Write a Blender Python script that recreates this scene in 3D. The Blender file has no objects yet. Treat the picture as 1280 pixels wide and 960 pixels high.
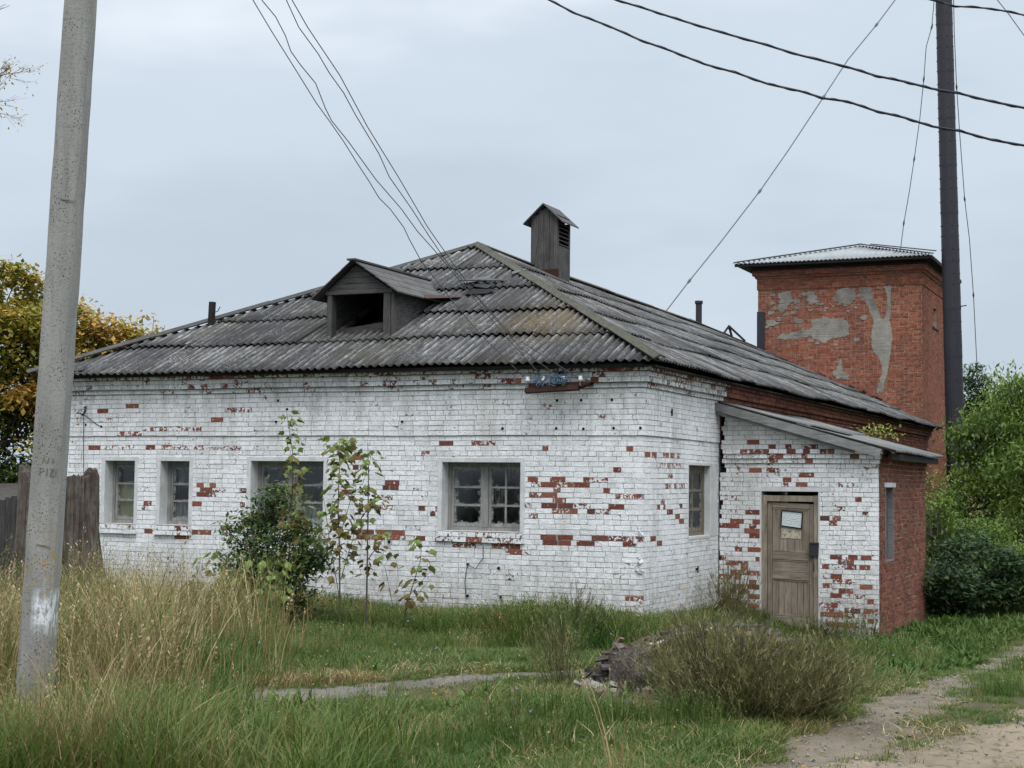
import bpy, bmesh, math, random
import numpy as np
from mathutils import Matrix, Vector, Euler
sc = bpy.context.scene
COL = sc.collection
PI = math.pi
random.seed(11); RNG = np.random.default_rng(11)

# ---------------------------------------------------------------- camera
cam_d = bpy.data.cameras.new('camera'); cam = bpy.data.objects.new('camera', cam_d); COL.objects.link(cam)
cam_d.sensor_width = 36.0; cam_d.lens = 54.68; cam_d.clip_end = 600.0; cam_d.clip_start = 0.1
RW = Matrix(((0.91360, 0.01500, 0.40633), (0.40642, -0.06270, -0.91153), (0.01180, 0.99792, -0.06338)))
RQ = RW.to_quaternion(); RQ.normalize()
cam.matrix_world = Matrix.Translation((7.399, -21.228, 1.95)) @ RQ.to_matrix().to_4x4()
sc.camera = cam

# ---------------------------------------------------------------- sky and sun (overcast)
SUN_EL = math.radians(52); SUN_AZ = math.radians(200)
world = bpy.data.worlds.new('World'); sc.world = world; world.use_nodes = True
wn = world.node_tree; wn.nodes.clear()
w_out = wn.nodes.new('ShaderNodeOutputWorld')
sky = wn.nodes.new('ShaderNodeTexSky'); sky.sky_type = 'NISHITA'; sky.sun_disc = False
sky.sun_elevation = SUN_EL; sky.sun_rotation = SUN_AZ; sky.air_density = 1.0; sky.dust_density = 3.0
bg_s = wn.nodes.new('ShaderNodeBackground'); bg_s.inputs['Strength'].default_value = 0.05
wn.links.new(sky.outputs[0], bg_s.inputs['Color'])
# high even cloud sheet: a little darker at the horizon, soft broad mottling
tc = wn.nodes.new('ShaderNodeTexCoord'); mp = wn.nodes.new('ShaderNodeMapping')
mp.inputs['Scale'].default_value = (1.0, 1.0, 3.0)
wn.links.new(tc.outputs['Generated'], mp.inputs['Vector'])
nz = wn.nodes.new('ShaderNodeTexNoise'); nz.inputs['Scale'].default_value = 2.6; nz.inputs['Detail'].default_value = 4; nz.inputs['Roughness'].default_value = 0.55
wn.links.new(mp.outputs[0], nz.inputs['Vector'])
sx = wn.nodes.new('ShaderNodeSeparateXYZ'); wn.links.new(tc.outputs['Generated'], sx.inputs[0])
m1 = wn.nodes.new('ShaderNodeMath'); m1.operation = 'MULTIPLY_ADD'
wn.links.new(nz.outputs[0], m1.inputs[0]); m1.inputs[1].default_value = 0.85
wn.links.new(sx.outputs['Z'], m1.inputs[2])
cr = wn.nodes.new('ShaderNodeValToRGB'); cr.color_ramp.interpolation = 'EASE'
cr.color_ramp.elements[0].position = 0.12; cr.color_ramp.elements[0].color = (0.62, 0.705, 0.80, 1)
e = cr.color_ramp.elements.new(0.46); e.color = (0.585, 0.68, 0.78, 1)
e = cr.color_ramp.elements.new(0.70); e.color = (0.68, 0.775, 0.88, 1)
cr.color_ramp.elements[-1].position = 1.0; cr.color_ramp.elements[-1].color = (0.98, 1.06, 1.15, 1)
wn.links.new(m1.outputs[0], cr.inputs[0])
# an overcast sky is some three times brighter overhead than at the horizon (CIE overcast sky)
zb = wn.nodes.new('ShaderNodeMapRange'); zb.inputs[1].default_value = 0.30; zb.inputs[2].default_value = 1.0; zb.inputs[3].default_value = 1.0; zb.inputs[4].default_value = 2.9
wn.links.new(sx.outputs['Z'], zb.inputs[0])
bg_c = wn.nodes.new('ShaderNodeBackground'); wn.links.new(zb.outputs[0], bg_c.inputs['Strength'])
wn.links.new(cr.outputs[0], bg_c.inputs['Color'])
mx = wn.nodes.new('ShaderNodeMixShader'); mx.inputs[0].default_value = 0.93
wn.links.new(bg_s.outputs[0], mx.inputs[1]); wn.links.new(bg_c.outputs[0], mx.inputs[2])
wn.links.new(mx.outputs[0], w_out.inputs['Surface'])
sun_d = bpy.data.lights.new('sun', 'SUN'); sun_d.energy = 1.5; sun_d.angle = math.radians(30); sun_d.color = (1.0, 0.97, 0.93)
sun = bpy.data.objects.new('sun', sun_d); COL.objects.link(sun)
_d = Vector((0.42, -0.62, 1.0)).normalized()      # direction towards the veiled sun: behind and right of the camera
sun.rotation_euler = _d.to_track_quat('Z', 'Y').to_euler()
sc.view_settings.view_transform = 'Standard'; sc.view_settings.look = 'None'
sc.view_settings.exposure = 0.0; sc.view_settings.gamma = 1.0; sc.view_settings.use_curve_mapping = False
sc.cycles.max_bounces = 6; sc.cycles.transparent_max_bounces = 12

# ---------------------------------------------------------------- helpers
def S01(t):
    t = np.clip(t, 0, 1); return t*t*(3-2*t)
def gz(x, y):
    x = np.asarray(x, float); y = np.asarray(y, float)
    return (.018*np.clip(-y-1, 0, 30) - .15*S01((y+8.5)/5.5) - .33*S01((x-.2)/2)*S01((y+4.5)/6)
            + .012*np.sin(x*2.1+1.3*np.sin(y*.9))*np.cos(y*1.7+.7))

def tag(o, label=None, cat=None, group=None, kind=None):
    if label: o['label'] = label
    if cat: o['category'] = cat
    if group: o['group'] = group
    if kind: o['kind'] = kind
    return o
def empty(name, loc, label, cat, group=None):
    o = bpy.data.objects.new(name, None); COL.objects.link(o); o.location = loc
    o.empty_display_size = .2
    return tag(o, label, cat, group)
def link(o, parent=None):
    COL.objects.link(o)
    if parent is not None:
        o.parent = parent
        if parent.type == 'EMPTY' and parent.parent is None: o.location = -Vector(parent.location)
    return o

class MB:
    """collects faces, builds ONE mesh object (coordinates are world coordinates)"""
    def __init__(s): s.v = []; s.f = []; s.m = []; s.t = []; s.uv = []
    def add(s, vs, fs, mi=0, t=0.0, uvs=None):
        b = len(s.v); s.v += [tuple(p) for p in vs]
        for k, f in enumerate(fs):
            s.f.append(tuple(b+i for i in f)); s.m.append(mi); s.t.append(t)
        return s
    def obb(s, c, ax, ay, az, mi=0, t=0.0):
        c = Vector(c); ax = Vector(ax); ay = Vector(ay); az = Vector(az)
        vs = [c+sx*ax+sy*ay+sz*az for sz in (-1, 1) for sy in (-1, 1) for sx in (-1, 1)]
        fs = [(0, 2, 3, 1), (4, 5, 7, 6), (0, 1, 5, 4), (2, 6, 7, 3), (0, 4, 6, 2), (1, 3, 7, 5)]
        if ax.cross(ay).dot(az) < 0: fs = [tuple(reversed(f)) for f in fs]
        return s.add(vs, fs, mi, t)
    def box(s, x0, x1, y0, y1, z0, z1, mi=0, t=0.0):
        return s.obb(((x0+x1)/2, (y0+y1)/2, (z0+z1)/2), ((x1-x0)/2, 0, 0), (0, (y1-y0)/2, 0), (0, 0, (z1-z0)/2), mi, t)
    def beam(s, p0, p1, w, h, up=(0, 0, 1), mi=0, t=0.0):
        """board from p0 to p1, w across, h along up"""
        p0 = Vector(p0); p1 = Vector(p1); d = p1-p0; u = Vector(up)
        side = d.cross(u).normalized(); u2 = side.cross(d).normalized()
        return s.obb((p0+p1)/2, d/2, side*(w/2), u2*(h/2), mi, t)
    def tube(s, pts, r, n=6, mi=0, t=0.0, cap=True):
        pts = [Vector(p) for p in pts]; rs = r if isinstance(r, (list, tuple)) else [r]*len(pts)
        b = len(s.v); prev = None
        for i, p in enumerate(pts):
            d = (pts[min(i+1, len(pts)-1)]-pts[max(i-1, 0)])
            if d.length < 1e-9: d = Vector((0, 0, 1))
            d.normalize()
            if prev is None:
                a = d.orthogonal().normalized()
            else:
                a = prev - d*prev.dot(d)
                a = a.normalized() if a.length > 1e-6 else d.orthogonal().normalized()
            prev = a; c = d.cross(a)
            for k in range(n):
                q = 2*PI*k/n; s.v.append(tuple(p + (a*math.cos(q)+c*math.sin(q))*rs[i]))
        for i in range(len(pts)-1):
            for k in range(n):
                k2 = (k+1) % n
                s.f.append((b+i*n+k, b+i*n+k2, b+(i+1)*n+k2, b+(i+1)*n+k)); s.m.append(mi); s.t.append(t)
        if cap:
            s.f.append(tuple(b+k for k in reversed(range(n)))); s.m.append(mi); s.t.append(t)
            e = b+(len(pts)-1)*n; s.f.append(tuple(e+k for k in range(n))); s.m.append(mi); s.t.append(t)
        return s
    def mesh(s, name, mats):
        me = bpy.data.meshes.new(name); me.from_pydata(s.v, [], s.f)
        for m in (mats if isinstance(mats, (list, tuple)) else [mats]): me.materials.append(m)
        if any(s.m): me.polygons.foreach_set('material_index', s.m)
        if any(s.t):
            a = me.attributes.new('tint', 'FLOAT', 'FACE'); a.data.foreach_set('value', s.t)
        me.update(); return me
    def build(s, name, mats, parent=None, smooth=False):
        me = s.mesh(name, mats)
        if smooth: me.polygons.foreach_set('use_smooth', [True]*len(me.polygons))
        return link(bpy.data.objects.new(name, me), parent)

def np_mesh(name, V, F, mat, parent=None, tint=None, attrs=None, smooth=False, uv=None):
    """V (n,3), F (m,3|4) numpy -> object"""
    me = bpy.data.meshes.new(name)
    V = np.ascontiguousarray(V, np.float32); F = np.ascontiguousarray(F, np.int32); m, k = F.shape
    me.vertices.add(len(V)); me.vertices.foreach_set('co', V.ravel())
    me.loops.add(m*k); me.loops.foreach_set('vertex_index', F.ravel())
    me.polygons.add(m); me.polygons.foreach_set('loop_start', np.arange(0, m*k, k, dtype=np.int32))
    me.polygons.foreach_set('loop_total', np.full(m, k, np.int32))
    me.update(calc_edges=True)
    me.polygons.foreach_set('use_smooth', np.full(m, bool(smooth)))
    for nm, arr, dom in (attrs or []):
        a = me.attributes.new(nm, 'FLOAT', dom); a.data.foreach_set('value', np.ascontiguousarray(arr, np.float32))
    if tint is not None:
        a = me.attributes.new('tint', 'FLOAT', 'FACE'); a.data.foreach_set('value', np.ascontiguousarray(tint, np.float32))
    if uv is not None:
        l = me.uv_layers.new(name='UVMap'); l.data.foreach_set('uv', np.ascontiguousarray(uv[F.ravel()], np.float32).ravel())
    for mm in (mat if isinstance(mat, (list, tuple)) else [mat]): me.materials.append(mm)
    me.validate(); me.polygons.foreach_set('use_smooth', np.full(len(me.polygons), bool(smooth)))
    return link(bpy.data.objects.new(name, me), parent)

# ---------------------------------------------------------------- material mini-language
class NT:
    def __init__(s, name):
        s.m = bpy.data.materials.new(name); s.m.use_nodes = True; s.t = s.m.node_tree; s.t.nodes.clear()
        s.out = s.t.nodes.new('ShaderNodeOutputMaterial')
    def put(s, sock, v):
        if hasattr(v, 'links') or isinstance(v, bpy.types.NodeSocket): s.t.links.new(v, sock)
        elif isinstance(v, (tuple, list)) and len(v) == 3 and sock.type == 'RGBA': sock.default_value = (*v, 1)
        else: sock.default_value = v
    def n(s, typ, props=None, ins=None):
        nd = s.t.nodes.new('ShaderNode'+typ)
        for k, v in (props or {}).items(): setattr(nd, k, v)
        for k, v in (ins or {}).items(): s.put(nd.inputs[k], v)
        return nd
    def pos(s): return s.n('NewGeometry').outputs['Position']
    def obj(s): return s.n('TexCoord').outputs['Object']
    def uv(s): return s.n('TexCoord').outputs['UV']
    def mapv(s, v, sc=(1, 1, 1), loc=(0, 0, 0), rot=(0, 0, 0)):
        return s.n('Mapping', None, {'Vector': v, 'Scale': sc, 'Location': loc, 'Rotation': rot}).outputs[0]
    def noise(s, v, scale, det=4, rough=.5, dist=0, lo=.3, hi=.7):
        o = s.n('TexNoise', None, {'Vector': v, 'Scale': scale, 'Detail': det, 'Roughness': rough, 'Distortion': dist}).outputs[0]
        return s.mr(o, lo, hi)
    def vor(s, v, scale, feat='F1', out='Distance', rnd=1.0):
        return s.n('TexVoronoi', {'feature': feat}, {'Vector': v, 'Scale': scale, 'Randomness': rnd}).outputs[out]
    def mr(s, v, a, b, c=0.0, d=1.0, smooth=False):
        return s.n('MapRange', {'clamp': True, 'interpolation_type': 'SMOOTHSTEP' if smooth else 'LINEAR'}, {0: v, 1: a, 2: b, 3: c, 4: d}).outputs[0]
    def ma(s, op, a, b=0.0, c=0.0):
        return s.n('Math', {'operation': op}, {0: a, 1: b, 2: c}).outputs[0]
    def mix(s, f, a, b, mode='MIX'):
        nd = s.n('Mix', {'data_type': 'RGBA', 'blend_type': mode}); s.put(nd.inputs[0], f); s.put(nd.inputs[6], a); s.put(nd.inputs[7], b)
        return nd.outputs[2]
    def attr(s, name, typ='GEOMETRY'): return s.n('Attribute', {'attribute_name': name, 'attribute_type': typ}).outputs['Fac']
    def rnd(s): return s.n('ObjectInfo').outputs['Random']
    def sep(s, v): return s.n('SeparateXYZ', None, {0: v}).outputs
    def ramp(s, f, stops):
        nd = s.n('ValToRGB', None, {0: f}); r = nd.color_ramp
        while len(r.elements) > 1: r.elements.remove(r.elements[-1])
        r.elements[0].position = stops[0][0]; r.elements[0].color = (*stops[0][1], 1)
        for p, c in stops[1:]:
            e = r.elements.new(p); e.color = (*c, 1)
        return nd.outputs[0]
    def bump(s, h, strength=.3, dist=.01):
        return s.n('Bump', None, {'Height': h, 'Strength': strength, 'Distance': dist}).outputs[0]
    def fin(s, col, rough=.85, bump=None, spec=.3, metal=0.0, emis=None):
        p = s.n('BsdfPrincipled', None, {'Base Color': col, 'Roughness': rough, 'Specular IOR Level': spec, 'Metallic': metal})
        if bump is not None: s.put(p.inputs['Normal'], bump)
        s.t.links.new(p.outputs[0], s.out.inputs[0]); return s.m
    def leaf(s, col, trans=.35, rough=.6):
        p = s.n('BsdfPrincipled', None, {'Base Color': col, 'Roughness': rough, 'Specular IOR Level': .25})
        t = s.n('BsdfTranslucent', None, {0: col}); mx = s.n('MixShader', None, {0: trans})
        s.t.links.new(p.outputs[0], mx.inputs[1]); s.t.links.new(t.outputs[0], mx.inputs[2]); s.t.links.new(mx.outputs[0], s.out.inputs[0])
        return s.m

def m_brick(name, painted, gain=1.0):
    g = NT(name); P = g.pos()
    ex = g.ma('ADD', g.attr('expo'), g.attr('expo', 'OBJECT'))
    rn = g.ma('FRACT', g.ma('ADD', g.attr('rnd'), g.attr('rnd', 'OBJECT')))
    fine = g.noise(P, 38, 6, .65); mid = g.noise(P, 9, 4, .55); big = g.noise(P, 1.1, 4, .6)
    red = g.ramp(rn, [(0, (.125, .040, .028)), (.3, (.19, .054, .034)), (.6, (.235, .072, .044)), (.85, (.28, .105, .066)), (1, (.095, .04, .033))])
    red = g.mix(g.mr(fine, .2, .9, 0, .45), red, (.10, .035, .025))
    red = g.mix(g.mr(g.noise(P, 70, 3, .6), .62, .95, 0, .5), red, (.42, .25, .18))
    if painted:
        pv = g.ma('MULTIPLY_ADD', rn, .13, .72)
        paint = g.n('CombineColor', None, {0: pv, 1: g.ma('MULTIPLY', pv, 1.005), 2: g.ma('MULTIPLY', pv, 1.01)}).outputs[0]
        # rubbed / weathered patches in the limewash
        paint = g.mix(g.mr(mid, .45, 1.0, 0, .38), paint, (.50, .50, .50))
        paint = g.mix(g.mr(fine, .62, 1.0, 0, .55), paint, (.36, .34, .33))
        z = g.sep(P)[2]
        streak = g.noise(g.mapv(P, (7, 7, .7)), 1.0, 4, .6)
        paint = g.mix(g.ma('MULTIPLY', g.mr(streak, .45, 1), g.mr(z, 2.4, 3.5, .12, .6)), paint, (.33, .32, .31))
        low = g.ma('MULTIPLY', g.mr(z, .9, -.1), g.mr(mid, .1, .9, .2, .9))
        paint = g.mix(low, paint, (.27, .24, .19))
        paint = g.mix(g.mr(big, .5, 1.0, 0, .30), paint, (.50, .51, .51))
        paint = g.mix(g.mr(g.noise(g.mapv(P, (1.4, 1.4, .35)), 1.6, 5, .65), .5, .9, 0, .35), paint, (.40, .37, .33))
        paint = g.mix(g.mr(g.noise(P, 55, 4, .7), .70, .86, 0, .8), paint, (.16, .13, .12))
        chip = g.n('TexNoise', None, {'Vector': P, 'Scale': 21, 'Detail': 5, 'Roughness': .62}).outputs[0]
        th = g.ma('ADD', g.mr(ex, 0, 1, .305, .645), g.ma('ADD', g.mr(big, .2, 1, -.01, .03), g.mr(g.noise(P, 2.7, 5, .7), .62, 1, 0, .11)))
        mask = g.mr(g.ma('SUBTRACT', th, chip), -.008, .022)
        tc = g.n('NewGeometry').outputs['Position']
        col = g.mix(mask, paint, red)
        h = g.ma('ADD', g.ma('MULTIPLY', fine, .5), g.ma('MULTIPLY', g.ma('SUBTRACT', 1.0, mask), .8))
        return g.fin(col, .9, g.bump(g.ma('ADD', h, g.ma('MULTIPLY', g.noise(P, 19, 4, .6), 1.2)), .6, .006), .2)
    z = g.sep(P)[2]
    red = g.mix(g.mr(mid, .5, 1, 0, .4), red, (.36, .20, .13))
    wh = g.mr(g.ma('ADD', g.n('TexNoise', None, {'Vector': P, 'Scale': 17, 'Detail': 5, 'Roughness': .6}).outputs[0], g.ma('MULTIPLY', ex, .2)), .62, .68)
    red = g.mix(g.ma('MULTIPLY', wh, .5 if gain == 1 else .22), red, (.50, .42, .36))
    soot_void = g.ma('MULTIPLY', g.mr(g.noise(g.mapv(P, (1.2, 1.2, .25)), 1, 4, .6), .35, 1), .35)
    red = g.mix(soot_void, red, (.07, .045, .04))
    if gain != 1: red = g.mix(1.0, red, (gain*1.06, gain, gain*.9), 'MULTIPLY')
    red = g.mix(g.mr(g.noise(P, 24, 5, .75), .66, .8, 0, .75 if gain == 1 else .3), red, (.05, .028, .022)); return g.fin(red, .92, g.bump(g.ma('ADD', fine, mid), .9, .010), .2)

def m_simple(name, base, dark, sc1=6, sc2=40, rough=.9, bumps=.3, spec=.2, stretch=(1, 1, 1), amt=.6, dist=.005, metal=0):
    g = NT(name); P = g.mapv(g.pos(), stretch)
    a = g.noise(P, sc1, 5, .6); b = g.noise(P, sc2, 5, .65)
    col = g.mix(g.ma('MULTIPLY', a, amt), base, dark)
    col = g.mix(g.mr(b, .5, 1, 0, amt*.8), col, dark)
    return g.fin(col, rough, g.bump(g.ma('ADD', a, b), bumps, dist), spec, metal)

def m_wood(name, c_lo, c_hi, axis='z', crack=(.02, .018, .016), tint=None):
    g = NT(name); P = g.obj()
    st = {'z': (1, 1, .07), 'x': (.07, 1, 1), 'y': (1, .07, 1)}[axis]
    r = g.rnd(); Pm = g.n('VectorMath', {'operation': 'ADD'}, {0: g.mapv(P, st), 1: g.n('CombineXYZ', None, {0: g.ma('MULTIPLY', r, 7), 1: 0.0, 2: g.ma('MULTIPLY', r, 3)}).outputs[0]}).outputs[0]
    gr = g.noise(Pm, 34, 6, .65, .2); gr2 = g.noise(Pm, 95, 4, .7); bl = g.noise(P, 3, 4, .6)
    v = g.ma('MULTIPLY_ADD', gr2, .35, g.ma('MULTIPLY', gr, .65))
    col = g.mix(v, c_lo, c_hi)
    col = g.mix(g.mr(bl, .3, 1, 0, .45), col, tuple(x*.55 for x in c_lo))
    col = g.mix(g.mr(gr, .0, .18, .85, 0), col, crack)
    col = g.mix(g.ma('MULTIPLY', r, .35), col, c_lo)
    if tint: col = g.mix(g.mr(g.noise(P, 8, 5, .6), .5, .8, 0, .7), col, tint)
    return g.fin(col, .88, g.bump(v, .5, .006), .2)

M_white = m_brick('limewashed brick', True)
M_red = m_brick('bare red brick', False)
M_red_t = m_brick('orange red tower brick', False, 1.22)
M_mort_w = m_simple('limewashed mortar', (.36, .36, .36), (.13, .125, .12), 3, 30, amt=.8)
M_mort_r = m_simple('lime mortar', (.50, .39, .30), (.17, .095, .07), 4, 34, amt=.8)
M_mort_d = m_simple('dark sooty mortar', (.16, .09, .07), (.08, .05, .045), 5, 45)
M_plaster = m_simple('whitewashed plaster', (.66, .67, .67), (.38, .37, .35), 5, 30, amt=.65, stretch=(1, 1, .6))
M_cement = m_simple('grey cement render', (.33, .305, .265), (.135, .118, .10), 2.2, 24, bumps=.6, amt=.85)
M_wood_grey = m_wood('weathered grey wood vertical', (.035, .032, .031), (.145, .138, .130), 'z')
M_wood_grey_x = m_wood('weathered grey wood across', (.028, .026, .026), (.125, .12, .116), 'x')
M_wood_grey_y = m_wood('weathered grey wood lengthwise', (.038, .036, .035), (.155, .15, .142), 'y')
M_wood_moss = m_wood('mossy roof board', (.034, .032, .027), (.125, .118, .10), 'y', tint=(.085, .085, .04))
M_wood_frame = m_wood('peeling window frame wood', (.13, .125, .115), (.44, .435, .41), 'z')
M_wood_frame_br = m_wood('bare brown frame wood', (.12, .095, .07), (.30, .26, .20), 'z')
M_door = m_wood('weathered brown door wood', (.115, .092, .068), (.42, .36, .285), 'z')
M_door_x = m_wood('weathered brown door rail', (.115, .092, .068), (.40, .345, .27), 'x')
M_bark = m_wood('weathered stump wood', (.028, .022, .019), (.215, .19, .165), 'z', tint=(.07, .04, .028))
M_fence = m_wood('old fence plank wood', (.026, .023, .024), (.10, .09, .088), 'z')
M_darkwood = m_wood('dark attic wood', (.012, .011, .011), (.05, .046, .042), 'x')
M_verge = m_wood('pale grey verge board', (.13, .13, .125), (.30, .30, .29), 'x')
M_rust = m_simple('rusty steel', (.062, .026, .018), (.020, .013, .012), 12, 60, .75, metal=.2)
M_black = m_simple('black sooty steel', (.022, .021, .028), (.010, .010, .014), 3, 25, .55, .3, .4, (1, 1, .5))
M_wire = m_simple('wire', (.13, .13, .135), (.08, .08, .08), 5, 20, .6)
M_cable = m_simple('thick insulated cable', (.022, .024, .032), (.012, .012, .016), 5, 20, .5)
M_blue = m_simple('blue insulated wire', (.07, .13, .20), (.03, .06, .10), 9, 40, .5)
M_porc = m_simple('porcelain', (.50, .50, .48), (.45, .44, .42), 9, 40, .3, spec=.5)
M_tin = m_simple('galvanised sheet', (.26, .275, .28), (.12, .125, .125), 2, 30, .45, .2, .5, (3, .5, 1))
M_felt = m_simple('torn roofing felt', (.085, .075, .068), (.030, .027, .025), 4, 40, .9, .6, dist=.02)
M_void = m_simple('soot_void', (.012, .011, .011), (.006, .006, .006), 4, 30)  # near-black colour standing in for the darkness inside holes and recesses
M_yellow = m_simple('ochre wall', (.42, .30, .10), (.25, .17, .07), 3, 30)
M_curtain = m_simple('faded curtain', (.75, .70, .46), (.55, .50, .32), 3, 30, stretch=(8, 8, .5))
M_rag = m_simple('white cloth behind glass', (.62, .64, .66), (.12, .13, .14), 9, 24, stretch=(3, 3, .6), amt=.9)

def m_slate():
    g = NT('asbestos cement corrugated sheet'); U = g.uv(); P = g.pos(); r = g.rnd()
    w = g.attr('wave')
    st = g.noise(g.mapv(U, (22, 2.0, 1)), 1, 5, .65); st2 = g.noise(g.mapv(U, (60, 5, 1)), 1, 4, .7)
    sp = g.noise(P, 26, 5, .7); bl = g.noise(P, 2.2, 5, .6)
    col = g.mix(st, (.021, .0195, .019), (.150, .143, .137))
    col = g.mix(g.mr(r, 0, 1, 0, .8), col, (.034, .031, .030))
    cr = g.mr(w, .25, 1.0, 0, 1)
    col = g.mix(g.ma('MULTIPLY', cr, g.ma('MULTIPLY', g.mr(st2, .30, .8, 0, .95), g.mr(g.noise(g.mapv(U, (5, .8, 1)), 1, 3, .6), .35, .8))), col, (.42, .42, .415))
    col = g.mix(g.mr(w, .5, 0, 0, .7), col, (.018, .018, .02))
    # lichen, mostly pale grey, some olive and rusty moss
    col = g.mix(g.ma('MULTIPLY', g.mr(sp, .56, .78), g.mr(bl, .35, .85, .0, .6)), col, (.40, .41, .40))
    moss = g.ma('MULTIPLY', g.mr(g.noise(P, 13, 5, .7), .42, .7), g.mr(g.noise(P, .8, 3, .5), .45, .75))
    col = g.mix(g.ma('MULTIPLY', moss, .6), col, (.07, .066, .035))
    d = g.n('VectorMath', {'operation': 'DISTANCE'}, {0: g.mapv(P, (1, .8, 1)), 1: (-2.0, 1.35*.8, 4.45)}).outputs['Value']
    m2 = g.ma('MULTIPLY', g.mr(d, 1.05, .25), g.mr(g.noise(P, 10, 5, .7), .3, .6))
    col = g.mix(m2, col, (.115, .085, .045))
    dk = g.ma('MULTIPLY', g.mr(g.noise(P, .55, 4, .5), .35, .7), .45)
    col = g.mix(dk, col, (.025, .025, .028))
    return g.fin(col, .9, g.bump(g.ma('ADD', g.ma('ADD', st, sp), g.ma('MULTIPLY', moss, 2)), .5, .006), .2)
M_slate = m_slate()
def m_slate_light():
    g = NT('bleached corrugated sheet'); U = g.uv(); P = g.pos(); w = g.attr('wave')
    st = g.noise(g.mapv(U, (14, 1.2, 1)), 1, 5, .65); sp = g.noise(P, 22, 5, .7)
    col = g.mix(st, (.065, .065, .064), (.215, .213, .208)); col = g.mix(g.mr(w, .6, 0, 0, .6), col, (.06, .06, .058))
    col = g.mix(g.mr(sp, .55, .9, 0, .7), col, (.13, .12, .11))
    return g.fin(col, .85, g.bump(sp, .4, .006), .25)
M_slate_l = m_slate_light()

def m_glass():
    g = NT('dusty old window glass'); P = g.pos()
    gl = g.n('BsdfGlossy', None, {'Color': (.85, .88, .9), 'Roughness': .12})
    tr = g.n('BsdfTransparent', None, {0: (.55, .58, .58)})
    a = g.n('MixShader', None, {0: g.mr(g.n('LayerWeight', None, {0: .25}).outputs['Fresnel'], 0, 1, .065, .55)})
    g.t.links.new(tr.outputs[0], a.inputs[1]); g.t.links.new(gl.outputs[0], a.inputs[2])
    df = g.n('BsdfDiffuse', None, {0: (.46, .48, .48)})
    U = g.sep(g.uv()); ed = g.ma('MINIMUM', g.ma('MINIMUM', U[0], g.ma('SUBTRACT', 1.0, U[0])), g.ma('MINIMUM', U[1], g.ma('SUBTRACT', 1.0, U[1])))
    dirt = g.ma('SUBTRACT', g.noise(P, 11, 6, .75, .6), g.ma('MULTIPLY', ed, 3.2))
    rr = g.rnd()
    f = g.ma('ADD', g.mr(dirt, .12, .6, .0, .55), g.ma('MULTIPLY', g.mr(g.noise(g.mapv(P, (40, 40, 5)), 1, 3, .6), .4, 1), g.mr(rr, .55, 1, .03, .35)))
    b = g.n('MixShader', None, {0: g.ma('MINIMUM', f, .95)})
    g.t.links.new(a.outputs[0], b.inputs[1]); g.t.links.new(df.outputs[0], b.inputs[2]); g.t.links.new(b.outputs[0], g.out.inputs[0])
    return g.m
M_glass = m_glass()

def m_concrete():
    g = NT('cast concrete post'); P = g.obj()
    a = g.noise(g.mapv(P, (1, 1, .25)), 6, 5, .6); b = g.noise(P, 60, 5, .6); s = g.noise(g.mapv(P, (1, 1, .06)), 22, 4, .6)
    col = g.mix(a, (.33, .325, .305), (.235, .228, .21)); col = g.mix(g.mr(s, .4, 1, 0, .5), col, (.18, .175, .16))
    col = g.mix(g.mr(b, .55, .95, 0, .45), col, (.15, .14, .13))
    pit = g.ma('MULTIPLY', g.mr(g.vor(g.mapv(P, (1, 1, .6)), 75), .26, .13), g.mr(g.noise(P, 5, 4, .6), .35, .6))
    col = g.mix(pit, col, (.03, .028, .026))
    z = g.sep(P)[2]; x = g.ma('SUBTRACT', g.sep(P)[0], g.ma('MULTIPLY_ADD', z, .0768, .459))
    lich = g.ma('MULTIPLY', g.mr(g.noise(P, 26, 5, .75), .55, .72), g.ma('MULTIPLY', g.mr(z, 1.75, 1.45), g.mr(g.noise(P, 4, 3, .6), .35, .7)))
    col = g.mix(g.ma('MULTIPLY', lich, .75), col, (.33, .22, .08))
    mw = g.ma('MULTIPLY', g.ma('MULTIPLY', g.mr(z, .90, 1.06), g.mr(z, 1.25, 1.17)), g.ma('MULTIPLY', g.mr(x, -.01, .03), g.mr(x, .12, .09)))
    col = g.mix(g.ma('MULTIPLY', mw, g.mr(g.noise(g.mapv(P, (1, 1, .4)), 28, 4, .7), .3, .7)), col, (.72, .74, .76))
    h = g.ma('SUBTRACT', g.ma('ADD', g.ma('MULTIPLY', b, .4), a), g.ma('MULTIPLY', pit, 2.0))
    return g.fin(col, .9, g.bump(h, .6, .006), .2)
M_conc = m_concrete()

def m_leaf(name, stops, trans=.3, inst=False, noise=True):
    g = NT(name); t = g.attr('tint', 'INSTANCER' if inst else 'GEOMETRY')
    if inst: t = g.ma('ADD', t, g.attr('tint'))
    if noise: t = g.ma('ADD', t, g.ma('MULTIPLY', g.ma('SUBTRACT', g.noise(g.pos(), 1.7, 4, .6), .5), .18))
    return g.leaf(g.ramp(t, stops), trans)
GREENS = [(0, (.034, .060, .014)), (.3, (.075, .130, .022)), (.6, (.145, .215, .036)), (.85, (.24, .30, .058)), (1, (.33, .34, .08))]
M_leaf_green = m_leaf('green leaves', GREENS)
M_leaf_dark = m_leaf('dark green leaves', [(0, (.016, .034, .015)), (.5, (.040, .078, .028)), (.85, (.085, .135, .04)), (1, (.15, .17, .04))])
M_leaf_aut = m_leaf('autumn leaves', [(0, (.035, .058, .013)), (.28, (.105, .135, .022)), (.5, (.25, .235, .038)), (.75, (.45, .31, .06)), (1, (.45, .23, .07))])
M_leaf_sap = m_leaf('sapling leaves', [(0, (.05, .035, .02)), (.3, (.11, .085, .03)), (.6, (.10, .13, .03)), (.85, (.16, .22, .05)), (1, (.20, .24, .08))])
M_twig = m_simple('twig bark', (.10, .08, .065), (.04, .03, .028), 8, 40)
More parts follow.
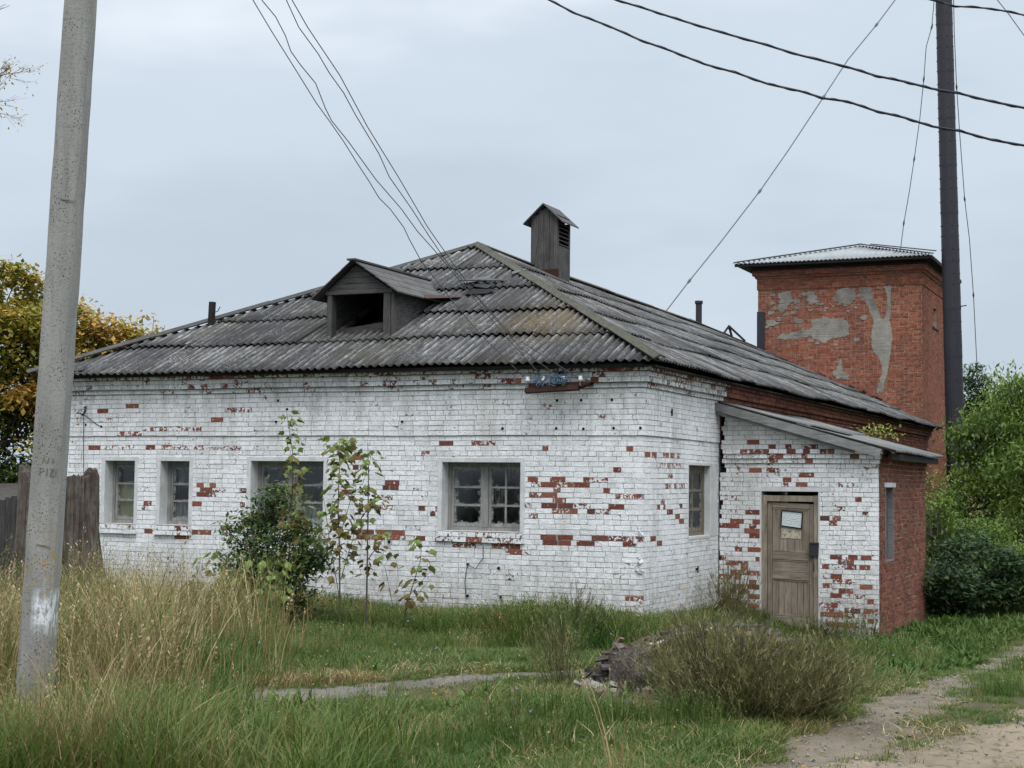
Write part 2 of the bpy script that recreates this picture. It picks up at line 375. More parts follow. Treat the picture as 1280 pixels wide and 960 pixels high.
M_trunk = m_simple('tree bark', (.13, .11, .09), (.045, .038, .032), 5, 30, bumps=.6, stretch=(1, 1, .3))
GRS = [(0, (.030, .062, .012)), (.25, (.065, .122, .020)), (.5, (.115, .162, .034)), (.68, (.20, .175, .062)), (.80, (.22, .135, .07)), (.88, (.36, .27, .13)), (1, (.52, .42, .24))]
M_grass = m_leaf('grass blades', GRS, .25, True)
M_broom = m_leaf('olive brown broom twigs', [(0, (.030, .026, .014)), (.35, (.070, .064, .026)), (.7, (.135, .130, .048)), (1, (.23, .215, .09))], .15)

def m_ground():
    g = NT('grassy soil'); P = g.pos()
    a = g.noise(P, 2.2, 6, .6); b = g.noise(P, 30, 5, .7)
    col = g.mix(a, (.055, .062, .022), (.095, .080, .045)); col = g.mix(g.mr(b, .4, 1, 0, .6), col, (.035, .032, .018))
    bare = g.attr('bare'); soil = g.mix(b, (.19, .165, .135), (.11, .093, .075))
    col = g.mix(bare, col, soil)
    return g.fin(col, .95, g.bump(g.ma('ADD', a, b), .6, .03), .1)
M_ground = m_ground()
def m_path(name, c1, c2, c3):
    g = NT(name); P = g.pos(); a = g.noise(P, 1.6, 6, .62); b = g.noise(P, 45, 5, .7); c = g.noise(g.mapv(P, (3, .8, 1), rot=(0, 0, -.2)), 1, 5, .6)
    col = g.mix(a, c1, c2); col = g.mix(g.mr(b, .5, 1, 0, .55), col, c3); col = g.mix(g.mr(c, .5, .9, 0, .5), col, c3)
    peb = g.mr(g.vor(P, 75), .30, .12); col = g.mix(g.ma('MULTIPLY', peb, g.mr(b, .5, .8, 0, .5)), col, (.30, .27, .23)); gm = g.mr(g.noise(P, 7, 5, .75), .60, .78); col = g.mix(g.ma('MULTIPLY', gm, .7), col, (.075, .085, .03))
    return g.fin(col, .95, g.bump(g.ma('ADD', a, b), .5, .02), .1)
M_path = m_path('trodden earth', (.205, .168, .130), (.145, .118, .090), (.080, .064, .050))
M_sand = m_path('sandy track', (.275, .217, .155), (.21, .167, .122), (.12, .097, .074))
M_paving = m_path('grey worn path', (.180, .157, .138), (.13, .117, .107), (.07, .062, .056))
# ---------------------------------------------------------------- ground, paths
def pl_dist(x, y, pts):
    """distance to a polyline with half-width given per vertex: returns d - w"""
    x = np.asarray(x, float); y = np.asarray(y, float); best = np.full(x.shape, 9e9)
    for (x0, y0, w0), (x1, y1, w1) in zip(pts[:-1], pts[1:]):
        dx, dy = x1-x0, y1-y0; t = np.clip(((x-x0)*dx+(y-y0)*dy)/(dx*dx+dy*dy), 0, 1)
        d = np.hypot(x-x0-t*dx, y-y0-t*dy)-(w0+t*(w1-w0)); best = np.minimum(best, d)
    return best
def wob(x, y, s=1.0): return (.10*np.sin(x*3.1*s+1.7*np.sin(y*2.3*s))+.07*np.sin(y*5.7*s+1.1+np.sin(x*4.1*s))+.05*np.sin(x*11*s+y*9*s))
PATH_R = [(5.1, -14, .45), (5.08, -11.3, .36), (5.08, -9.7, .33), (5.05, -7.8, .33), (4.98, -5.4, .27), (4.82, -3.0, .24), (4.72, 0.1, .22), (4.85, 4.0, .24), (5.1, 9, .25), (5.6, 18, .3)]
PATH_L = [(-4.2, -13.2, .2), (-1.6, -12.1, .26), (0.0, -11.1, .42), (.22, -10.5, .42), (.6, -9.6, .34), (.92, -8.7, .27), (1.2, -7.95, .26), (1.47, -7.07, .2), (1.9, -5.9, .15)]
SAND = [(5.2, -13.5, .5), (5.9, -11.2, .62), (6.25, -9.2, .55), (6.5, -7.0, .5), (7.1, -4.0, .6), (8.2, 0, .8), (9.5, 6, .9), (12, 16, 1.)]
def f_r(x, y): return pl_dist(x, y, PATH_R)+wob(x, y)*.75+.035*np.sin(x*29+y*13)*np.sin(y*23+x*7)
def f_l(x, y): return pl_dist(x, y, PATH_L)+wob(x, y, 1.3)*.6+.03*np.sin(x*31+y*17)*np.sin(y*27)
def f_s(x, y): return pl_dist(x, y, SAND)+wob(x, y, .8)*1.4
def bare(x, y): return np.clip(np.maximum.reduce([.5-f_r(x, y)*3.2, .5-f_l(x, y)*3.2, .5-f_s(x, y)*2.2]), 0, 1)

def grid(x0, x1, y0, y1, st):
    nx = int(round((x1-x0)/st))+1; ny = int(round((y1-y0)/st))+1
    X, Y = np.meshgrid(np.linspace(x0, x1, nx), np.linspace(y0, y1, ny)); X = X.ravel(); Y = Y.ravel()
    i = np.arange(nx*ny).reshape(ny, nx); F = np.stack([i[:-1, :-1], i[:-1, 1:], i[1:, 1:], i[1:, :-1]], -1).reshape(-1, 4)
    return X, Y, F
# ground: fine sheet in the middle of one big sheet (graded grid lines, no seams)
gx = np.unique(np.concatenate([np.linspace(-300, -40, 14), np.linspace(-40, -12, 29), np.arange(-12, 10.01, .2), np.linspace(10, 40, 31), np.linspace(40, 300, 14)]).round(3))
gy = np.unique(np.concatenate([np.linspace(-60, -24, 13), np.arange(-24, 16.01, .2), np.linspace(16, 60, 30), np.linspace(60, 500, 22)]).round(3))
GX, GY = np.meshgrid(gx, gy); ii = np.arange(GX.size).reshape(GX.shape)
GF = np.stack([ii[:-1, :-1], ii[:-1, 1:], ii[1:, 1:], ii[1:, :-1]], -1).reshape(-1, 4)
GXr, GYr = GX.ravel(), GY.ravel()
o = np_mesh('ground', np.stack([GXr, GYr, gz(GXr, GYr)], 1), GF, M_ground, attrs=[('bare', bare(GXr, GYr), 'POINT')], smooth=True)
tag(o, 'rough grassy ground around the brick house', kind='structure')
def path_obj(name, fn, box, mat, label, lift):
    X, Y, F = grid(*box, .045)
    keep = (fn(X, Y)[F].mean(1) < 0); F = F[keep]
    used = np.unique(F); mp_ = np.full(len(X), -1); mp_[used] = np.arange(len(used))
    fx = fn(X, Y)[used]
    V = np.stack([X[used], Y[used], gz(X[used], Y[used])+lift], 1)
    o = np_mesh(name, V, mp_[F], mat, smooth=True)
    return tag(o, label, kind='structure')
path_obj('sandy_track', f_s, (4.4, 13.6, -14.5, 17, ), M_sand, 'pale sandy track at the lower right', .004)
path_obj('dirt_path', lambda x, y: np.maximum(f_r(x, y), -.06-f_s(x, y)), (4.2, 6.2, -14.5, 18), M_path, 'narrow trodden dirt path running past the annex', .0065)
path_obj('footpath', f_l, (-4.8, 2.4, -13.8, -5.4), M_paving, 'worn grey footpath crossing the grass in front of the house', .004)
# bricks that have lost their limewash: (along the wall, height, width, how bare)
EXF=[(-9.63,3.075,0.22,1.0),(-9.02,3.151,0.25,1.0),(-9.29,2.708,0.1,0.6),(-9.02,2.708,0.12,0.6),(-8.78,2.707,0.08,0.5),(-8.57,2.773,0.23,0.6),(-7.99,2.772,0.33,0.5),(-7.31,2.933,0.23,1.0),(-6.95,3.093,0.45,0.6),(-9.8,2.451,0.24,1.0),(-8.64,2.454,0.18,1.0),(-9.25,2.452,0.46,0.45),(-8.15,2.455,0.21,0.5),(-7.56,2.456,0.28,0.4),(-7.12,2.457,0.19,0.55),(-7.63,1.828,0.13,1.0),(-7.38,1.831,0.11,1.0),(-7.51,1.764,0.23,1.0),(-7.3,1.767,0.17,0.6),(-7.57,1.685,0.24,1.0),(-7.37,1.688,0.08,0.6),(-7.69,1.527,0.19,1.0),(-6.78,1.774,0.15,0.7),(-6.8,1.541,0.06,0.8),(-8.67,1.523,0.15,0.9),(-8.7,1.443,0.08,0.6),(-9.75,1.438,0.1,0.9),(-9.71,1.129,0.17,1.0),(-9.34,1.057,0.36,1.0),(-8.64,1.047,0.15,1.0),(-8.15,1.059,0.19,1.0),(-7.97,0.985,0.32,1.0),(-7.71,1.057,0.11,1.0),(-7.51,1.049,0.23,1.0),(-7.13,1.135,0.15,1.0),(-3.15,2.55,0.23,1.0),(-2.65,2.539,0.13,0.8),(-3.51,2.379,0.1,0.6),(-4.68,2.312,0.2,1.0),(-4.72,2.137,0.09,1.0),(-4.07,1.92,0.24,1.0),(-4.18,1.845,0.1,1.0),(-4.03,1.847,0.14,1.0),(-4.86,1.774,0.19,1.0),(-3.55,1.536,0.1,1.0),(-3.36,1.454,0.08,0.9),(-4.31,1.682,0.06,0.6),(-4.23,1.536,0.15,0.6),(-6.78,1.761,0.15,0.8),(-5.47,1.149,0.25,1.0),(-4.69,1.142,0.17,1.0),(-4.48,1.148,0.2,1.0),(-4.21,1.154,0.22,1.0),(-3.95,1.16,0.22,1.0),(-4.56,1.059,0.24,1.0),(-4.3,1.066,0.23,1.0),(-4.03,1.073,0.22,0.9),(-3.74,1.08,0.08,0.5),(-3.56,1.06,0.14,1.0),(-2.55,2.539,0.07,0.6),(-1.51,2.457,0.08,0.9),(-0.19,2.471,0.09,0.9),(-0.38,2.147,0.11,1.0),(-1.71,1.994,0.15,1.0),(-1.31,1.986,0.23,1.0),(-0.86,1.991,0.08,0.8),(-0.72,1.993,0.1,0.5),(-1.45,1.914,0.24,1.0),(-1.23,1.917,0.11,0.6),(-1.11,1.907,0.08,0.8),(-0.93,1.909,0.24,1.0),(-1.72,1.911,0.1,0.6),(-1.32,1.834,0.1,0.8),(-0.54,1.832,0.09,0.9),(-1.44,1.761,0.24,0.9),(-1.73,1.757,0.09,0.6),(-0.21,1.745,0.09,0.6),(-1.28,1.682,0.2,0.8),(-1.44,1.608,0.24,1.0),(-1.18,1.613,0.23,1.0),(-0.97,1.593,0.15,0.5),(-0.39,1.592,0.23,1.0),(-1.16,1.52,0.06,0.7),(-1.05,1.522,0.11,1.0),(-0.78,1.527,0.11,1.0),(-0.66,1.518,0.09,0.5),(-0.05,1.747,0.09,0.8),(-1.73,1.604,0.08,0.6),(-1.72,1.462,0.08,0.6),(-1.45,1.127,0.24,1.0),(-1.18,1.134,0.23,1.0),(-0.64,1.136,0.24,1.0),(-0.39,1.131,0.23,0.7),(-0.13,1.138,0.22,0.7),(-1.42,1.046,0.23,1.0),(-1.19,1.052,0.19,1.0),(-0.86,1.05,0.44,1.0),(-0.19,1.068,0.18,0.9),(-0.12,0.35,0.24,0.8),(-0.19,0.119,0.13,1.0),(-0.22,0.106,0.27,0.9),(-3.27,1.553,0.07,0.8),(-1.9,0.903,0.26,0.5),(-2.28,0.975,0.24,0.7),(-2.02,0.982,0.23,0.9),(-2.83,1.007,0.27,0.7),(-1.97,3.436,0.2,0.7),(-0.7,3.499,0.11,1.0),(-2.5,3.504,0.2,0.6)]
EXS=[(0.24,2.385,0.25,1.0),(0.54,2.391,0.22,1.0),(1.08,2.379,0.27,0.8),(1.39,2.373,0.19,0.8),(1.68,2.379,0.16,0.7),(0.8,2.231,0.37,0.5),(1.37,2.239,0.31,0.55),(1.83,2.234,0.12,0.5),(1.34,2.069,0.23,0.6),(1.13,1.911,0.11,0.9),(1.34,1.912,0.08,0.6),(1.55,1.912,0.12,0.9),(1.89,1.913,0.16,0.6),(0.94,1.673,0.19,0.8),(0.76,1.603,0.11,0.9),(1.02,1.601,0.11,0.9),(1.84,1.593,0.12,0.9),(1.29,1.514,0.27,1.0),(1.66,1.435,0.24,1.0),(1.86,1.358,0.24,1.0),(0.51,1.127,0.25,1.0),(0.8,1.118,0.26,1.0),(0.03,1.141,0.21,0.8)]
EXA=[(0.59,2.689,0.2,1.0),(0.91,2.597,0.11,1.0),(1.18,2.597,0.09,0.9),(1.46,2.598,0.08,0.6),(1.62,2.598,0.09,0.8),(0.44,2.517,0.08,0.8),(0.56,2.517,0.08,0.7),(0.7,2.518,0.09,1.0),(0.83,2.518,0.09,0.9),(1.21,2.519,0.11,0.6),(1.5,2.52,0.1,0.8),(1.77,2.508,0.09,1.0),(1.9,2.508,0.09,1.0),(1.05,2.414,0.11,1.0),(1.46,2.429,0.07,0.9),(2.27,2.42,0.13,0.9),(0.91,2.413,0.07,0.6),(0.99,2.322,0.08,0.6),(1.52,2.338,0.08,0.7),(0.63,2.175,0.2,1.0),(0.91,2.217,0.08,0.5),(1.16,2.088,0.13,1.0),(1.48,2.104,0.24,1.0),(1.4,2.0,0.18,1.0),(1.11,2.009,0.13,0.6),(0.59,1.505,0.24,0.9),(0.65,1.362,0.12,0.9),(0.59,1.282,0.11,0.8),(0.58,1.216,0.26,1.0),(0.62,1.125,0.17,0.9),(0.62,0.89,0.22,1.0),(1.76,1.437,0.18,1.0),(1.97,1.428,0.12,0.8),(1.91,1.337,0.12,0.8),(2.32,1.767,0.09,0.8),(2.04,1.609,0.12,0.8),(2.43,1.514,0.08,0.8),(1.96,0.851,0.18,1.0),(2.23,0.847,0.14,1.0),(2.44,0.84,0.16,1.0),(2.05,0.765,0.1,0.8),(2.19,0.769,0.1,1.0),(1.79,0.693,0.1,1.0),(2.19,0.68,0.18,0.9),(2.42,0.675,0.16,1.0),(1.96,0.519,0.17,1.0),(1.98,0.431,0.08,0.5),(2.19,0.438,0.08,0.5),(1.8,0.347,0.1,1.0),(2.44,0.346,0.19,1.0),(2.06,0.255,0.1,1.0),(2.18,0.26,0.09,0.8),(1.96,0.175,0.17,1.0),(1.93,0.084,0.1,1.0),(2.22,0.008,0.24,0.8),(2.51,0.109,0.09,1.0),(2.51,-0.144,0.09,1.0),(0.6,0.301,0.2,1.0),(0.48,0.232,0.07,1.0),(0.61,0.146,0.2,1.0),(0.62,-0.023,0.19,1.0),(0.59,0.392,0.11,1.0),(0.6,0.484,0.2,0.7),(0.48,0.558,0.07,1.0),(0.35,0.882,0.11,0.9),(0.09,0.716,0.05,0.8),(0.34,0.645,0.2,0.7),(0.45,0.558,0.11,1.0),(0.33,0.501,0.23,1.0),(0.14,0.468,0.08,0.6),(0.34,0.41,0.09,1.0),(0.35,0.318,0.18,1.0),(0.46,0.231,0.11,1.0),(0.26,0.171,0.1,1.0),(0.1,0.125,0.05,0.8),(0.35,-0.061,0.11,1.0),(0.52,1.516,0.11,0.9),(0.32,1.368,0.22,1.0),(0.26,1.3,0.26,0.7),(0.58,1.216,0.26,1.0),(0.16,0.049,0.08,0.7),(0.58,-0.168,0.27,0.8),(0.27,-0.208,0.34,0.7),(1.86,-0.11,0.19,0.7),(2.05,-0.266,0.19,0.7),(2.48,-0.019,0.15,0.9),(0.68,0.709,0.03,0.9),(2.17,2.008,0.08,0.5)]
# ---------------------------------------------------------------- brick engine
ROWH = .0768
CAMP = np.array([7.399, -21.228, 1.95])
UB_V = None
def unit_brick(seed=0, ch=.006, dep=.11):
    """brick local: x along wall, y into wall, z up; unit size 1 x dep x 1 in x,z (scaled later)"""
    pass
def brick_rows(face, org, u0, u1, z0, n, proj=0., holes=(), exl=(), style='mix', jit=.006, base=0., zone=None, top=None, seed=0, mean=.26, left=None):
    """list of bricks (face,u,z,org_out,w,h,expo,rnd)"""
    rg = random.Random(seed); out = []
    for k in range(n):
        zc = z0+(k+.5)*ROWH; fixed = []
        for (eu, ez, ew, ee) in exl:
            if abs(ez-zc) <= ROWH/2 and u0 < eu < u1:
                w = min(max(ew+.01, .09), .28) if ee >= .75 else min(max(ew, .1), .5)
                if ee >= .75: fixed.append([eu-w/2, eu+w/2, ee])
        fixed.sort(); segs = []; cur = u0
        for a, b, ee in fixed:
            a = max(a, cur); 
            if b-a < .06: continue
            if a-cur > .015: segs.append((cur, a, None))
            segs.append((a, b, ee)); cur = b
        if u1-cur > .015: segs.append((cur, u1, None))
        hdr = style == 'header' or (style == 'mix' and (k % 6 == 4))
        for a, b, ee in segs:
            parts = []
            if ee is not None: parts = [(a, b)]
            else:
                L = (.13 if hdr else mean); off = (.13 if k % 2 else 0.)+rg.uniform(-.02, .02)
                m = max(1, int(round((b-a)/L)))
                if b-a > 1.2:
                    xs = [a]; x = a+(L*.5 if k % 2 else L)
                    while x < b-L*.35: xs.append(x+rg.uniform(-jit, jit)*1.5); x += L*(1. if rg.random() > .09 or hdr else .52)
                    xs.append(b)
                else:
                    xs = [a+(b-a)*i/m for i in range(m+1)]
                    for i in range(1, m): xs[i] += rg.uniform(-.02, .02)
                parts = list(zip(xs[:-1], xs[1:]))
            for p, q in parts:
                pieces = [(p, q)]
                for (h0, h1, hz0, hz1) in holes:
                    if min(zc+ROWH/2, hz1)-max(zc-ROWH/2, hz0) > .35*ROWH:
                        nw = []
                        for (c, d) in pieces:
                            if d <= h0 or c >= h1: nw.append((c, d)); continue
                            if c < h0: nw.append((c, h0))
                            if d > h1: nw.append((h1, d))
                        pieces = nw
                for (c, d) in pieces:
                    if left is not None: c = max(c, left(zc))
                    if d-c < .03: continue
                    um = (c+d)/2
                    if top is not None and zc+ROWH*.5 > top(um): continue
                    ex = ee
                    if ex is None:
                        ex = base+abs(rg.gauss(0, .055))
                        for (eu, ez, ew, e2) in exl:
                            if e2 < .75 and abs(ez-zc) <= ROWH/2 and min(d, eu+ew/2)-max(c, eu-ew/2) > .04: ex = max(ex, e2)
                        if zone: ex += zone(um, zc, rg)
                    zz = zc+.0045*math.sin(um*1.9+zc*2)+rg.uniform(-.0015, .0015)
                    out.append((face, um, zz, org, proj+rg.uniform(-.0015, .004), d-c-.0075+rg.uniform(-.002, .001), ROWH-.0068+rg.uniform(-.0016, .0012), min(ex, 1.), rg.random()))
    return out
def brick_proto(rg, ch=.0018, dep=.11):
    f = .5-ch/.25; g = .5-ch/.068; j = lambda s: rg.uniform(-s, s)
    V = []; tx, tz, t0 = j(.0022), j(.0016), j(.0012)
    for sx, sz in ((-1, -1), (1, -1), (1, 1), (-1, 1)): V.append((sx*f+j(.010), t0+sx*tx+sz*tz+j(.0006), sz*g+j(.035)))
    for sx, sz in ((-1, -1), (1, -1), (1, 1), (-1, 1)): V.append((sx*.5+j(.004), ch+j(.001), sz*.5+j(.015)))
    for sx, sz in ((-1, -1), (1, -1), (1, 1), (-1, 1)): V.append((sx*.5, dep, sz*.5))
    F = [(0, 1, 2, 3)]+[(i, i+4, (i+1) % 4+4, (i+1) % 4) for i in range(4)]+[(i+4, i+8, (i+1) % 4+8, (i+1) % 4+4) for i in range(4)]
    F = [f if i == 0 else tuple(reversed(f)) if False else f for i, f in enumerate(F)]
    return np.array(V), np.array(F)
_pr = random.Random(5); PROTOS = [brick_proto(_pr) for _ in range(16)]
def brick_pos(b):
    face, u, z, org, proj = b[:5]
    return (u, org-proj, z) if face == 'F' else (org+proj, u, z)
def put_bricks(bricks, mat, parent, n_ind, vis=None, name='brick'):
    """the n_ind that show largest as objects, the rest joined in one stuff part"""
    sc_ = []
    if mat in (M_red, M_red_t): bricks = [b[:5]+(b[5]-.0035, b[6]-.0035)+b[7:] for b in bricks]
    for i, b in enumerate(bricks):
        p = np.array(brick_pos(b)); d = CAMP-p; L = np.linalg.norm(d)
        nrm = np.array((0, -1, 0)) if b[0] == 'F' else np.array((1, 0, 0))
        c = max(d.dot(nrm)/L, 0.); ok = vis(b, p) if vis else 1.
        sc_.append(b[5]*b[6]*c/L/L*ok)
    order = sorted(range(len(bricks)), key=lambda i: -sc_[i]); ind = set(order[:n_ind])
    key = (name, mat.name)
    if key not in PM:
        PM[key] = []
        for V, F in PROTOS:
            me = bpy.data.meshes.new(name); me.from_pydata([tuple(v) for v in V], [], [tuple(f) for f in F]); me.materials.append(mat); me.update(); PM[key].append(me)
    VV = []; FF = []; EX = []; RN = []; nb = 0
    for i, b in enumerate(bricks):
        face, u, z, org, proj, w, h, ex, rn = b; k = int(rn*15.999)
        if i in ind:
            o = bpy.data.objects.new(name, PM[key][k]); COL.objects.link(o); o.parent = parent
            o.location = brick_pos(b); o.scale = (w, 1, h)
            if face == 'S': o.rotation_euler = (0, 0, PI/2)
            o['expo'] = float(ex); o['rnd'] = float(rn)
        else:
            V, F = PROTOS[k]; P = V*np.array((w, 1, h))
            if face == 'S': P = np.stack([-P[:, 1], P[:, 0], P[:, 2]], 1)
            VV.append(P+np.array(brick_pos(b))); FF.append(F+nb*12); nb += 1
            EX.append(ex); RN.append(rn)
    if VV:
        V = np.concatenate(VV); F = np.concatenate(FF)
        o = np_mesh('brickwork', V, F, mat, parent, attrs=[('expo', np.repeat(EX, 9), 'FACE'), ('rnd', np.repeat(RN, 9), 'FACE')])
        o['kind'] = 'stuff'
PM = {}

# ---------------------------------------------------------------- windows
def window(parent, face, org, u0, u1, z0, z1, dep=.25, sashes=1, cols=(1,), rows=3, fr=M_wood_frame, label=None, curtain=None, rag=None, sillw=True, mull=.085):
    """org: wall face plane; the frame stands dep behind it"""
    def W(u, n, z): return (u, org+n, z) if face == 'F' else (org-n, u, z)
    def bx(mb, a, b, n0, n1, c, d, mi=0):
        p = W(a, n0, c); q = W(b, n1, d)
        mb.box(min(p[0], q[0]), max(p[0], q[0]), min(p[1], q[1]), max(p[1], q[1]), c, d, mi)
    fw = .055; m = MB()
    bx(m, u0, u0+fw, dep, dep+.09, z0, z1); bx(m, u1-fw, u1, dep, dep+.09, z0, z1)
    bx(m, u0+fw, u1-fw, dep+.002, dep+.09, z1-fw, z1); bx(m, u0+fw, u1-fw, dep+.002, dep+.09, z0, z0+fw)
    inner0, inner1 = u0+fw, u1-fw
    if sashes == 2:
        mid = (u0+u1)/2-.01
        bx(m, mid-mull/2, mid+mull/2, dep-.006, dep+.09, z0+fw, z1-fw)
        bays = [(inner0, mid-mull/2), (mid+mull/2, inner1)]
    else: bays = [(inner0, inner1)]
    wo = m.build('window', fr, parent)
    if label: wo['label'] = label
    pi = 0
    for bi, (a, b) in enumerate(bays):
        s = MB(); sf = .045; zb, zt = z0+fw, z1-fw; nn = cols[bi]
        bx(s, a+.004, a+sf, dep+.012, dep+.055, zb+.004, zt-.004); bx(s, b-sf, b-.004, dep+.012, dep+.055, zb+.004, zt-.004)
        bx(s, a+sf, b-sf, dep+.014, dep+.053, zt-sf, zt-.004); bx(s, a+sf, b-sf, dep+.014, dep+.053, zb+.004, zb+sf+.01)
        s.build('sash', fr, wo)
        ga, gb, gc, gd = a+sf, b-sf, zb+sf+.01, zt-sf
        for r in range(1, rows):
            zz = gc+(gd-gc)*r/rows
            q = MB(); bx(q, ga, gb, dep+.018, dep+.049, zz-.014, zz+.014); q.build('glazing_bar', fr, wo)
        for c in range(1, nn):
            uu = ga+(gb-ga)*c/nn
            q = MB(); bx(q, uu-.014, uu+.014, dep+.020, dep+.047, gc, gd); q.build('glazing_bar', fr, wo)
        for r in range(rows):
            for c in range(nn):
                ua, ub = ga+(gb-ga)*c/nn, ga+(gb-ga)*(c+1)/nn; za, zb2 = gc+(gd-gc)*r/rows, gc+(gd-gc)*(r+1)/rows
                n0 = dep+.034; vs = [W(ua, n0, za), W(ub, n0, za), W(ub, n0, zb2), W(ua, n0, zb2)]
                me = bpy.data.meshes.new('pane'); me.from_pydata(vs, [], [(0, 1, 2, 3)]); me.materials.append(M_glass)
                l = me.uv_layers.new(name='UVMap'); l.data.foreach_set('uv', [0, 0, 1, 0, 1, 1, 0, 1])
                me.update(); link(bpy.data.objects.new('pane', me), wo)
                pi += 1
        if curtain and bi in curtain:
            a_, b_, f0, f1 = curtain[bi]; q = MB(); N = 18
            vs = []; fs = []
            for i in range(N+1):
                t = a_+(b_-a_)*i/N; uu = ga+(gb-ga)*t; nn_ = dep+.085+.012*math.sin(i*1.9)
                vs += [W(uu, nn_, gc-.02+(gd-gc)*f0), W(uu, nn_, gc+(gd-gc)*f1)]
            for i in range(N): fs.append((2*i, 2*i+2, 2*i+3, 2*i+1))
            q.add(vs, fs); q.build('curtain', M_curtain, wo)
        if rag and bi in rag:
            f1 = rag[bi]; q = MB(); N = 14; vs = []; fs = []
            for i in range(N+1):
                uu = ga+(gb-ga)*i/N; nn_ = dep+.075+.010*math.sin(i*2.3)
                vs += [W(uu, nn_, gc-.02), W(uu, nn_, gc+(gd-gc)*(f1+.03*math.sin(i*1.3)))]
            for i in range(N): fs.append((2*i, 2*i+2, 2*i+3, 2*i+1))
            q.add(vs, fs); q.build('curtain', M_rag, wo)
    return wo
def reveal(parent, face, org, u0, u1, z0, z1, dep, sur=.075, mat=None, bottom=True, lip=.007):
    """plastered jambs and a thin plaster surround around an opening"""
    mat = mat or M_plaster
    def W(u, n, z): return (u, org+n, z) if face == 'F' else (org-n, u, z)
    def bx(mb, a, b, n0, n1, c, d):
        p = W(a, n0, c); q = W(b, n1, d); mb.box(min(p[0], q[0]), max(p[0], q[0]), min(p[1], q[1]), max(p[1], q[1]), c, d)
    m = MB()
    bx(m, u0-sur, u0, -lip, dep+.1, z0-.01, z1+sur); bx(m, u1, u1+sur, -lip, dep+.1, z0-.01, z1+sur)
    bx(m, u0, u1, -lip, dep+.1, z1, z1+sur)
    if bottom: bx(m, u0, u1, -.01, dep+.1, z0-.05, z0)
    o = m.build('plaster_reveal', mat, parent)
    bv = o.modifiers.new('bevel', 'BEVEL'); bv.width = .006; bv.segments = 1
    return o

# ---------------------------------------------------------------- house
XL = -10.72; YB = 25.25
HB = Vector((-5.3, 8, 0))
house = empty('brick_house', HB, 'long whitewashed brick house with a hipped corrugated roof and flaking walls', 'house')
WT = 3.348; z_base = WT-44*ROWH      # top of plain wall; courses counted down from it
W_F = [(-9.561, -8.95, 1.193, 2.24), (-8.427, -7.85, 1.193, 2.24), (-6.654, -5.30, 1.205, 2.25), (-3.21, -1.91, 1.218, 2.25)]
W_S = (2.213, 3.50, 1.139, 2.26)
# wall cores
wall = MB(); ins = .004
def core_front(mb, y_face, ux0, ux1, z0, z1, holes, th=.42, mi=0):
    zs = sorted({z0, z1}|{h[2] for h in holes if z0 < h[2] < z1}|{h[3] for h in holes if z0 < h[3] < z1})
    for a, b in zip(zs[:-1], zs[1:]):
        zc = (a+b)/2; cur = ux0
        for h in sorted(holes):
            if h[2] < zc < h[3]:
                if h[0] > cur: yield (cur, h[0], a, b)
                cur = h[1]
        if cur < ux1: yield (cur, ux1, a, b)
hf = [(a-.03, b+.03, c-.03, d+.03) for a, b, c, d in W_F]
for a, b, c, d in core_front(wall, 0, XL, -.004, -.8, 2.655, hf): wall.box(a, b, ins, .42, c, d)
wall.box(XL, .018, ins-.022, .42, 2.655, WT, 0)
for a, b, c, d in core_front(wall, 0, .42, YB, -.8, 2.655, [(W_S[0]-.03, W_S[1]+.03, W_S[2]-.03, W_S[3]+.03)]): wall.box(-.42, -.004, a, b, c, d)
wall.box(-.42, .018, .42, 3.84, 2.655, WT, 0)
wall.box(-.42, -.012, 3.84, YB, 2.655, WT, 1)
for k, pj in enumerate((.05, .11, .12, .175)):
    z0 = WT+k*ROWH; wall.box(XL-pj, -.004+pj, -pj+.004, .42, z0, z0+ROWH, 0 if k < 3 else 2)
    wall.box(-.42, -.004+pj, .42, 3.95, z0, z0+ROWH, 0 if k < 3 else 2)
    wall.box(-.42, -.012+pj, 3.95, YB, z0, z0+ROWH, 2)
wall.box(XL, XL+.42, .42, YB, -.8, WT); wall.box(XL+.42, -.42, YB-.42, YB, -.8, WT)
wall_o = wall.build('wall', [M_mort_w, M_mort_r, M_mort_d], house)
# bricks of the front and of the side
zone_w = lambda u, z, r: (.25 if r.random() < .022 else 0)+(.25*max(0, .35-z) if z < .35 else 0)
B = []
n_low = 38                           # courses up to the string course (2.655)
zl = 2.655-n_low*ROWH
hF = [(a-.035, b+.035, c-.02, d+.03) for a, b, c, d in W_F]
B += brick_rows('F', 0, XL, .0045, zl, n_low, 0, hF, EXF, zone=zone_w, seed=1)
B += brick_rows('F', 0, XL-.02, .0265, 2.655, 9, .022, (), EXF, zone=zone_w, seed=2)
B += brick_rows('S', 0, .115, 3.86, zl, n_low, 0, [(W_S[0]-.035, W_S[1]+.035, W_S[2]-.02, W_S[3]+.03)], EXS, zone=zone_w, seed=3)
B += brick_rows('S', 0, .095, 3.86, 2.655, 9, .022, (), EXS, zone=zone_w, seed=4)
cz = lambda base: (lambda u, z, r: base+(.35 if r.random() < .12 else 0)+(.12 if -8 < u < -6.2 else 0))
for k, (pj, st, bs) in enumerate(((.05, 'str', .03), (.11, 'header', .10), (.12, 'str', .12), (.175, 'str', .40))):
    z0 = WT+k*ROWH
    B += brick_rows('F', 0, XL-pj, pj+.0045, z0, 1, pj, (), EXF if k < 3 else (), style=st, zone=cz(bs), seed=10+k)
    B += brick_rows('S', 0, -pj+.115, 3.95, z0, 1, pj, (), (), style='header' if k == 1 else 'str', zone=cz(bs+.12), seed=20+k)
vis = lambda b, p: (0. if p[2] < .35 else 1.)*(1.6 if b[7] > .85 else 1.)
put_bricks(B, M_white, wall_o, 280, vis)
R = []
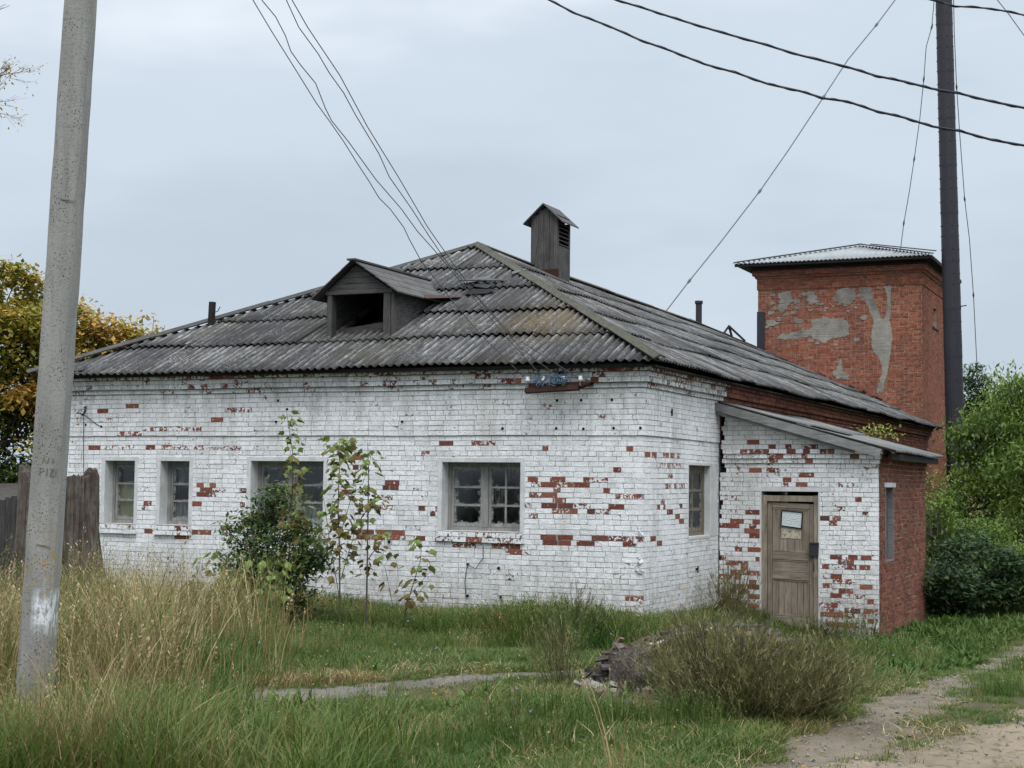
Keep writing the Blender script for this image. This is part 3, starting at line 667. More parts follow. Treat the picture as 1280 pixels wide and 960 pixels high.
R += brick_rows('S', 0, 8.5, YB, 2.655-34*ROWH, 29, 0, (), (), base=.1, seed=29)
R += brick_rows('S', 0, 3.98, YB, 2.655-5*ROWH, 5, 0, (), (), base=.1, seed=31)
R += brick_rows('S', 0, 3.98, YB, 2.655, 9, .022, (), (), base=.1, seed=30)
for k, (pj, st) in enumerate(((.05, 'str'), (.11, 'header'), (.12, 'str'), (.175, 'str'))):
    R += brick_rows('S', 0, 3.96, YB, WT+k*ROWH, 1, pj, (), (), style=st, seed=32+k)
put_bricks(R, M_red, wall_o, 0)
# windows
wl = [dict(sashes=1, cols=(1,), curtain={0: (-.02, 1.02, 0, .66)}, label='narrow window with a beige curtain in its lower panes'),
      dict(sashes=1, cols=(1,), rag={0: .34}, label='narrow window with crumpled white cloth behind its bottom pane'),
      dict(sashes=2, cols=(1, 1), rag={1: .32}, label='wide window half hidden behind the saplings'),
      dict(sashes=2, cols=(1, 2), rag={}, label='wide window with six dusty panes right of the saplings')]
for (a, b, c, d), kw in zip(W_F, wl):
    window(house, 'F', 0, a, b, c, d, dep=.21, fr=M_wood_frame, **kw)
    reveal(house, 'F', 0, a, b, c, d, .21)
window(house, 'S', 0, W_S[0]+.0, W_S[1]-.12, W_S[2], W_S[3], dep=.10, sashes=1, cols=(2,), fr=M_wood_frame_br, curtain={0: (0, .5, 0, .66)}, label='side window with brown frame and beige curtain', mull=.06)
reveal(house, 'S', 0, W_S[0], W_S[1]-.12, W_S[2], W_S[3], .10, .05)
q = MB(); q.box(-.2, .010, W_S[1]-.07, W_S[1]+.26, W_S[2]-.02, W_S[3]+.04); q.build('plaster_patch', M_plaster, house)
# brick sills under the four front windows
for i, (a, b, c, d) in enumerate(W_F):
    so = MB(); so.box(a-.04, b+.05, -.045, .02, c-.155, c-.012); so.box(a, b, -.05, .2, c-.024, c-.004, 1)
    s_ = so.build('window_sill', [M_mort_w, M_wood_frame_br], house)
    zz = lambda u, z, r: (.35 if r.random() < .5 else .1)+(.45 if (i == 3 and u > -2.7 and z < 1.14 and r.random() < .8) else 0)
    sb = brick_rows('F', 0, a-.08, b+.08, c-.012-2*ROWH, 1, .055, (), (), zone=zz, seed=50+i)+brick_rows('F', 0, a-.05, b+.06, c-.012-ROWH, 1, .06, (), (), style='header', zone=zz, seed=60+i)
    put_bricks(sb, M_white, s_, 3)
# crumbled corner: broken stubs of brick at the arris
cr_ = MB(); rg = random.Random(3)
for i in range(16):
    z = 1.28-rg.random()*.62 if i < 9 else rg.uniform(.05, .5); s = rg.uniform(.02, .045)
    q = Euler((rg.random()*3, rg.random()*3, rg.random()*3)).to_matrix()
    cr_.obb((rg.uniform(-.10, .0), rg.uniform(-.012, .012), z), q@Vector((s, 0, 0)), q@Vector((0, s*.5, 0)), q@Vector((0, 0, s*.7)))
o = cr_.build('broken_mortar', M_plaster, wall_o)
# dark wall holes, built as short black pegs that carry their darkness in colour
pegs = [(-10.0, 3.10), (-9.98, 2.85), (-9.65, 2.82), (-6.15, 3.22), (-5.98, 3.08), (-6.18, 2.88), (-5.85, 2.85), (-3.9, 2.87), (-1.32, 3.17), (-.94, 3.17), (-.46, 3.17), (-1.33, 2.76), (-.9, 2.75), (-.43, 2.76), (-.02, 2.76), (-2.2, 2.76), (-2.75, .72), (-2.24, .68), (-2.75, .25), (-2.2, .25), (-4.1, 1.02)]
for (u, z) in pegs:
    q = MB(); q.tube([(u, .03, z), (u, -.03, z)], .021, 8); q.tube([(u, -.03, z), (u+.008, -.042, z-.004)], .014, 6); q.build('hole_peg', M_void, house)
for (y, z) in ((1.25, 3.05), (2.6, .62)):
    q = MB(); q.tube([(-.03, y, z), (.04, y, z)], .018, 8); q.tube([(.04, y, z+.05), (.04, y, z-.06)], .012, 6); q.build('hole_peg', M_void, house)
# hook and loose wires by the left end
q = MB(); q.tube([(-10.02, -.02, 3.14), (-9.96, -.06, 3.16), (-9.95, -.08, 3.08), (-10.0, -.09, 3.01), (-10.06, -.07, 3.04)], .016, 6); q.build('iron_hook', M_black, house)
q = MB(); q.tube([(-9.99, -.07, 3.02), (-9.75, -.03, 2.86), (-9.62, -.02, 2.80)], .006, 5); q.tube([(-9.99, -.07, 3.02), (-10.0, -.04, 2.5), (-9.98, -.03, 1.9), (-10.0, -.03, 1.2)], .006, 5); q.build('loose_wire', M_rust, house)
q = MB(); q.tube([(-2.75, -.03, .72), (-2.6, -.06, .66), (-2.48, -.05, .82), (-2.49, -.03, 1.0)], .008, 5); q.tube([(-2.75, -.03, .72), (-2.78, -.04, .45), (-2.76, -.03, .2)], .008, 5); q.build('loose_wire', M_wire, house)

# ---------------------------------------------------------------- main roof
EX0, EX1, EY0, EY1 = -10.95, .35, -.35, 25.6
XR = -5.3; APY = 5.55; ZE = 3.672
def zr(y): return float(np.interp(y, [APY, 9.5, 19, 25.6], [6.485, 6.40, 6.36, 6.21]))
roof = MB()
roof.box(XL+.3, -.3, .3, YB-.3, 3.53, 3.56)       # attic floor
roof_o = roof.build('roof', M_darkwood, house)
def corr_mesh(surf, u0, u1, v0, v1, pitch=.138, amp=.023, nv=3, seg=6, lift=(.03, .0), phase=0., name='roof_sheet', drop=None, cuts=(), mat=None, parent=None, clean=True, skew=0.):
    n = max(6, int(round((u1-u0)/pitch*seg))); V = []; UV = []; Wv = []; F = []
    for j in range(nv+1):
        tv = j/nv; v = v0+(v1-v0)*tv
        for i in range(n+1):
            u = u0+(u1-u0)*i/n+skew*tv; c = math.cos(2*PI*(u/pitch)+phase)
            p, nrm = surf(u, v); h = amp*c+lift[0]*(1-tv)+lift[1]*tv
            V.append((p[0]+nrm[0]*h, p[1]+nrm[1]*h, p[2]+nrm[2]*h)); UV.append((u, v)); Wv.append(.5+.5*c)
    for j in range(nv):
        for i in range(n):
            a = j*(n+1)+i; F.append((a, a+1, a+n+2, a+n+1))
    if drop: F = [f for f in F if not drop(sum((Vector(V[k]) for k in f), Vector())/4)]
    if not F: return None
    me = bpy.data.meshes.new(name); me.from_pydata(V, [], F)
    at = me.attributes.new('wave', 'FLOAT', 'POINT'); at.data.foreach_set('value', Wv)
    l = me.uv_layers.new(name='UVMap')
    for poly in me.polygons:
        for li in poly.loop_indices: l.data[li].uv = UV[me.loops[li].vertex_index]
    for co, no in cuts:
        bm = bmesh.new(); bm.from_mesh(me)
        bmesh.ops.bisect_plane(bm, geom=bm.verts[:]+bm.edges[:]+bm.faces[:], plane_co=co, plane_no=no, clear_outer=True, dist=1e-4)
        bm.to_mesh(me); bm.free()
    if not me.polygons: return None
    me.polygons.foreach_set('use_smooth', [True]*len(me.polygons)); me.materials.append(mat or M_slate); me.update()
    o = link(bpy.data.objects.new(name, me), parent)
    so = o.modifiers.new('solid', 'SOLIDIFY'); so.thickness = .007; so.offset = -1
    return o
# front hip face: u = X, v = distance up the slope
fl = math.hypot(APY-EY0, zr(APY)-ZE); fc, fs_ = (APY-EY0)/fl, (zr(APY)-ZE)/fl
def S_front(u, v): return (u, EY0+v*fc, ZE+v*fs_-.02*math.sin(u*.55)*(1-v/fl)), (0, -fs_, fc)
def S_right(u, v):
    z1 = zr(u); L = math.hypot(EX1-XR, z1-ZE); c, s = (EX1-XR)/L, (z1-ZE)/L
    return (EX1-v*c, u, ZE+v*s+.012*math.sin(u*1.3)), (s, 0, c)
apex = Vector((XR, APY, zr(APY)))
def hipcut(corner, keep):
    d = Vector((apex.x-corner.x, apex.y-corner.y, 0)); n = Vector((-d.y, d.x, 0)).normalized()
    if (Vector(keep)-corner).dot(n) > 0: n = -n
    return (corner+n*.0, n)
cR = Vector((EX1, EY0, ZE)); cL = Vector((EX0, EY0, ZE)); rg = random.Random(8)
kf = Vector((XR, 1, ZE))
def drop_dormer(p): return -5.72 < p.x < -4.80 and .98 < p.y < 2.55
rowv = [0, 1.25, 2.5, 3.75, 5.0, 6.25, 7.2]
for r in range(6):
    v0, v1 = rowv[r], min(rowv[r+1]+.10, fl)
    if v0 >= fl: break
    y0 = EY0+v0*fc; t = (y0-EY0)/(APY-EY0); xa, xb = EX0+(XR-EX0)*t, EX1+(XR-EX1)*t
    x = xa-.3-rg.random()*.6
    while x < xb:
        w = 1.08
        j = rg.uniform(-.055, .05) if r else rg.uniform(-.06, .02)
        corr_mesh(S_front, x, x+w+.07, v0+j, v1, lift=(.030+rg.uniform(0, .020), rg.uniform(-.006, .006)), parent=roof_o, drop=drop_dormer,
                  cuts=(hipcut(cR, kf), hipcut(cL, kf)), phase=0, skew=rg.uniform(-.012, .012))
        x += w
kr = Vector((XR+2, 12, ZE))
for r in range(6):
    v0 = rowv[r]; y = EY0-.2
    while y < EY1:
        L = math.hypot(EX1-XR, zr(y)-ZE); v1 = min(rowv[r+1]+.10, L)
        if v0 < L-.05:
            corr_mesh(S_right, y, min(y+1.15, EY1), v0+rg.uniform(-.06, .06), v1, lift=(.028+rg.uniform(0, .024), rg.uniform(-.005, .006)), parent=roof_o, cuts=(hipcut(cR, kr),), nv=2, seg=5, skew=rg.uniform(-.015, .015))
        y += 1.08
# far slopes, out of sight from here
ml = MB(); zL = lambda y: zr(y)
ys = [APY, 9.5, 14, 19, EY1]
for a, b in zip(ys[:-1], ys[1:]): ml.add([(EX0, a, ZE), (XR, a, zr(a)), (XR, b, zr(b)), (EX0, b, ZE)], [(0, 1, 2, 3)])
ml.add([(EX0, EY0, ZE), (XR, APY, zr(APY)), (EX0, APY, ZE)], [(0, 1, 2)])
ml.add([(EX0, EY1, ZE), (XR, EY1, zr(EY1)), (EX1, EY1, ZE)], [(0, 1, 2)])
ml.build('roof_slope', m_simple('dull slate', (.14, .14, .14), (.06, .06, .06)), roof_o)
# battens under the sheets; thin dark eave boards stand in for the shadow gap
for k in range(7):
    v = .12+k*1.0
    if v > fl-.4: break
    t = v/fl; p0, _ = S_front(EX0+(XR-EX0)*t+.15, v); p1, _ = S_front(EX1+(XR-EX1)*t-.15, v)
    for a, b in ((p0[0], min(-5.9, p1[0])), (max(-4.6, p0[0]), p1[0])) if 1.3 < v < 3.2 else ((p0[0], p1[0]),):
        q = MB(); q.beam((a, p0[1], p0[2]-.05), (b, p0[1], p0[2]-.05), .08, .03); q.build('batten', M_darkwood, roof_o)
for (p0, p1) in ((Vector((EX0+.06, EY0+.10, ZE-.03)), Vector((EX1-.06, EY0+.10, ZE-.03))), (Vector((EX1-.10, EY0+.13, ZE-.03)), Vector((EX1-.10, EY1, ZE-.03)))):
    q = MB(); q.beam(p0-Vector((0, 0, .0)), p1, .03, .025); q.build('eave_board', M_darkwood, roof_o)
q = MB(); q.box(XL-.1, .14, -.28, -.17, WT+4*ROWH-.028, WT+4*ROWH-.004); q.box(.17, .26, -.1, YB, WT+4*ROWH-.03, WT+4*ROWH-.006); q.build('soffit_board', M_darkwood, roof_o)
# hip and ridge boards: two boards in a V, in lengths
def cap_boards(p0, p1, n, wl_, dl, wr_, dr, mat, parent, lift=.075):
    p0 = Vector(p0); p1 = Vector(p1); rr = random.Random(int(p0.x*7+p1.y*3))
    for i in range(n):
        a = p0.lerp(p1, i/n); b = p0.lerp(p1, (i+1)/n+ (.01 if i < n-1 else 0)); up = Vector((0, 0, lift+.012*(n-i)))
        for (w, d) in ((wl_, dl), (wr_, dr)):
            d = Vector(d).normalized(); ax = (b-a)/2; dd = (d-ax.normalized()*d.dot(ax.normalized())).normalized(); nn = ax.normalized().cross(dd)
            if nn.z < 0: nn = -nn
            q = MB(); q.obb((a+b)/2+up+dd*(w/2-.01)+nn*.004, ax, dd*w/2, nn*.012); q.build('ridge_board', mat, parent)
dF = Vector((0, -fc, -fs_)); dRt = Vector((1, 0, -.495)).normalized(); dLt = Vector((-1, 0, -.495)).normalized()
cap_boards(cR+Vector((.05, -.05, -.02)), apex, 5, .115, dF+dLt*.6, .10, dRt+Vector((0, .6, 0)), M_wood_moss, roof_o, .055)
cap_boards(cL+Vector((-.02, -.05, 0)), apex, 4, .12, dF+dRt*.6, .12, dLt+Vector((0, .6, 0)), M_wood_grey_x, roof_o, .040)
pr = [(XR, y, zr(y)) for y in (APY, 9.5, 19, EY1)]
for a, b, n in zip(pr[:-1], pr[1:], (1, 3, 2)): cap_boards(a, b, n, .18, dRt, .18, dLt, M_wood_moss, roof_o, .05)
# gable-end verge against the tower
q = MB(); q.beam((XR, EY1+.02, zr(EY1)+.05), (EX1, EY1+.02, ZE+.05), .16, .05); q.build('verge_board', M_verge, roof_o)
# bent tin at the eaves and broken pieces lying on the roof
for k, (x, y, ax, s) in enumerate(((-4.25, 3.35, .3, .26), (-3.95, 3.0, -.5, .18), (-3.6, 3.7, .8, .15), (-10.0, -.25, .1, .16))):
    p, n_ = S_front(x, (y-EY0)/fc); p = Vector(p)+Vector(n_)*.075; e1 = Vector((math.cos(ax), math.sin(ax)*fc, math.sin(ax)*fs_)); e2 = Vector(n_).cross(e1)
    q = MB(); q.add([p-e1*s-e2*s*.5, p+e1*s-e2*s*.35, p+e1*s*.8+e2*s*.5, p-e1*s*.7+e2*s*.42], [(0, 1, 2, 3)])
    o = q.build('broken_sheet', M_slate_l if k % 2 == 0 else M_slate, roof_o); so = o.modifiers.new('solid', 'SOLIDIFY'); so.thickness = .01
q = MB(); p, n_ = S_front(-4.1, (3.2-EY0)/fc); p = Vector(p)+Vector(n_)*.10; q.beam(p-Vector((.35, .1, -.02)), p+Vector((.42, .05, .0)), .12, .03); q.build('loose_plank', M_verge, roof_o)
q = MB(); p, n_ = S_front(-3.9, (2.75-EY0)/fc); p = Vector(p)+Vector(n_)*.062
q.add([p+Vector((-.30, -.1, -.05)), p+Vector((.18, -.12, -.055)), p+Vector((.30, .1, .045)), p+Vector((-.15, .14, .065))], [(0, 1, 2, 3)]); o = q.build('roof_hole_dark', M_void, roof_o); so = o.modifiers.new('solid', 'SOLIDIFY'); so.thickness = .004  # black sheet on the slates, painted darkness of a hole

# ---------------------------------------------------------------- dormer
dm = MB(); DY = .92
dm.box(-5.86, -5.75, DY+.03, DY+.15, 4.20, 5.05)
dormer = dm.build('dormer', M_wood_grey, house)
def dbox(name, x0, x1, y0, y1, z0, z1, mat=M_wood_grey): q = MB(); q.box(x0, x1, y0, y1, z0, z1); return q.build(name, mat, dormer)
dbox('frame_post', -5.835, -5.755, DY, DY+.1, 4.27, 5.02); dbox('frame_post', -4.78, -4.66, DY, DY+.1, 4.27, 5.07)
dbox('frame_post', -4.655, -4.60, DY+.02, DY+.11, 4.25, 5.08)
dbox('frame_rail', -5.755, -4.78, DY+.005, DY+.09, 4.27, 4.315, M_wood_grey_x)
dbox('frame_rail', -5.87, -4.62, DY-.012, DY+.08, 5.015, 5.085, M_wood_grey_x)
DP = Vector((-5.30, DY, 5.50))
for k in range(4):                        # gable boards
    z0 = 5.09+k*.10; z1 = z0+.094; f = lambda z: (5.50-z)/(5.50-5.03)
    xa0, xb0 = DP.x-.60*f(z0), DP.x+.70*f(z0); xa1, xb1 = DP.x-.60*f(z1), DP.x+.70*f(z1)
    q = MB(); vs = [(xa0, DY-.004*(k % 2), z0), (xb0, DY-.004*(k % 2), z0), (xb1, DY-.004*(k % 2), z1), (xa1, DY-.004*(k % 2), z1)]
    vs += [(a, b+.025, c) for a, b, c in vs]
    q.add(vs, [(0, 1, 2, 3), (7, 6, 5, 4), (0, 4, 5, 1), (2, 6, 7, 3), (1, 5, 6, 2), (3, 7, 4, 0)]); q.build('gable_board', M_wood_grey_x, dormer)
# cheeks of boards laid parallel to the roof slope
for xs in (-4.635, -5.84):
    for k in range(7):
        off = k*.115; q = MB()
        pts = []
        z_r = lambda y: ZE+(y-EY0)*fs_/fc
        a0, a1 = z_r(DY)+off, z_r(DY)+off+.108
        ztop = 5.05
        ym = lambda a: DY+.11+max(0, (ztop-a))/(fs_/fc)
        if a0 >= ztop: break
        a1 = min(a1, ztop); y0 = DY+.11
        vs = [(xs, y0, a0+.05), (xs, y0+(ztop-a0)/(fs_/fc)-.1, ztop), (xs, y0+max(.0, (ztop-a1)/(fs_/fc)-.1), ztop), (xs, y0, a1+.05 if a1 < ztop else ztop)]
        vs += [(x-.02, y, z) for x, y, z in vs]
        q.add(vs, [(0, 1, 2, 3), (7, 6, 5, 4), (0, 4, 5, 1), (2, 6, 7, 3), (1, 5, 6, 2), (3, 7, 4, 0)]); q.build('cheek_board', M_wood_grey_y, dormer)
# dormer roof: boards along both slopes, right side longer and lower
for sgn, xe, ze in ((-1, -6.06, 4.96), (1, -4.46, 5.02)):
    for k in range(4):
        t0, t1 = k/4, (k+1)/4; A = Vector((DP.x, 0, 5.545)); Bq = Vector((xe, 0, ze))
        a = A.lerp(Bq, t0); b = A.lerp(Bq, t1+.02)
        yend = [3.55, 3.3, 3.0, 2.75][k] if sgn > 0 else [3.5, 3.2, 2.95, 2.7][k]
        q = MB(); dz = .018*(4-k)*.4
        vs = [(a.x, DY-.14, a.z+dz), (b.x, DY-.14, b.z+dz), (b.x, yend, b.z+dz), (a.x, yend, a.z+dz)]; vs += [(x, y, z-.022) for x, y, z in vs]
        fs = [(0, 1, 2, 3), (7, 6, 5, 4), (0, 4, 5, 1), (2, 6, 7, 3), (1, 5, 6, 2), (3, 7, 4, 0)]
        q.add(vs, fs if sgn < 0 else [tuple(reversed(f)) for f in fs]); q.build('roof_board', M_wood_grey_y, dormer)
q = MB(); q.beam((DP.x, DY-.18, 5.565), (DP.x, 3.5, 5.565), .16, .03); q.build('ridge_board', M_wood_grey_y, dormer)
q = MB()
vs = [(-4.62, 1.75, 5.085), (-4.40, 1.7, 5.00), (-4.12, 2.85, 5.14), (-3.85, 3.05, 5.27), (-4.60, 2.9, 5.17)]
q.add(vs, [(0, 1, 2, 4), (4, 2, 3)]); o = q.build('rusty_flashing', M_rust, dormer); so = o.modifiers.new('solid', 'SOLIDIFY'); so.thickness = .006
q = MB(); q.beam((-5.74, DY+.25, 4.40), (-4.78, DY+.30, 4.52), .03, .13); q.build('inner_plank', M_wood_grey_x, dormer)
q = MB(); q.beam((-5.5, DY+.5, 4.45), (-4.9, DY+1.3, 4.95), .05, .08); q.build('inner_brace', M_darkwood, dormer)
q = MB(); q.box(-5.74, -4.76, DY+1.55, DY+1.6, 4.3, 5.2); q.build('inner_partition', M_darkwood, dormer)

# ---------------------------------------------------------------- roof ventilator
VX0, VX1, VY0, VY1 = -5.22, -4.64, 8.0, 8.66
q = MB(); q.box(VX0+.10, VX1-.10, VY0+.03, VY1-.03, 5.9, 7.43)  # black core stands in for the dark behind the louvres
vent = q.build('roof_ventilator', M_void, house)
def vplank(x0, x1, y0, y1, z0, z1, mat=M_wood_grey, name='plank'): q = MB(); q.box(x0, x1, y0, y1, z0, z1); q.build(name, mat, vent)
for k, (a, b) in enumerate(((0, .2), (.205, .36), (.365, .50), (.505, .58))):
    pass
xs = [VX0, VX0+.15, VX0+.27, VX0+.40, VX0+.50, VX1]; rg = random.Random(2)
for k in range(5): vplank(xs[k]+.003, xs[k+1]-.003, VY0-.022+.004*(k % 2), VY0, 6.24, 7.32+.30*(1-abs((xs[k]+xs[k+1])/2-(VX0+VX1)/2)/.42))
ys = [VY0+.002, VY0+.24, VY0+.45, VY1]
for k in range(3): vplank(VX1-.02, VX1+.004*(k % 2), ys[k]+.003, ys[k+1]-.003, 5.95, 6.82)
vplank(VX1-.02, VX1+.004, VY0+.002, VY0+.05, 6.82, 7.41); vplank(VX1-.02, VX1+.004, VY1-.05, VY1, 6.82, 7.41); vplank(VX1-.02, VX1+.002, VY0+.05, VY1-.05, 7.36, 7.43)
for k in range(8):
    z = 6.84+k*.085; q = MB(); q.beam((VX1-.02, VY0+.05, z+.02), (VX1-.02, VY1-.05, z+.02), .07, .012, up=(.55, 0, .85)); q.build('louvre', M_wood_grey_y, vent)
for k in range(3): vplank(VX0-.022, VX0, VY0+.22*k+.003, VY0+.22*k+.215, 6.3, 7.35)
vplank(VX0, VX1, VY1, VY1+.02, 6.2, 7.35)
for sg in (-1, 1):
    q = MB(); a = Vector(((VX0+VX1)/2, 0, 7.69)); b = Vector(((VX0+VX1)/2+sg*.44, 0, 7.29))
    vs = [(a.x, VY0-.12, a.z), (b.x, VY0-.12, b.z), (b.x, VY1+.12, b.z), (a.x, VY1+.12, a.z)]; vs += [(x, y, z-.028) for x, y, z in vs]
    fs = [(0, 1, 2, 3), (7, 6, 5, 4), (0, 4, 5, 1), (2, 6, 7, 3), (1, 5, 6, 2), (3, 7, 4, 0)]
    q.add(vs, fs if sg < 0 else [tuple(reversed(f)) for f in fs]); q.build('cap_board', M_wood_grey_y, vent)
q = MB(); q.box(VX0-.05, VX1+.04, VY0-.05, VY0-.024, 6.02, 6.32); q.box(VX1+.006, VX1+.03, VY0-.02, VY1+.03, 5.92, 6.12); q.build('rusty_flashing', M_rust, vent)
# small stove pipe, stub post on the left hip, broken timbers on the ridge
q = MB(); q.tube([(-5.25, 19.7, 6.2), (-5.25, 19.7, 6.92)], .085, 14); q.tube([(-5.25, 19.7, 6.90), (-5.25, 19.7, 6.93), (-5.25, 19.7, 7.0)], [.085, .11, .11], 14); q.build('stove_pipe', M_black, house)
q = MB(); q.beam((-8.72, 1.75, 4.55), (-8.70, 1.75, 5.10), .09, .09, up=(0, 1, 0)); q.tube([(-8.66, 1.7, 4.9), (-8.55, 1.7, 4.92), (-8.5, 1.7, 5.0)], .008, 5); q.build('stub_post', M_darkwood, house)
q = MB()
for a, b in (((-5.55, 22.7, 6.2), (-5.28, 22.8, 6.62)), ((-5.30, 22.8, 6.62), (-4.80, 22.8, 6.15)), ((-5.30, 22.85, 6.60), (-5.2, 22.9, 6.2)), ((-5.45, 22.75, 6.42), (-5.05, 22.8, 6.2))): q.beam(a, b, .06, .06)
q.build('broken_roof_timber', M_darkwood, house)
# service bracket with insulators and tangled blue wires
br = MB(); br.beam((-1.70, -.33, 3.30), (-.86, -.33, 3.335), .07, .07, up=(0, .3, 1)); br.beam((-1.66, -.30, 3.38), (-.72, -.34, 3.40), .035, .05)
br.beam((-1.68, -.33, 3.31), (-1.66, .02, 3.40), .04, .04); br.beam((-.92, -.33, 3.33), (-.72, .02, 3.42), .04, .04); br.tube([(-.9, -.3, 3.31), (-.74, -.3, 3.36), (-.70, -.3, 3.43), (-.78, -.3, 3.45)], .012, 6)
brk = br.build('service_bracket', M_rust, house)
INS = [(-1.66, -.34), (-1.42, -.34), (-1.10, -.34), (-.83, -.34)]
for (x, y) in INS:
    q = MB(); q.tube([(x, y, 3.36), (x, y, 3.42), (x, y, 3.43), (x, y, 3.47), (x, y, 3.475), (x, y, 3.505)], [.018, .018, .042, .038, .026, .028], 12); q.build('insulator', M_porc, brk, smooth=True)
q = MB(); rg = random.Random(7)
for k in range(13):
    x = rg.uniform(-1.5, -.95); x2 = x+rg.uniform(-.3, .3); p = [(x, -.36, 3.5+rg.uniform(-.02, .04))]
    for t in (.25, .5, .75): p.append((x+(x2-x)*t+rg.uniform(-.06, .06), -.38+rg.uniform(-.05, .05), 3.42+rg.uniform(-.07, .10)))
    p.append((x2, -.24, 3.56)); q.tube(p, .007, 5)
for k in range(3):
    c = Vector((-1.2+.05*k, -.40, 3.44)); q.tube([c+Vector((.06*math.cos(a), .01*k, .05*math.sin(a))) for a in np.linspace(0, 6.2, 13)], .007, 5)
q.build('wire_tangle', M_blue, brk)
q = MB(); q.tube([(-1.2, -.20, 3.62), (-1.15, -.30, 3.60), (-1.13, -.34, 3.55)], .05, 8); q.build('cable_gland', M_black, brk)
WIRES = {'A':[(0.651,-11.34,5.801),(0.582,-11.056,5.736),(0.459,-10.584,5.621),(0.303,-9.958,5.474),(0.153,-9.36,5.332),(0.076,-9.003,5.257),(-0.023,-8.566,5.162),(-0.138,-8.101,5.053),(-0.24,-7.675,4.956),(-0.337,-7.297,4.865),(-0.393,-6.95,4.81),(-0.504,-6.432,4.702),(-0.595,-6.126,4.621),(-0.752,-5.547,4.476),(-1.012,-4.315,4.224),(-1.331,-2.707,3.912),(-1.745,-0.289,3.509)],'B':[(0.707,-11.315,5.802),(0.646,-11.03,5.736),(0.599,-10.744,5.681),(0.526,-10.483,5.609),(0.447,-10.268,5.539),(0.399,-10.036,5.487),(0.339,-9.686,5.418),(0.208,-9.298,5.298),(0.144,-9.075,5.236),(0.062,-8.623,5.143),(-0.112,-7.774,4.953),(-0.249,-6.97,4.798),(-0.373,-6.362,4.662),(-0.458,-5.847,4.565),(-0.526,-5.448,4.488),(-0.829,-3.782,4.148),(-1.114,-2.152,3.827),(-1.427,-0.255,3.47)],'C':[(0.922,-11.22,5.805),(0.841,-10.975,5.729),(0.73,-10.602,5.62),(0.649,-10.163,5.525),(0.575,-9.852,5.446),(0.505,-9.484,5.365),(0.406,-9.093,5.261),(0.233,-8.338,5.073),(0.101,-7.883,4.942),(-0.056,-7.103,4.764),(-0.205,-6.423,4.6),(-0.371,-5.616,4.412),(-0.719,-3.539,3.999),(-0.925,-2.312,3.755),(-1.164,-0.247,3.467)],'D':[(0.944,-11.21,5.805),(0.879,-10.954,5.731),(0.79,-10.564,5.624),(0.643,-9.791,5.434),(0.432,-8.915,5.187),(0.211,-7.87,4.913),(-0.031,-6.784,4.621),(-0.237,-5.682,4.352),(-0.416,-4.66,4.114),(-0.625,-3.252,3.821),(-0.856,-0.329,3.468)],'E':[(2.97,-11.381,5.487),(3.265,-11.42,5.314),(3.488,-11.451,5.178),(3.734,-11.48,5.059),(3.976,-11.51,4.926),(4.21,-11.538,4.818),(4.439,-11.565,4.702),(4.662,-11.59,4.616),(4.88,-11.615,4.515),(5.093,-11.638,4.444),(5.249,-11.655,4.379),(5.403,-11.671,4.341),(5.579,-11.692,4.261),(5.752,-11.71,4.202),(5.921,-11.729,4.129),(6.088,-11.746,4.083),(6.274,-11.767,4.01),(6.456,-11.786,3.959),(6.679,-11.81,3.885)],'F':[(3.281,-11.244,5.508),(3.721,-11.323,5.289),(3.982,-11.368,5.174),(4.223,-11.41,5.063),(4.516,-11.46,4.935),(4.799,-11.508,4.818),(5.073,-11.555,4.698),(5.39,-11.609,4.576),(5.57,-11.64,4.495),(5.745,-11.669,4.436),(5.917,-11.698,4.368),(6.086,-11.725,4.316),(6.274,-11.757,4.243),(6.458,-11.787,4.182),(6.682,-11.824,4.107)],'G':[(5.675,-11.247,5.124),(5.815,-11.182,5.085),(5.979,-11.106,5.041),(6.19,-11.011,5.029),(6.378,-10.924,4.99),(6.612,-10.817,4.942)],'H':[(0.026,22.749,16.371),(-0.359,22.394,15.667),(-0.818,21.978,14.869),(-1.499,21.376,13.782),(-2.051,20.85,12.672),(-2.866,20.08,11.062),(-3.489,19.502,9.899),(-4.369,18.711,8.411),(-5.027,18.128,7.354),(-5.537,17.669,6.491)],'I':[(0.379,24.629,16.834),(0.336,24.737,16.273),(0.242,24.873,15.485),(0.069,24.927,14.919),(-0.03,25.088,14.01),(-0.183,25.279,12.866),(-0.38,25.452,11.714),(-0.547,25.589,10.786),(-0.738,25.716,9.853),(-0.856,25.834,9.103),(-0.97,25.932,8.443)],'J':[(0.812,25.26,16.853),(0.721,26.012,15.626),(0.651,26.936,14.15),(0.622,27.767,12.846),(0.597,28.922,11.048),(0.633,29.693,9.889),(0.604,30.765,8.215),(0.529,32.018,6.227),(0.512,32.507,5.461)],'K':[(4.847,-0.883,8.516),(5.04,-0.777,8.231),(5.187,-0.697,8.028),(5.352,-0.605,7.773),(5.537,-0.505,7.519)]}
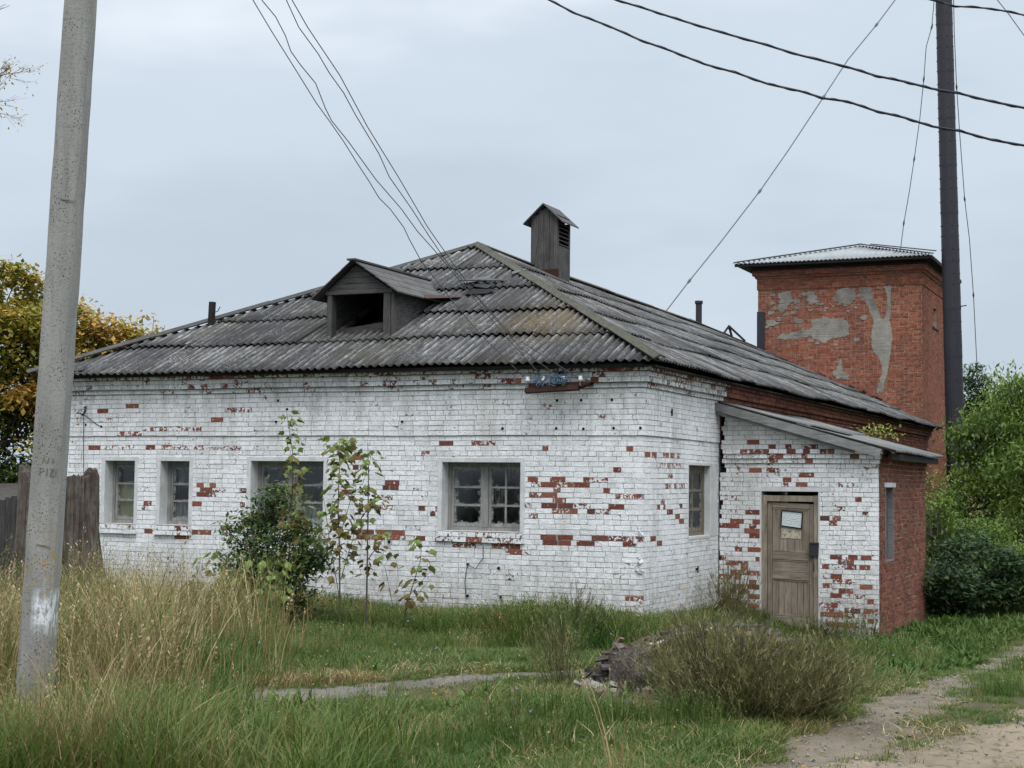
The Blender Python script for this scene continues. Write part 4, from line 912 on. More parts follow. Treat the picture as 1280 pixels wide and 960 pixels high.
# ---------------------------------------------------------------- annex
AY, AX, AB = 3.84, 2.63, 8.45
annex = empty('brick_annex', (1.3, AY, -.35), 'small lean-to entrance annex with a wooden door, white front and bare red brick side', 'annex')
DU0, DU1, DZ1 = .735, 1.672, 1.86
ar_z = lambda x: 3.345-(x-.05)*.283          # top of the roof sheets
am = MB(); D = [(DU0-.02, DU1+.02, -1, DZ1+.02)]
for a, b, c, d in core_front(am, 0, .14, AX-.012, -.9, 2.32, D): am.box(a, b, AY+.005, AY+.38, c, d)
am.add([(.14, AY+.005, 2.32), (AX-.05, AY+.005, 2.32), (AX-.05, AY+.005, ar_z(AX)-.1), (.14, AY+.005, ar_z(.14)-.1),
        (.14, AY+.36, 2.32), (AX-.05, AY+.36, 2.32), (AX-.05, AY+.36, ar_z(AX)-.1), (.14, AY+.36, ar_z(.14)-.1)],
       [(0, 1, 2, 3), (7, 6, 5, 4), (0, 4, 5, 1), (3, 2, 6, 7), (1, 5, 6, 2), (0, 3, 7, 4)])
SW = (4.46, 5.22, .77, 1.95)
for a, b, c, d in core_front(am, 0, AY+.38, AB, -.9, 2.32, [(SW[0]-.02, SW[1]+.02, SW[2]-.05, SW[3]+.04)]): am.box(AX-.38, AX-.006, a, b, c, d, 1)
am.box(.1, AX-.38, AB-.3, AB, -.9, 2.5, 1)
for k, pj in enumerate((.028, .058, .085)):
    z0 = 2.32+k*ROWH; am.box(.14, AX-.012+pj, AY-pj+.012, AY+.3, z0, z0+ROWH, 0); am.box(AX-.3, AX-.012+pj, AY+.3, AB, z0, z0+ROWH, 1)
awall = am.build('wall', [M_mort_w, M_mort_r], annex)
crack = lambda z: .035+.022*math.sin(z*9)+.03*math.sin(z*23+1)+(.05 if 2.2 < z < 2.75 else 0)+(.03 if z > 2.75 else 0)-(.05 if z < 1.4 else 0)
def za(u, z, r):
    v = max(0, .55-z)*.42 if z < .55 else 0
    if r.random() < .09: v += r.uniform(.12, .32)
    if z > 2.3: v += .03
    if u < .7 and z < 1.4: v += .06
    return v+.04
B = []
B += brick_rows('F', AY, .02, AX, 2.32-39*ROWH, 39, 0, [(DU0-.005, DU1+.005, -1, DZ1)], EXA, zone=za, seed=71, left=crack, jit=.012, mean=.20)
for k, pj in enumerate((.028, .058, .085)):
    B += brick_rows('F', AY, .03, AX+pj, 2.32+k*ROWH, 1, pj, (), EXA, style='str', zone=lambda u, z, r: .05+(.3 if r.random() < .12 else 0), seed=75+k, left=crack, mean=.13)
B += brick_rows('F', AY, .03, AX-.1, 2.32+3*ROWH, 11, 0, (), EXA, zone=lambda u, z, r: .03, seed=79, left=crack, top=lambda u: ar_z(u)-.12, mean=.22)
put_bricks(B, M_white, awall, 215, lambda b, p: (0 if p[2] < -.33 else 1)*(1.5 if b[7] > .85 else 1))
R = brick_rows('S', AX, AY+.115, AB, 2.32-41*ROWH, 41, 0, [(SW[0]-.01, SW[1]+.01, SW[2], SW[3])], (), seed=81)
for k, pj in enumerate((.028, .058, .085)): R += brick_rows('S', AX, AY-pj+.115, AB, 2.32+k*ROWH, 1, pj, (), (), style='str', seed=85+k)
_r = random.Random(88); R = [b[:4]+(b[4]+_r.uniform(-.001, .007), b[5]-.003, b[6]-.0035)+b[7:] for b in R]
put_bricks(R, M_red, awall, 75)
q = MB(); q.box(.56, 1.88, AY-.005, AY+.2, 1.865, 1.935); q.box(DU0-.03, DU0-.002, AY-.003, AY+.14, -.5, 1.865); q.box(DU1+.002, DU1+.03, AY-.003, AY+.14, -.5, 1.865)
q.build('door_surround', M_plaster, annex)
q = MB(); q.box(SW[0]-.05, SW[1]+.06, 0, 0, 0, 0) if False else None
q.box(AX-.3, AX+.012, SW[0]-.10, SW[1]+.14, SW[3], SW[3]+.075); q.build('concrete_lintel', M_plaster, annex)
q = MB(); q.box(AX-.1, AX+.004, SW[0]+.0, SW[0]+.035, SW[2], SW[3]); q.box(AX-.1, AX+.004, SW[1]-.04, SW[1], SW[2], SW[3]); q.box(AX-.1, AX+.006, SW[0], SW[1], SW[2]-.04, SW[2])
bw = q.build('boarded_window', M_verge, annex); q = MB(); q.box(AX-.14, AX-.09, SW[0]+.035, SW[1]-.04, SW[2], SW[3]); q.build('board', M_tin if False else m_simple('grey painted board', (.11, .115, .115), (.06, .06, .06), 3, 30), bw)
# door
door = empty_door = None
q = MB(); y0 = AY+.075
q.box(DU0, DU0+.085, AY+.02, AY+.14, -.42, 1.80); q.box(DU1-.075, DU1, AY+.02, AY+.14, -.42, 1.80); q.box(DU0+.085, DU1-.075, AY+.022, AY+.14, 1.70, 1.795)
door = q.build('door', M_door, annex)
LU0, LU1 = DU0+.09, DU1-.08
def leaf(name, a, b, c, d, n0, n1, mat, skew=0.0):
    q = MB(); vs = [(a, y0+n0, c-skew*(a-LU0)), (b, y0+n0, c-skew*(b-LU0)), (b, y0+n0, d-skew*(b-LU0)), (a, y0+n0, d-skew*(a-LU0))]; vs += [(x, y0+n1, z) for x, _, z in vs]
    q.add(vs, [(0, 1, 2, 3), (7, 6, 5, 4), (0, 4, 5, 1), (2, 6, 7, 3), (1, 5, 6, 2), (3, 7, 4, 0)]); o = q.build(name, mat, door)
    bv = o.modifiers.new('bevel', 'BEVEL'); bv.width = .004; bv.segments = 1; return o
sk = .03
leaf('stile', LU0, LU0+.075, -.33, 1.68, -.02, .02, M_door); leaf('stile', LU1-.075, LU1, -.33, 1.66, -.02, .02, M_door)
for c, d in ((1.60, 1.685), (.76, .88), (.44, .56), (-.33, -.16)): leaf('rail', LU0+.077, LU1-.077, c, d, -.018, .018, M_door_x, sk)
leaf('panel', LU0+.077, LU1-.077, .56, .76, .0, .012, M_door_x, sk)
for a, b, c, d, n in ((LU0+.077, LU1-.077, .88, 1.60, 5), (LU0+.077, LU1-.077, -.16, .44, 6)):
    for k in range(n):
        u0_ = a+(b-a)*k/n; u1_ = a+(b-a)*(k+1)/n; leaf('panel_board', u0_+.002, u1_-.002, c, d, .0+.003*(k % 2), .014, M_door, sk)
# mouldings round the panels
for (c, d) in ((.88, 1.60), (.56, .76), (-.16, .44)):
    for a, b, e_, f_ in ((LU0+.08, LU0+.105, c+.0, d), (LU1-.105, LU1-.08, c, d)): leaf('moulding', a, b, e_, f_-.0, -.008, .004, M_door, sk)
    leaf('moulding', LU0+.105, LU1-.105, d-.03, d-.004, -.008, .004, M_door_x, sk); leaf('moulding', LU0+.105, LU1-.105, c+.004, c+.026, -.008, .004, M_door_x, sk)
def m_notice(name, base, ink, n, seed, frac):
    g = NT(name); U = g.uv(); s = g.sep(U)
    line = g.mr(g.ma('ABSOLUTE', g.ma('SUBTRACT', g.ma('FRACT', g.ma('MULTIPLY', s[1], float(n))), .5)), .20, .14)
    words = g.mr(g.noise(g.mapv(U, (26, n*1.0, 1), (seed, 0, 0)), 1, 3, .7), frac, frac+.1)
    inset = g.ma('MULTIPLY', g.ma('MULTIPLY', g.mr(s[0], .06, .08), g.mr(s[0], .94, .92)), g.ma('MULTIPLY', g.mr(s[1], .06, .08), g.mr(s[1], .95, .93)))
    col = g.mix(g.ma('MULTIPLY', g.ma('MULTIPLY', line, words), inset), base, ink)
    return g.fin(col, .7, None, .2)
M_note = m_notice('printed notice', (.62, .66, .66), (.22, .27, .30), 9, 1.3, .35)
def m_torn():
    g = NT('torn old notice'); P = g.obj(); U = g.uv(); n = g.noise(P, 22, 5, .7)
    col = g.mix(g.mr(g.noise(P, 40, 4, .7), .5, .7), (.40, .35, .27), (.06, .05, .04)); col = g.mix(g.mr(n, .45, .6), (.48, .43, .34), col); return g.fin(col, .8)
M_torn = m_torn()
def sheet(name, pts, yo, mat, parent, th=.004):
    me = bpy.data.meshes.new(name); me.from_pydata([(u, yo, z) for u, z in pts], [], [(0, 1, 2, 3)]); me.materials.append(mat)
    l = me.uv_layers.new(name='UVMap'); l.data.foreach_set('uv', [0, 0, 1, 0, 1, 1, 0, 1]); me.update()
    o = link(bpy.data.objects.new(name, me), parent); so = o.modifiers.new('solid', 'SOLIDIFY'); so.thickness = th; so.offset = -1; return o
q = MB()
for a, b in (((1.062, 1.55), (1.405, 1.525)), ((1.405, 1.525), (1.385, 1.262)), ((1.385, 1.262), (1.05, 1.302)), ((1.05, 1.302), (1.062, 1.55))): q.beam((a[0], y0-.022, a[1]), (b[0], y0-.022, b[1]), .018, .02, up=(0, 1, 0))
q.build('notice_frame', M_darkwood, door)
sheet('notice', [(1.05, 1.30), (1.385, 1.262), (1.405, 1.525), (1.062, 1.55)], y0-.020, M_note, door)
sheet('torn_notice', [(1.05, 1.10), (1.37, 1.095), (1.375, 1.262), (1.05, 1.295)], y0-.006, M_torn, door)
q = MB(); q.obb((1.605, y0-.055, .925), (.075, 0, -.004), (0, .035, 0), (.004, 0, .10)); q.obb((1.605, y0-.055, 1.03), (.082, 0, 0), (0, .042, 0), (0, 0, .012)); lb = q.build('lock_cover', m_simple('dark rubber flap', (.035, .037, .045), (.02, .02, .022), 5, 30, .6), door)
q = MB(); q.tube([(1.60, y0-.02, .74), (1.60, y0-.06, .735), (1.595, y0-.065, .66), (1.60, y0-.055, .58), (1.60, y0-.02, .575)], .008, 6); q.build('handle', M_black, door)
q = MB(); q.box(DU0-.05, DU1+.1, AY-.22, AY+.06, -.75, -.40); q.build('doorstep', M_cement, annex)
# annex roof
arf = MB(); arf.beam((.06, AY+.3, ar_z(.06)-.11), (AX+.16, AY+.3, ar_z(AX+.16)-.11), .06, .08, up=(0, 0, 1))
arf.beam((.06, 8.3, ar_z(.06)-.11), (AX+.16, 8.3, ar_z(AX+.16)-.11), .06, .08, up=(0, 0, 1))
aroof = arf.build('roof', M_darkwood, annex)
al = math.hypot(1, .283); ac, as_ = 1/al, .283/al
def S_ann(u, v): return (2.93-v*ac, u, ar_z(2.93)-.035+v*as_-.016*math.sin(u*1.1)), (as_, 0, ac)
rg = random.Random(4); y = 3.60
while y < 8.6:
    for v0, v1 in ((0, 1.62), (1.5, 3.0)):
        corr_mesh(S_ann, y, min(y+1.13, 8.72), v0+rg.uniform(-.04, .03), v1, lift=(.02+rg.uniform(0, .014), rg.uniform(-.004, .006)), amp=.022, parent=aroof, mat=M_slate_l, nv=2, seg=6, skew=rg.uniform(-.01, .01), drop=(lambda p: 4.55 < p.y < 4.80 and 2.52 < p.x < 2.66))
    y += 1.06
q = MB(); q.beam((-.005+.02, 3.585, ar_z(.02)-.105), (2.72, 3.585, ar_z(2.72)-.105), .03, .135, up=(0, 0, 1)); q.build('verge_board', M_verge, aroof)
q = MB(); q.beam((.01, 3.625, ar_z(.0)-.2), (2.30, 3.66, ar_z(2.3)-.2), .06, .06); q.build('verge_board', M_verge, aroof)
q = MB(); q.beam((2.84, 3.75, ar_z(2.84)-.12), (2.84, 8.5, ar_z(2.84)-.12), .05, .10); q.build('eave_board', M_darkwood, aroof)
q = MB(); q.beam((1.6, 3.66, ar_z(1.6)+.028), (2.1, 4.3, ar_z(2.1)+.03), .13, .02); q.build('loose_plank', M_verge, aroof)
q = MB(); q.box(.0, 2.78, AY-.24, AY-.02, 2.32+3*ROWH-.001, 2.32+3*ROWH+.0) if False else None
# weed rooted on the annex roof
# ---------------------------------------------------------------- tower
from mathutils.geometry import tessellate_polygon
TX0, TX1, TY0, TY1 = -5.10, -.165, 25.32, 30.3
tower = empty('brick_tower', (-2.6, TY0, -.3), 'square red brick water tower with grey mortar repairs and a low metal roof', 'tower')
TS = (27.55, 28.15, 6.89, 7.50)
tm = MB(); tm.box(TX0+.006, TX1-.4, TY0+.005, TY0+.4, -.6, 8.50)
for a, b, c, d in core_front(tm, 0, TY0+.005, TY1-.01, -.6, 8.50, [TS]): tm.box(TX1-.4, TX1-.006, a, b, c, d)
tm.box(TX0, TX0+.38, TY0+.4, TY1, -.6, 8.5); tm.box(TX0+.38, TX1-.4, TY1-.4, TY1, -.6, 8.5)
for z0, z1, pj in ((7.949, 8.30, .03), (8.30, 8.377, .08), (8.377, 8.53, .15)): tm.box(TX0-pj+.012, TX1+pj-.012, TY0-pj+.012, TY0+.3, z0, z1-.001); tm.box(TX1-.3, TX1+pj-.012, TY0+.3, TY1, z0, z1-.001)
tw = tm.build('wall', M_mort_r, tower)
TR = []
n = 55; TR += brick_rows('F', TY0, -2.2, TX1, 7.945-105*ROWH, 50, 0, (), (), base=.15, seed=90); TR += brick_rows('F', TY0, TX0, TX1, 7.945-n*ROWH, n, 0, (), (), base=.15, seed=91); TR += brick_rows('S', TX1, TY0+.115, TY1, 7.945-105*ROWH, 50, 0, (), (), base=.15, seed=89); TR += brick_rows('S', TX1, TY0+.115, TY1, 7.945-n*ROWH, n, 0, [TS], (), base=.15, seed=92)
for k in range(5): TR += brick_rows('F', TY0, TX0-.03, TX1+.03, 7.945+k*ROWH+.0005, 1, .03, (), (), base=.1, seed=93+k); TR += brick_rows('S', TX1, TY0-.03+.115, TY1, 7.945+k*ROWH+.0005, 1, .03, (), (), base=.1, seed=193+k)
for k, (z, pj) in enumerate(((8.30, .08), (8.377, .15), (8.454, .15))): TR += brick_rows('F', TY0, TX0-pj, TX1+pj, z, 1, pj, (), (), style='str', seed=101+k); TR += brick_rows('S', TX1, TY0-pj+.115, TY1, z, 1, pj, (), (), style='str', seed=111+k)
put_bricks(TR, M_red_t, tw, 290, lambda b, p: (1 if (p[2] > 4.6 and (b[0] == 'F' or p[1] < 28)) else 0)*(1 if p[2] > 6.3-(p[0]+5)*.42 else 0))
q = MB(); q.box(TX1-.35, TX1-.3, TS[0], TS[1], TS[2], TS[3]); q.build('window_recess', M_void, tower)  # black panel stands in for the darkness of the slot
q = MB(); q.box(TX1-.05, TX1+.04, TS[0]-.2, TS[1]+.3, TS[2]-.05, TS[2]); q.build('iron_bar', M_black, tower)
PATCHES = (('y_repair', [(-2.042, 7.902), (-1.851, 7.935), (-1.637, 7.886), (-1.567, 7.571), (-1.403, 7.181), (-1.333, 6.916), (-1.238, 6.984), (-1.167, 7.269), (-1.189, 7.7), (-1.259, 7.93), (-1.06, 7.935), (-1.048, 7.695), (-1.049, 7.265), (-1.098, 6.908), (-1.005, 6.452), (-1.053, 6.073), (-1.101, 5.693), (-1.149, 5.409), (-1.244, 5.03), (-1.292, 4.745), (-1.504, 4.748), (-1.409, 5.032), (-1.314, 5.412), (-1.383, 5.699), (-1.618, 6.086), (-1.641, 6.47), (-1.569, 6.899), (-1.687, 7.191), (-1.828, 7.58)]),
 ('mid', [(-3.42, 6.981), (-3.055, 7.067), (-2.475, 7.0), (-2.283, 6.777), (-2.308, 6.488), (-2.813, 6.405), (-3.055, 6.266), (-3.518, 6.497), (-3.886, 6.41), (-4.505, 6.426), (-4.381, 6.57), (-3.788, 6.651), (-3.469, 6.715)]),
 ('upper', [(-2.667, 7.854), (-2.449, 7.93), (-2.09, 7.88), (-2.114, 7.567), (-2.33, 7.382), (-2.571, 7.463), (-2.715, 7.662)]),
 ('left', [(-4.457, 7.826), (-4.233, 7.891), (-4.035, 7.711), (-4.134, 7.421), (-4.357, 7.232), (-4.531, 7.336), (-4.407, 7.578)]),
 ('left2', [(-3.543, 7.766), (-3.322, 7.831), (-3.274, 7.537), (-3.469, 7.422), (-3.592, 7.573)]),
 ('small', [(-3.96, 7.047), (-3.665, 7.013), (-3.69, 6.892), (-3.936, 6.924)]),
 ('low', [(-2.814, 5.391), (-2.597, 5.483), (-2.286, 5.285), (-2.31, 5.142), (-2.694, 5.196)]), ('low2', [(-2.621, 5.773), (-2.477, 5.794), (-2.525, 5.458), (-2.645, 5.46)]), ('lft3', [(-4.83, 7.001), (-4.63, 7.044), (-4.406, 6.914), (-4.58, 6.821), (-4.805, 6.852)]))
def patch(pts, y, th, mat, parent, rag_=.045, seed=0):
    rg = random.Random(seed); P = []
    for (a, b) in zip(pts, pts[1:]+pts[:1]):
        L = math.hypot(b[0]-a[0], b[1]-a[1]); k = max(1, int(L/.045))
        for i in range(k):
            t = i/k; P.append((a[0]+(b[0]-a[0])*t+rg.uniform(-rag_, rag_)*.8, a[1]+(b[1]-a[1])*t+rg.uniform(-rag_, rag_)*.6))
    n = len(P); tri = tessellate_polygon([[Vector((u, z, 0)) for u, z in P]]); bm = bmesh.new()
    fr = [bm.verts.new((u, y-th+rg.uniform(-.003, .003), z)) for u, z in P]; bk = [bm.verts.new((u, y, z)) for u, z in P]
    for t in tri:
        try: bm.faces.new([fr[i] for i in t])
        except ValueError: pass
    for i in range(n): bm.faces.new([fr[i], fr[(i+1) % n], bk[(i+1) % n], bk[i]])
    bmesh.ops.recalc_face_normals(bm, faces=bm.faces[:])
    me = bpy.data.meshes.new('mortar_patch'); bm.to_mesh(me); bm.free(); me.materials.append(mat); return link(bpy.data.objects.new('mortar_patch', me), parent)
for i, (nm, pts) in enumerate(PATCHES): patch(pts, TY0+.012, .020+.0012*i, M_cement, tw, .022 if i == 0 else .05, seed=i)
rg = random.Random(21)
for k in range(80):                       # smaller dabs of mortar around the big repairs
    cx_, cz_ = rg.choice([(-4.2, 7.5), (-4.3, 7.1), (-3.4, 7.4), (-2.4, 7.7), (-3.0, 6.5), (-4.2, 6.6), (-2.3, 7.4), (-3.7, 7.8)]); cx_ += rg.gauss(0, .38); cz_ += rg.gauss(0, .17); s = rg.uniform(.03, .12)
    if cz_ > 7.88 or cx_ < -4.95: continue
    patch([(cx_-s, cz_-s*.3), (cx_, cz_-s*.6), (cx_+s, cz_-s*.2), (cx_+s*.6, cz_+s*.4), (cx_-s*.5, cz_+s*.5)], TY0+.012, .017+.0002*k, M_cement, tw, .035, 50+k)
q = MB(); q.box(TX0-.01, TX0+.23, TY0-.07, TY0-.03, 6.1, 7.28); q.build('steel_flashing', M_black, tower)
q = MB()
for k in range(18):
    x = -3.4+k*.12+rg.uniform(-.03, .03); z = 5.35-(x+3.4)*.42+rg.uniform(-.02, .1); s = rg.uniform(.05, .10); rt = Euler((rg.random(), rg.random(), rg.random())).to_matrix()
    q.obb((x, TY0-.06, z), rt@Vector((s, 0, 0)), rt@Vector((0, .05, 0)), rt@Vector((0, 0, s*.5)))
q.build('rubble_fillet', M_red, tower)
# tower roof
tp = Vector((-2.45, 27.8, 9.56)); TEx0, TEx1, TEy0, TEy1, TEz = -5.68, .20, 24.78, 30.85, 8.72
tr = MB(); tr.box(TX0-.17, TX1+.17, TY0-.18, TY0+.2, 8.531, 8.60); tr.box(TX1-.2, TX1+.17, TY0+.2, TY1, 8.531, 8.60)
troof = tr.build('roof', M_darkwood, tower)
q = MB(); q.add([(TEx0, TEy0, TEz-.05), (TEx1, TEy0, TEz-.05), (TEx1, TEy1, TEz-.05), (TEx0, TEy1, TEz-.05), (TEx0+.5, TEy0+.45, 8.60), (TEx1-.3, TEy0+.45, 8.60), (TEx1-.3, TEy1-.4, 8.60), (TEx0+.5, TEy1-.4, 8.60)],
          [(0, 4, 5, 1), (1, 5, 6, 2), (2, 6, 7, 3), (3, 7, 4, 0), (4, 7, 6, 5)]); q.build('soffit', M_darkwood, troof)
for a, b in (((TEx0, TEy0, TEz-.045), (TEx1, TEy0, TEz-.045)), ((TEx1, TEy0, TEz-.045), (TEx1, TEy1, TEz-.045))): q = MB(); q.beam(a, b, .04, .10); q.build('eave_board', M_darkwood, troof)
Lt = math.hypot(tp.y-TEy0, tp.z-TEz); tcc, tss = (tp.y-TEy0)/Lt, (tp.z-TEz)/Lt
def S_t(u, v): return (u, TEy0+v*tcc, TEz+v*tss), (0, -tss, tcc)
def tcut(c):
    d = Vector((tp.x-c.x, tp.y-c.y, 0)); nn = Vector((-d.y, d.x, 0)).normalized()
    if (Vector((tp.x, TEy0, 0))-Vector((c.x, c.y, 0))).dot(nn) > 0: nn = -nn
    return (c, nn)
c0, c1 = Vector((TEx0, TEy0, TEz)), Vector((TEx1, TEy0, TEz)); x = TEx0-.2
while x < TEx1: corr_mesh(S_t, x, x+1.02, -.06, Lt, pitch=.13, amp=.020, lift=(.012, 0), nv=2, seg=6, parent=troof, mat=M_tin, cuts=(tcut(c0), tcut(c1))); x += .95
q = MB(); q.add([(TEx1, TEy0, TEz), (TEx1, TEy1, TEz), tp], [(0, 1, 2)]); q.add([(TEx0, TEy0, TEz), (TEx0, TEy1, TEz), tp], [(0, 2, 1)]); q.add([(TEx0, TEy1, TEz), (TEx1, TEy1, TEz), tp], [(0, 2, 1)]); q.build('roof_slope', M_tin, troof)
for a, b in ((c0, tp), (c1, tp)): q = MB(); q.beam(a+Vector((0, 0, .05)), b+Vector((0, 0, .05)), .2, .03); q.build('hip_flashing', M_wood_grey_x, troof)
q = MB(); q.beam((-1.9, 27.0, 9.46), (.25, 24.9, 8.86), .22, .03); q.build('loose_board', M_wood_grey_x, troof)

# ---------------------------------------------------------------- steel smokestack and shed behind
sp = [(.905+.0, 25.0, -.6), (.905-.02*1.5, 25.0, 1.2), (.60, 25.0, 17.5)]
stack = empty('smokestack', (.9, 25.0, -.35), 'tall black riveted steel smokestack rising beside the red tower', 'smokestack')
seg = 26; rg = random.Random(6)
f = lambda z: .90-.0195*(z+.5); rr = lambda z: .268-(z)*.0021
for k in range(seg):
    z0, z1 = -.6+k*.70, -.6+(k+1)*.70; q = MB(); d = .004*(k % 2)
    q.tube([(f(z0), 25.0, z0), (f(z1), 25.0, z1-.002)], [rr(z0)+d, rr(z1)+d], 20, cap=(k == seg-1)); q.build('plate_ring', M_black, stack)
    q = MB()
    for a in (-2.35, -1.15, -.2, 3.4):
        for zz in (z0+.06, z0+.36): 
            c = Vector((f(zz)+math.cos(a)*(rr(zz)+.006), 25+math.sin(a)*(rr(zz)+.006), zz)); dd = Vector((math.cos(a), math.sin(a), 0)); q.tube([c-dd*.01, c+dd*.012], .017, 6)
    q.build('rivets', M_black, stack)
q = MB(); q.tube([(f(7.2)+.2, 24.98, 7.2), (f(7.2)+.42, 24.95, 7.22)], .016, 6); q.tube([(f(7.2)-.2, 24.98, 7.9), (f(7.2)-.5, 24.95, 7.95)], .012, 6); q.build('guy_lug', M_black, stack)

shed = empty('shed', (-.6, 32, -.35), 'small ochre shed with a dark pitched roof behind the smokestack', 'shed')
q = MB(); q.box(-2.6, .06, 32, 36, -.5, 2.75); q.build('wall', M_yellow, shed)
for sg in (1, -1):
    for k in range(4):
        xm = -1.25; t0, t1 = k/4, (k+1)/4; a = (xm+sg*1.85*t0, 4.45-1.62*t0); b = (xm+sg*1.85*t1, 4.45-1.62*t1)
        q = MB(); q.add([(a[0], 31.6, a[1]), (b[0], 31.6, b[1]), (b[0], 36.3, b[1]), (a[0], 36.3, a[1]), (a[0], 31.6, a[1]-.05), (b[0], 31.6, b[1]-.05), (b[0], 36.3, b[1]-.05), (a[0], 36.3, a[1]-.05)], [(0, 3, 2, 1), (4, 5, 6, 7), (0, 1, 5, 4), (2, 3, 7, 6), (1, 2, 6, 5), (0, 4, 7, 3)]); q.build('roof_board', M_black, shed)
q = MB(); q.add([(-2.6, 32, 2.75), (.06, 32, 2.75), (-1.25, 32, 4.2)], [(0, 1, 2)]); q.build('gable', M_darkwood, shed)

# ---------------------------------------------------------------- wires
for k, L in WIRES.items():                     # run the wires well past the frame
    ext = {'A': (7, 0), 'B': (7, 0), 'C': (7, 0), 'D': (7, 0), 'E': (16, 16), 'F': (16, 16), 'G': (16, 16), 'H': (2, 0), 'I': (2, 0), 'J': (2, 1), 'K': (14, 14)}[k]
    if ext[0]: a, b = Vector(L[0]), Vector(L[2]); d = (a-b).normalized(); d = Vector((d.x, d.y, d.z*(.55 if k in 'EFG' else 1))); L.insert(0, tuple(a+d*ext[0]))
    if ext[1]: a, b = Vector(L[-1]), Vector(L[-3]); d = (a-b).normalized(); d = Vector((d.x, d.y, max(d.z, -.12) if k in 'EFG' else d.z)); L.append(tuple(a+d*ext[1]))
for k, lab in (('A', 'lowest thin service wire sagging down to the left end of the wall bracket'), ('B', 'second thin service wire, twisting beside the lowest one down to the bracket'),
               ('C', 'third thin service wire, wavy, left of the straight top one'), ('D', 'straight uppermost of the four service wires running to the wall bracket')):
    q = MB(); q.tube(WIRES[k], [.0038+.0016*i/len(WIRES[k]) for i in range(len(WIRES[k]))], 6); tag(q.build('service_wire', M_wire), lab, 'wire', 'service wires to the house')
for k, lab in (('E', 'thick black cable crossing the sky, the lower of two'), ('F', 'thick black cable crossing the sky, the upper of two'), ('G', 'short piece of dark cable in the top right corner passing the stack')):
    q = MB(); L = WIRES[k]; q.tube(L, .0072 if k != 'G' else .0055, 6)
    tw_ = []; N = 10
    for a, b in zip(L[:-1], L[1:]):
        M_ = max(N, int((Vector(b)-Vector(a)).length/.035)); tw_ += [Vector(a).lerp(Vector(b), i/M_) for i in range(M_)]
    q.tube([p+Vector((0, .006*math.cos(i*.55), .0075*math.sin(i*.55))) for i, p in enumerate(tw_)], .0040, 5)
    tag(q.build('overhead_cable', M_cable), lab, 'cable', 'overhead cables')
for k, lab in (('H', 'long thin guy wire slanting from the stack down to the roof ridge'), ('I', 'thin guy wire hanging left of the stack down to the tower roof'), ('J', 'thin guy wire hanging right of the stack into the trees'), ('K', 'thin wire crossing the top right corner')):
    q = MB(); r = {'H': .017, 'I': .013, 'J': .013, 'K': .006}[k]; q.tube(WIRES[k], r, 6)
    if k in 'IJH':
        for i in range(1, len(WIRES[k])-1, 2):
            p = Vector(WIRES[k][i]); d = (Vector(WIRES[k][i+1])-p).normalized(); q.tube([p-d*.10, p, p+d*.10], [r*1.2, r*2.6, r*1.2], 6)
    tag(q.build('guy_wire', m_simple('galvanised wire', (.20, .21, .22), (.10, .10, .10)) if k == 'H' else M_wire), lab, 'wire', 'guy wires of the smokestack')

# ---------------------------------------------------------------- concrete pole
pole = empty('concrete_pole', (.50, -13.25, .2), 'leaning grey concrete utility pole with speckled surface at the left', 'utility pole')
def pole_mesh():
    q = MB(); zs = np.linspace(-.5, 5.6, 36); bx = lambda z: .40+.098*(z-.54); by = lambda z: -13.2-.03*(z-.54)
    V = []; F = []
    yaw = math.radians(-24); ex = Vector((math.cos(yaw+.42), math.sin(yaw+.42), 0)); ex = Vector((.9136, .4064, 0)); ey = Vector((-.4064, .9136, 0))
    rg = random.Random(3)
    for z in zs:
        w = .0995-.0033*z; d = .10; c = .018
        for (a, b) in ((-w+c, -d), (-.012, -d-.010), (w-c, -d), (w, -d+c), (w, d-c), (w-c, d), (-w+c, d), (-w, d-c), (-w, -d+c)):
            jt = rg.uniform(-.0022, .0022); p = ex*(a+jt)+ey*(b+jt)+Vector((.478, -13.21, 0))+Vector((.0768*(z-.54), -.036*(z-.54), 0))
            V.append((p.x, p.y, z))
    n = 9
    for i in range(len(zs)-1):
        for k in range(n): F.append((i*n+k, i*n+(k+1) % n, (i+1)*n+(k+1) % n, (i+1)*n+k))
    F.append(tuple(range((len(zs)-1)*n, len(zs)*n))); q.add(V, F); return q
po = pole_mesh().build('shaft', M_conc, None)
po.parent = pole; po.location = -Vector(pole.location)
# scratched marks cast into the pole face: shallow grooves as thin dark strokes
def strokes(L, org, s, parent):
    q = MB(); ex = Vector((.9136, .4064, 0)); ey = Vector((-.4064, .9136, 0))
    for pts in L:
        P = [org+ex*(a*s)+Vector((.0768*(b*s), -.036*(b*s), b*s))-ey*.001 for a, b in pts]
        q.tube(P, .003, 4)
    return q.build('cast_marking', m_simple('shadowy groove', (.17, .165, .15), (.13, .125, .115)), parent)
zc = 1.96; org = Vector((.5+.0768*(zc-.54), -13.2-.036*(zc-.54), zc))+Vector((.4064, -.9136, 0))*.1105
P_ = lambda x: x
for zk, u0_, u1_ in ((3.72, -.01, .085), (1.52, -.02, .07)):
    ck = Vector((.478+.0768*(zk-.54), -13.21-.036*(zk-.54), zk))+Vector((.4064, -.9136, 0))*.109; strokes([[(u0_*20, .0), ((u0_+u1_)*10, -.08), (u1_*20, -.25)]], ck, .05, pole)
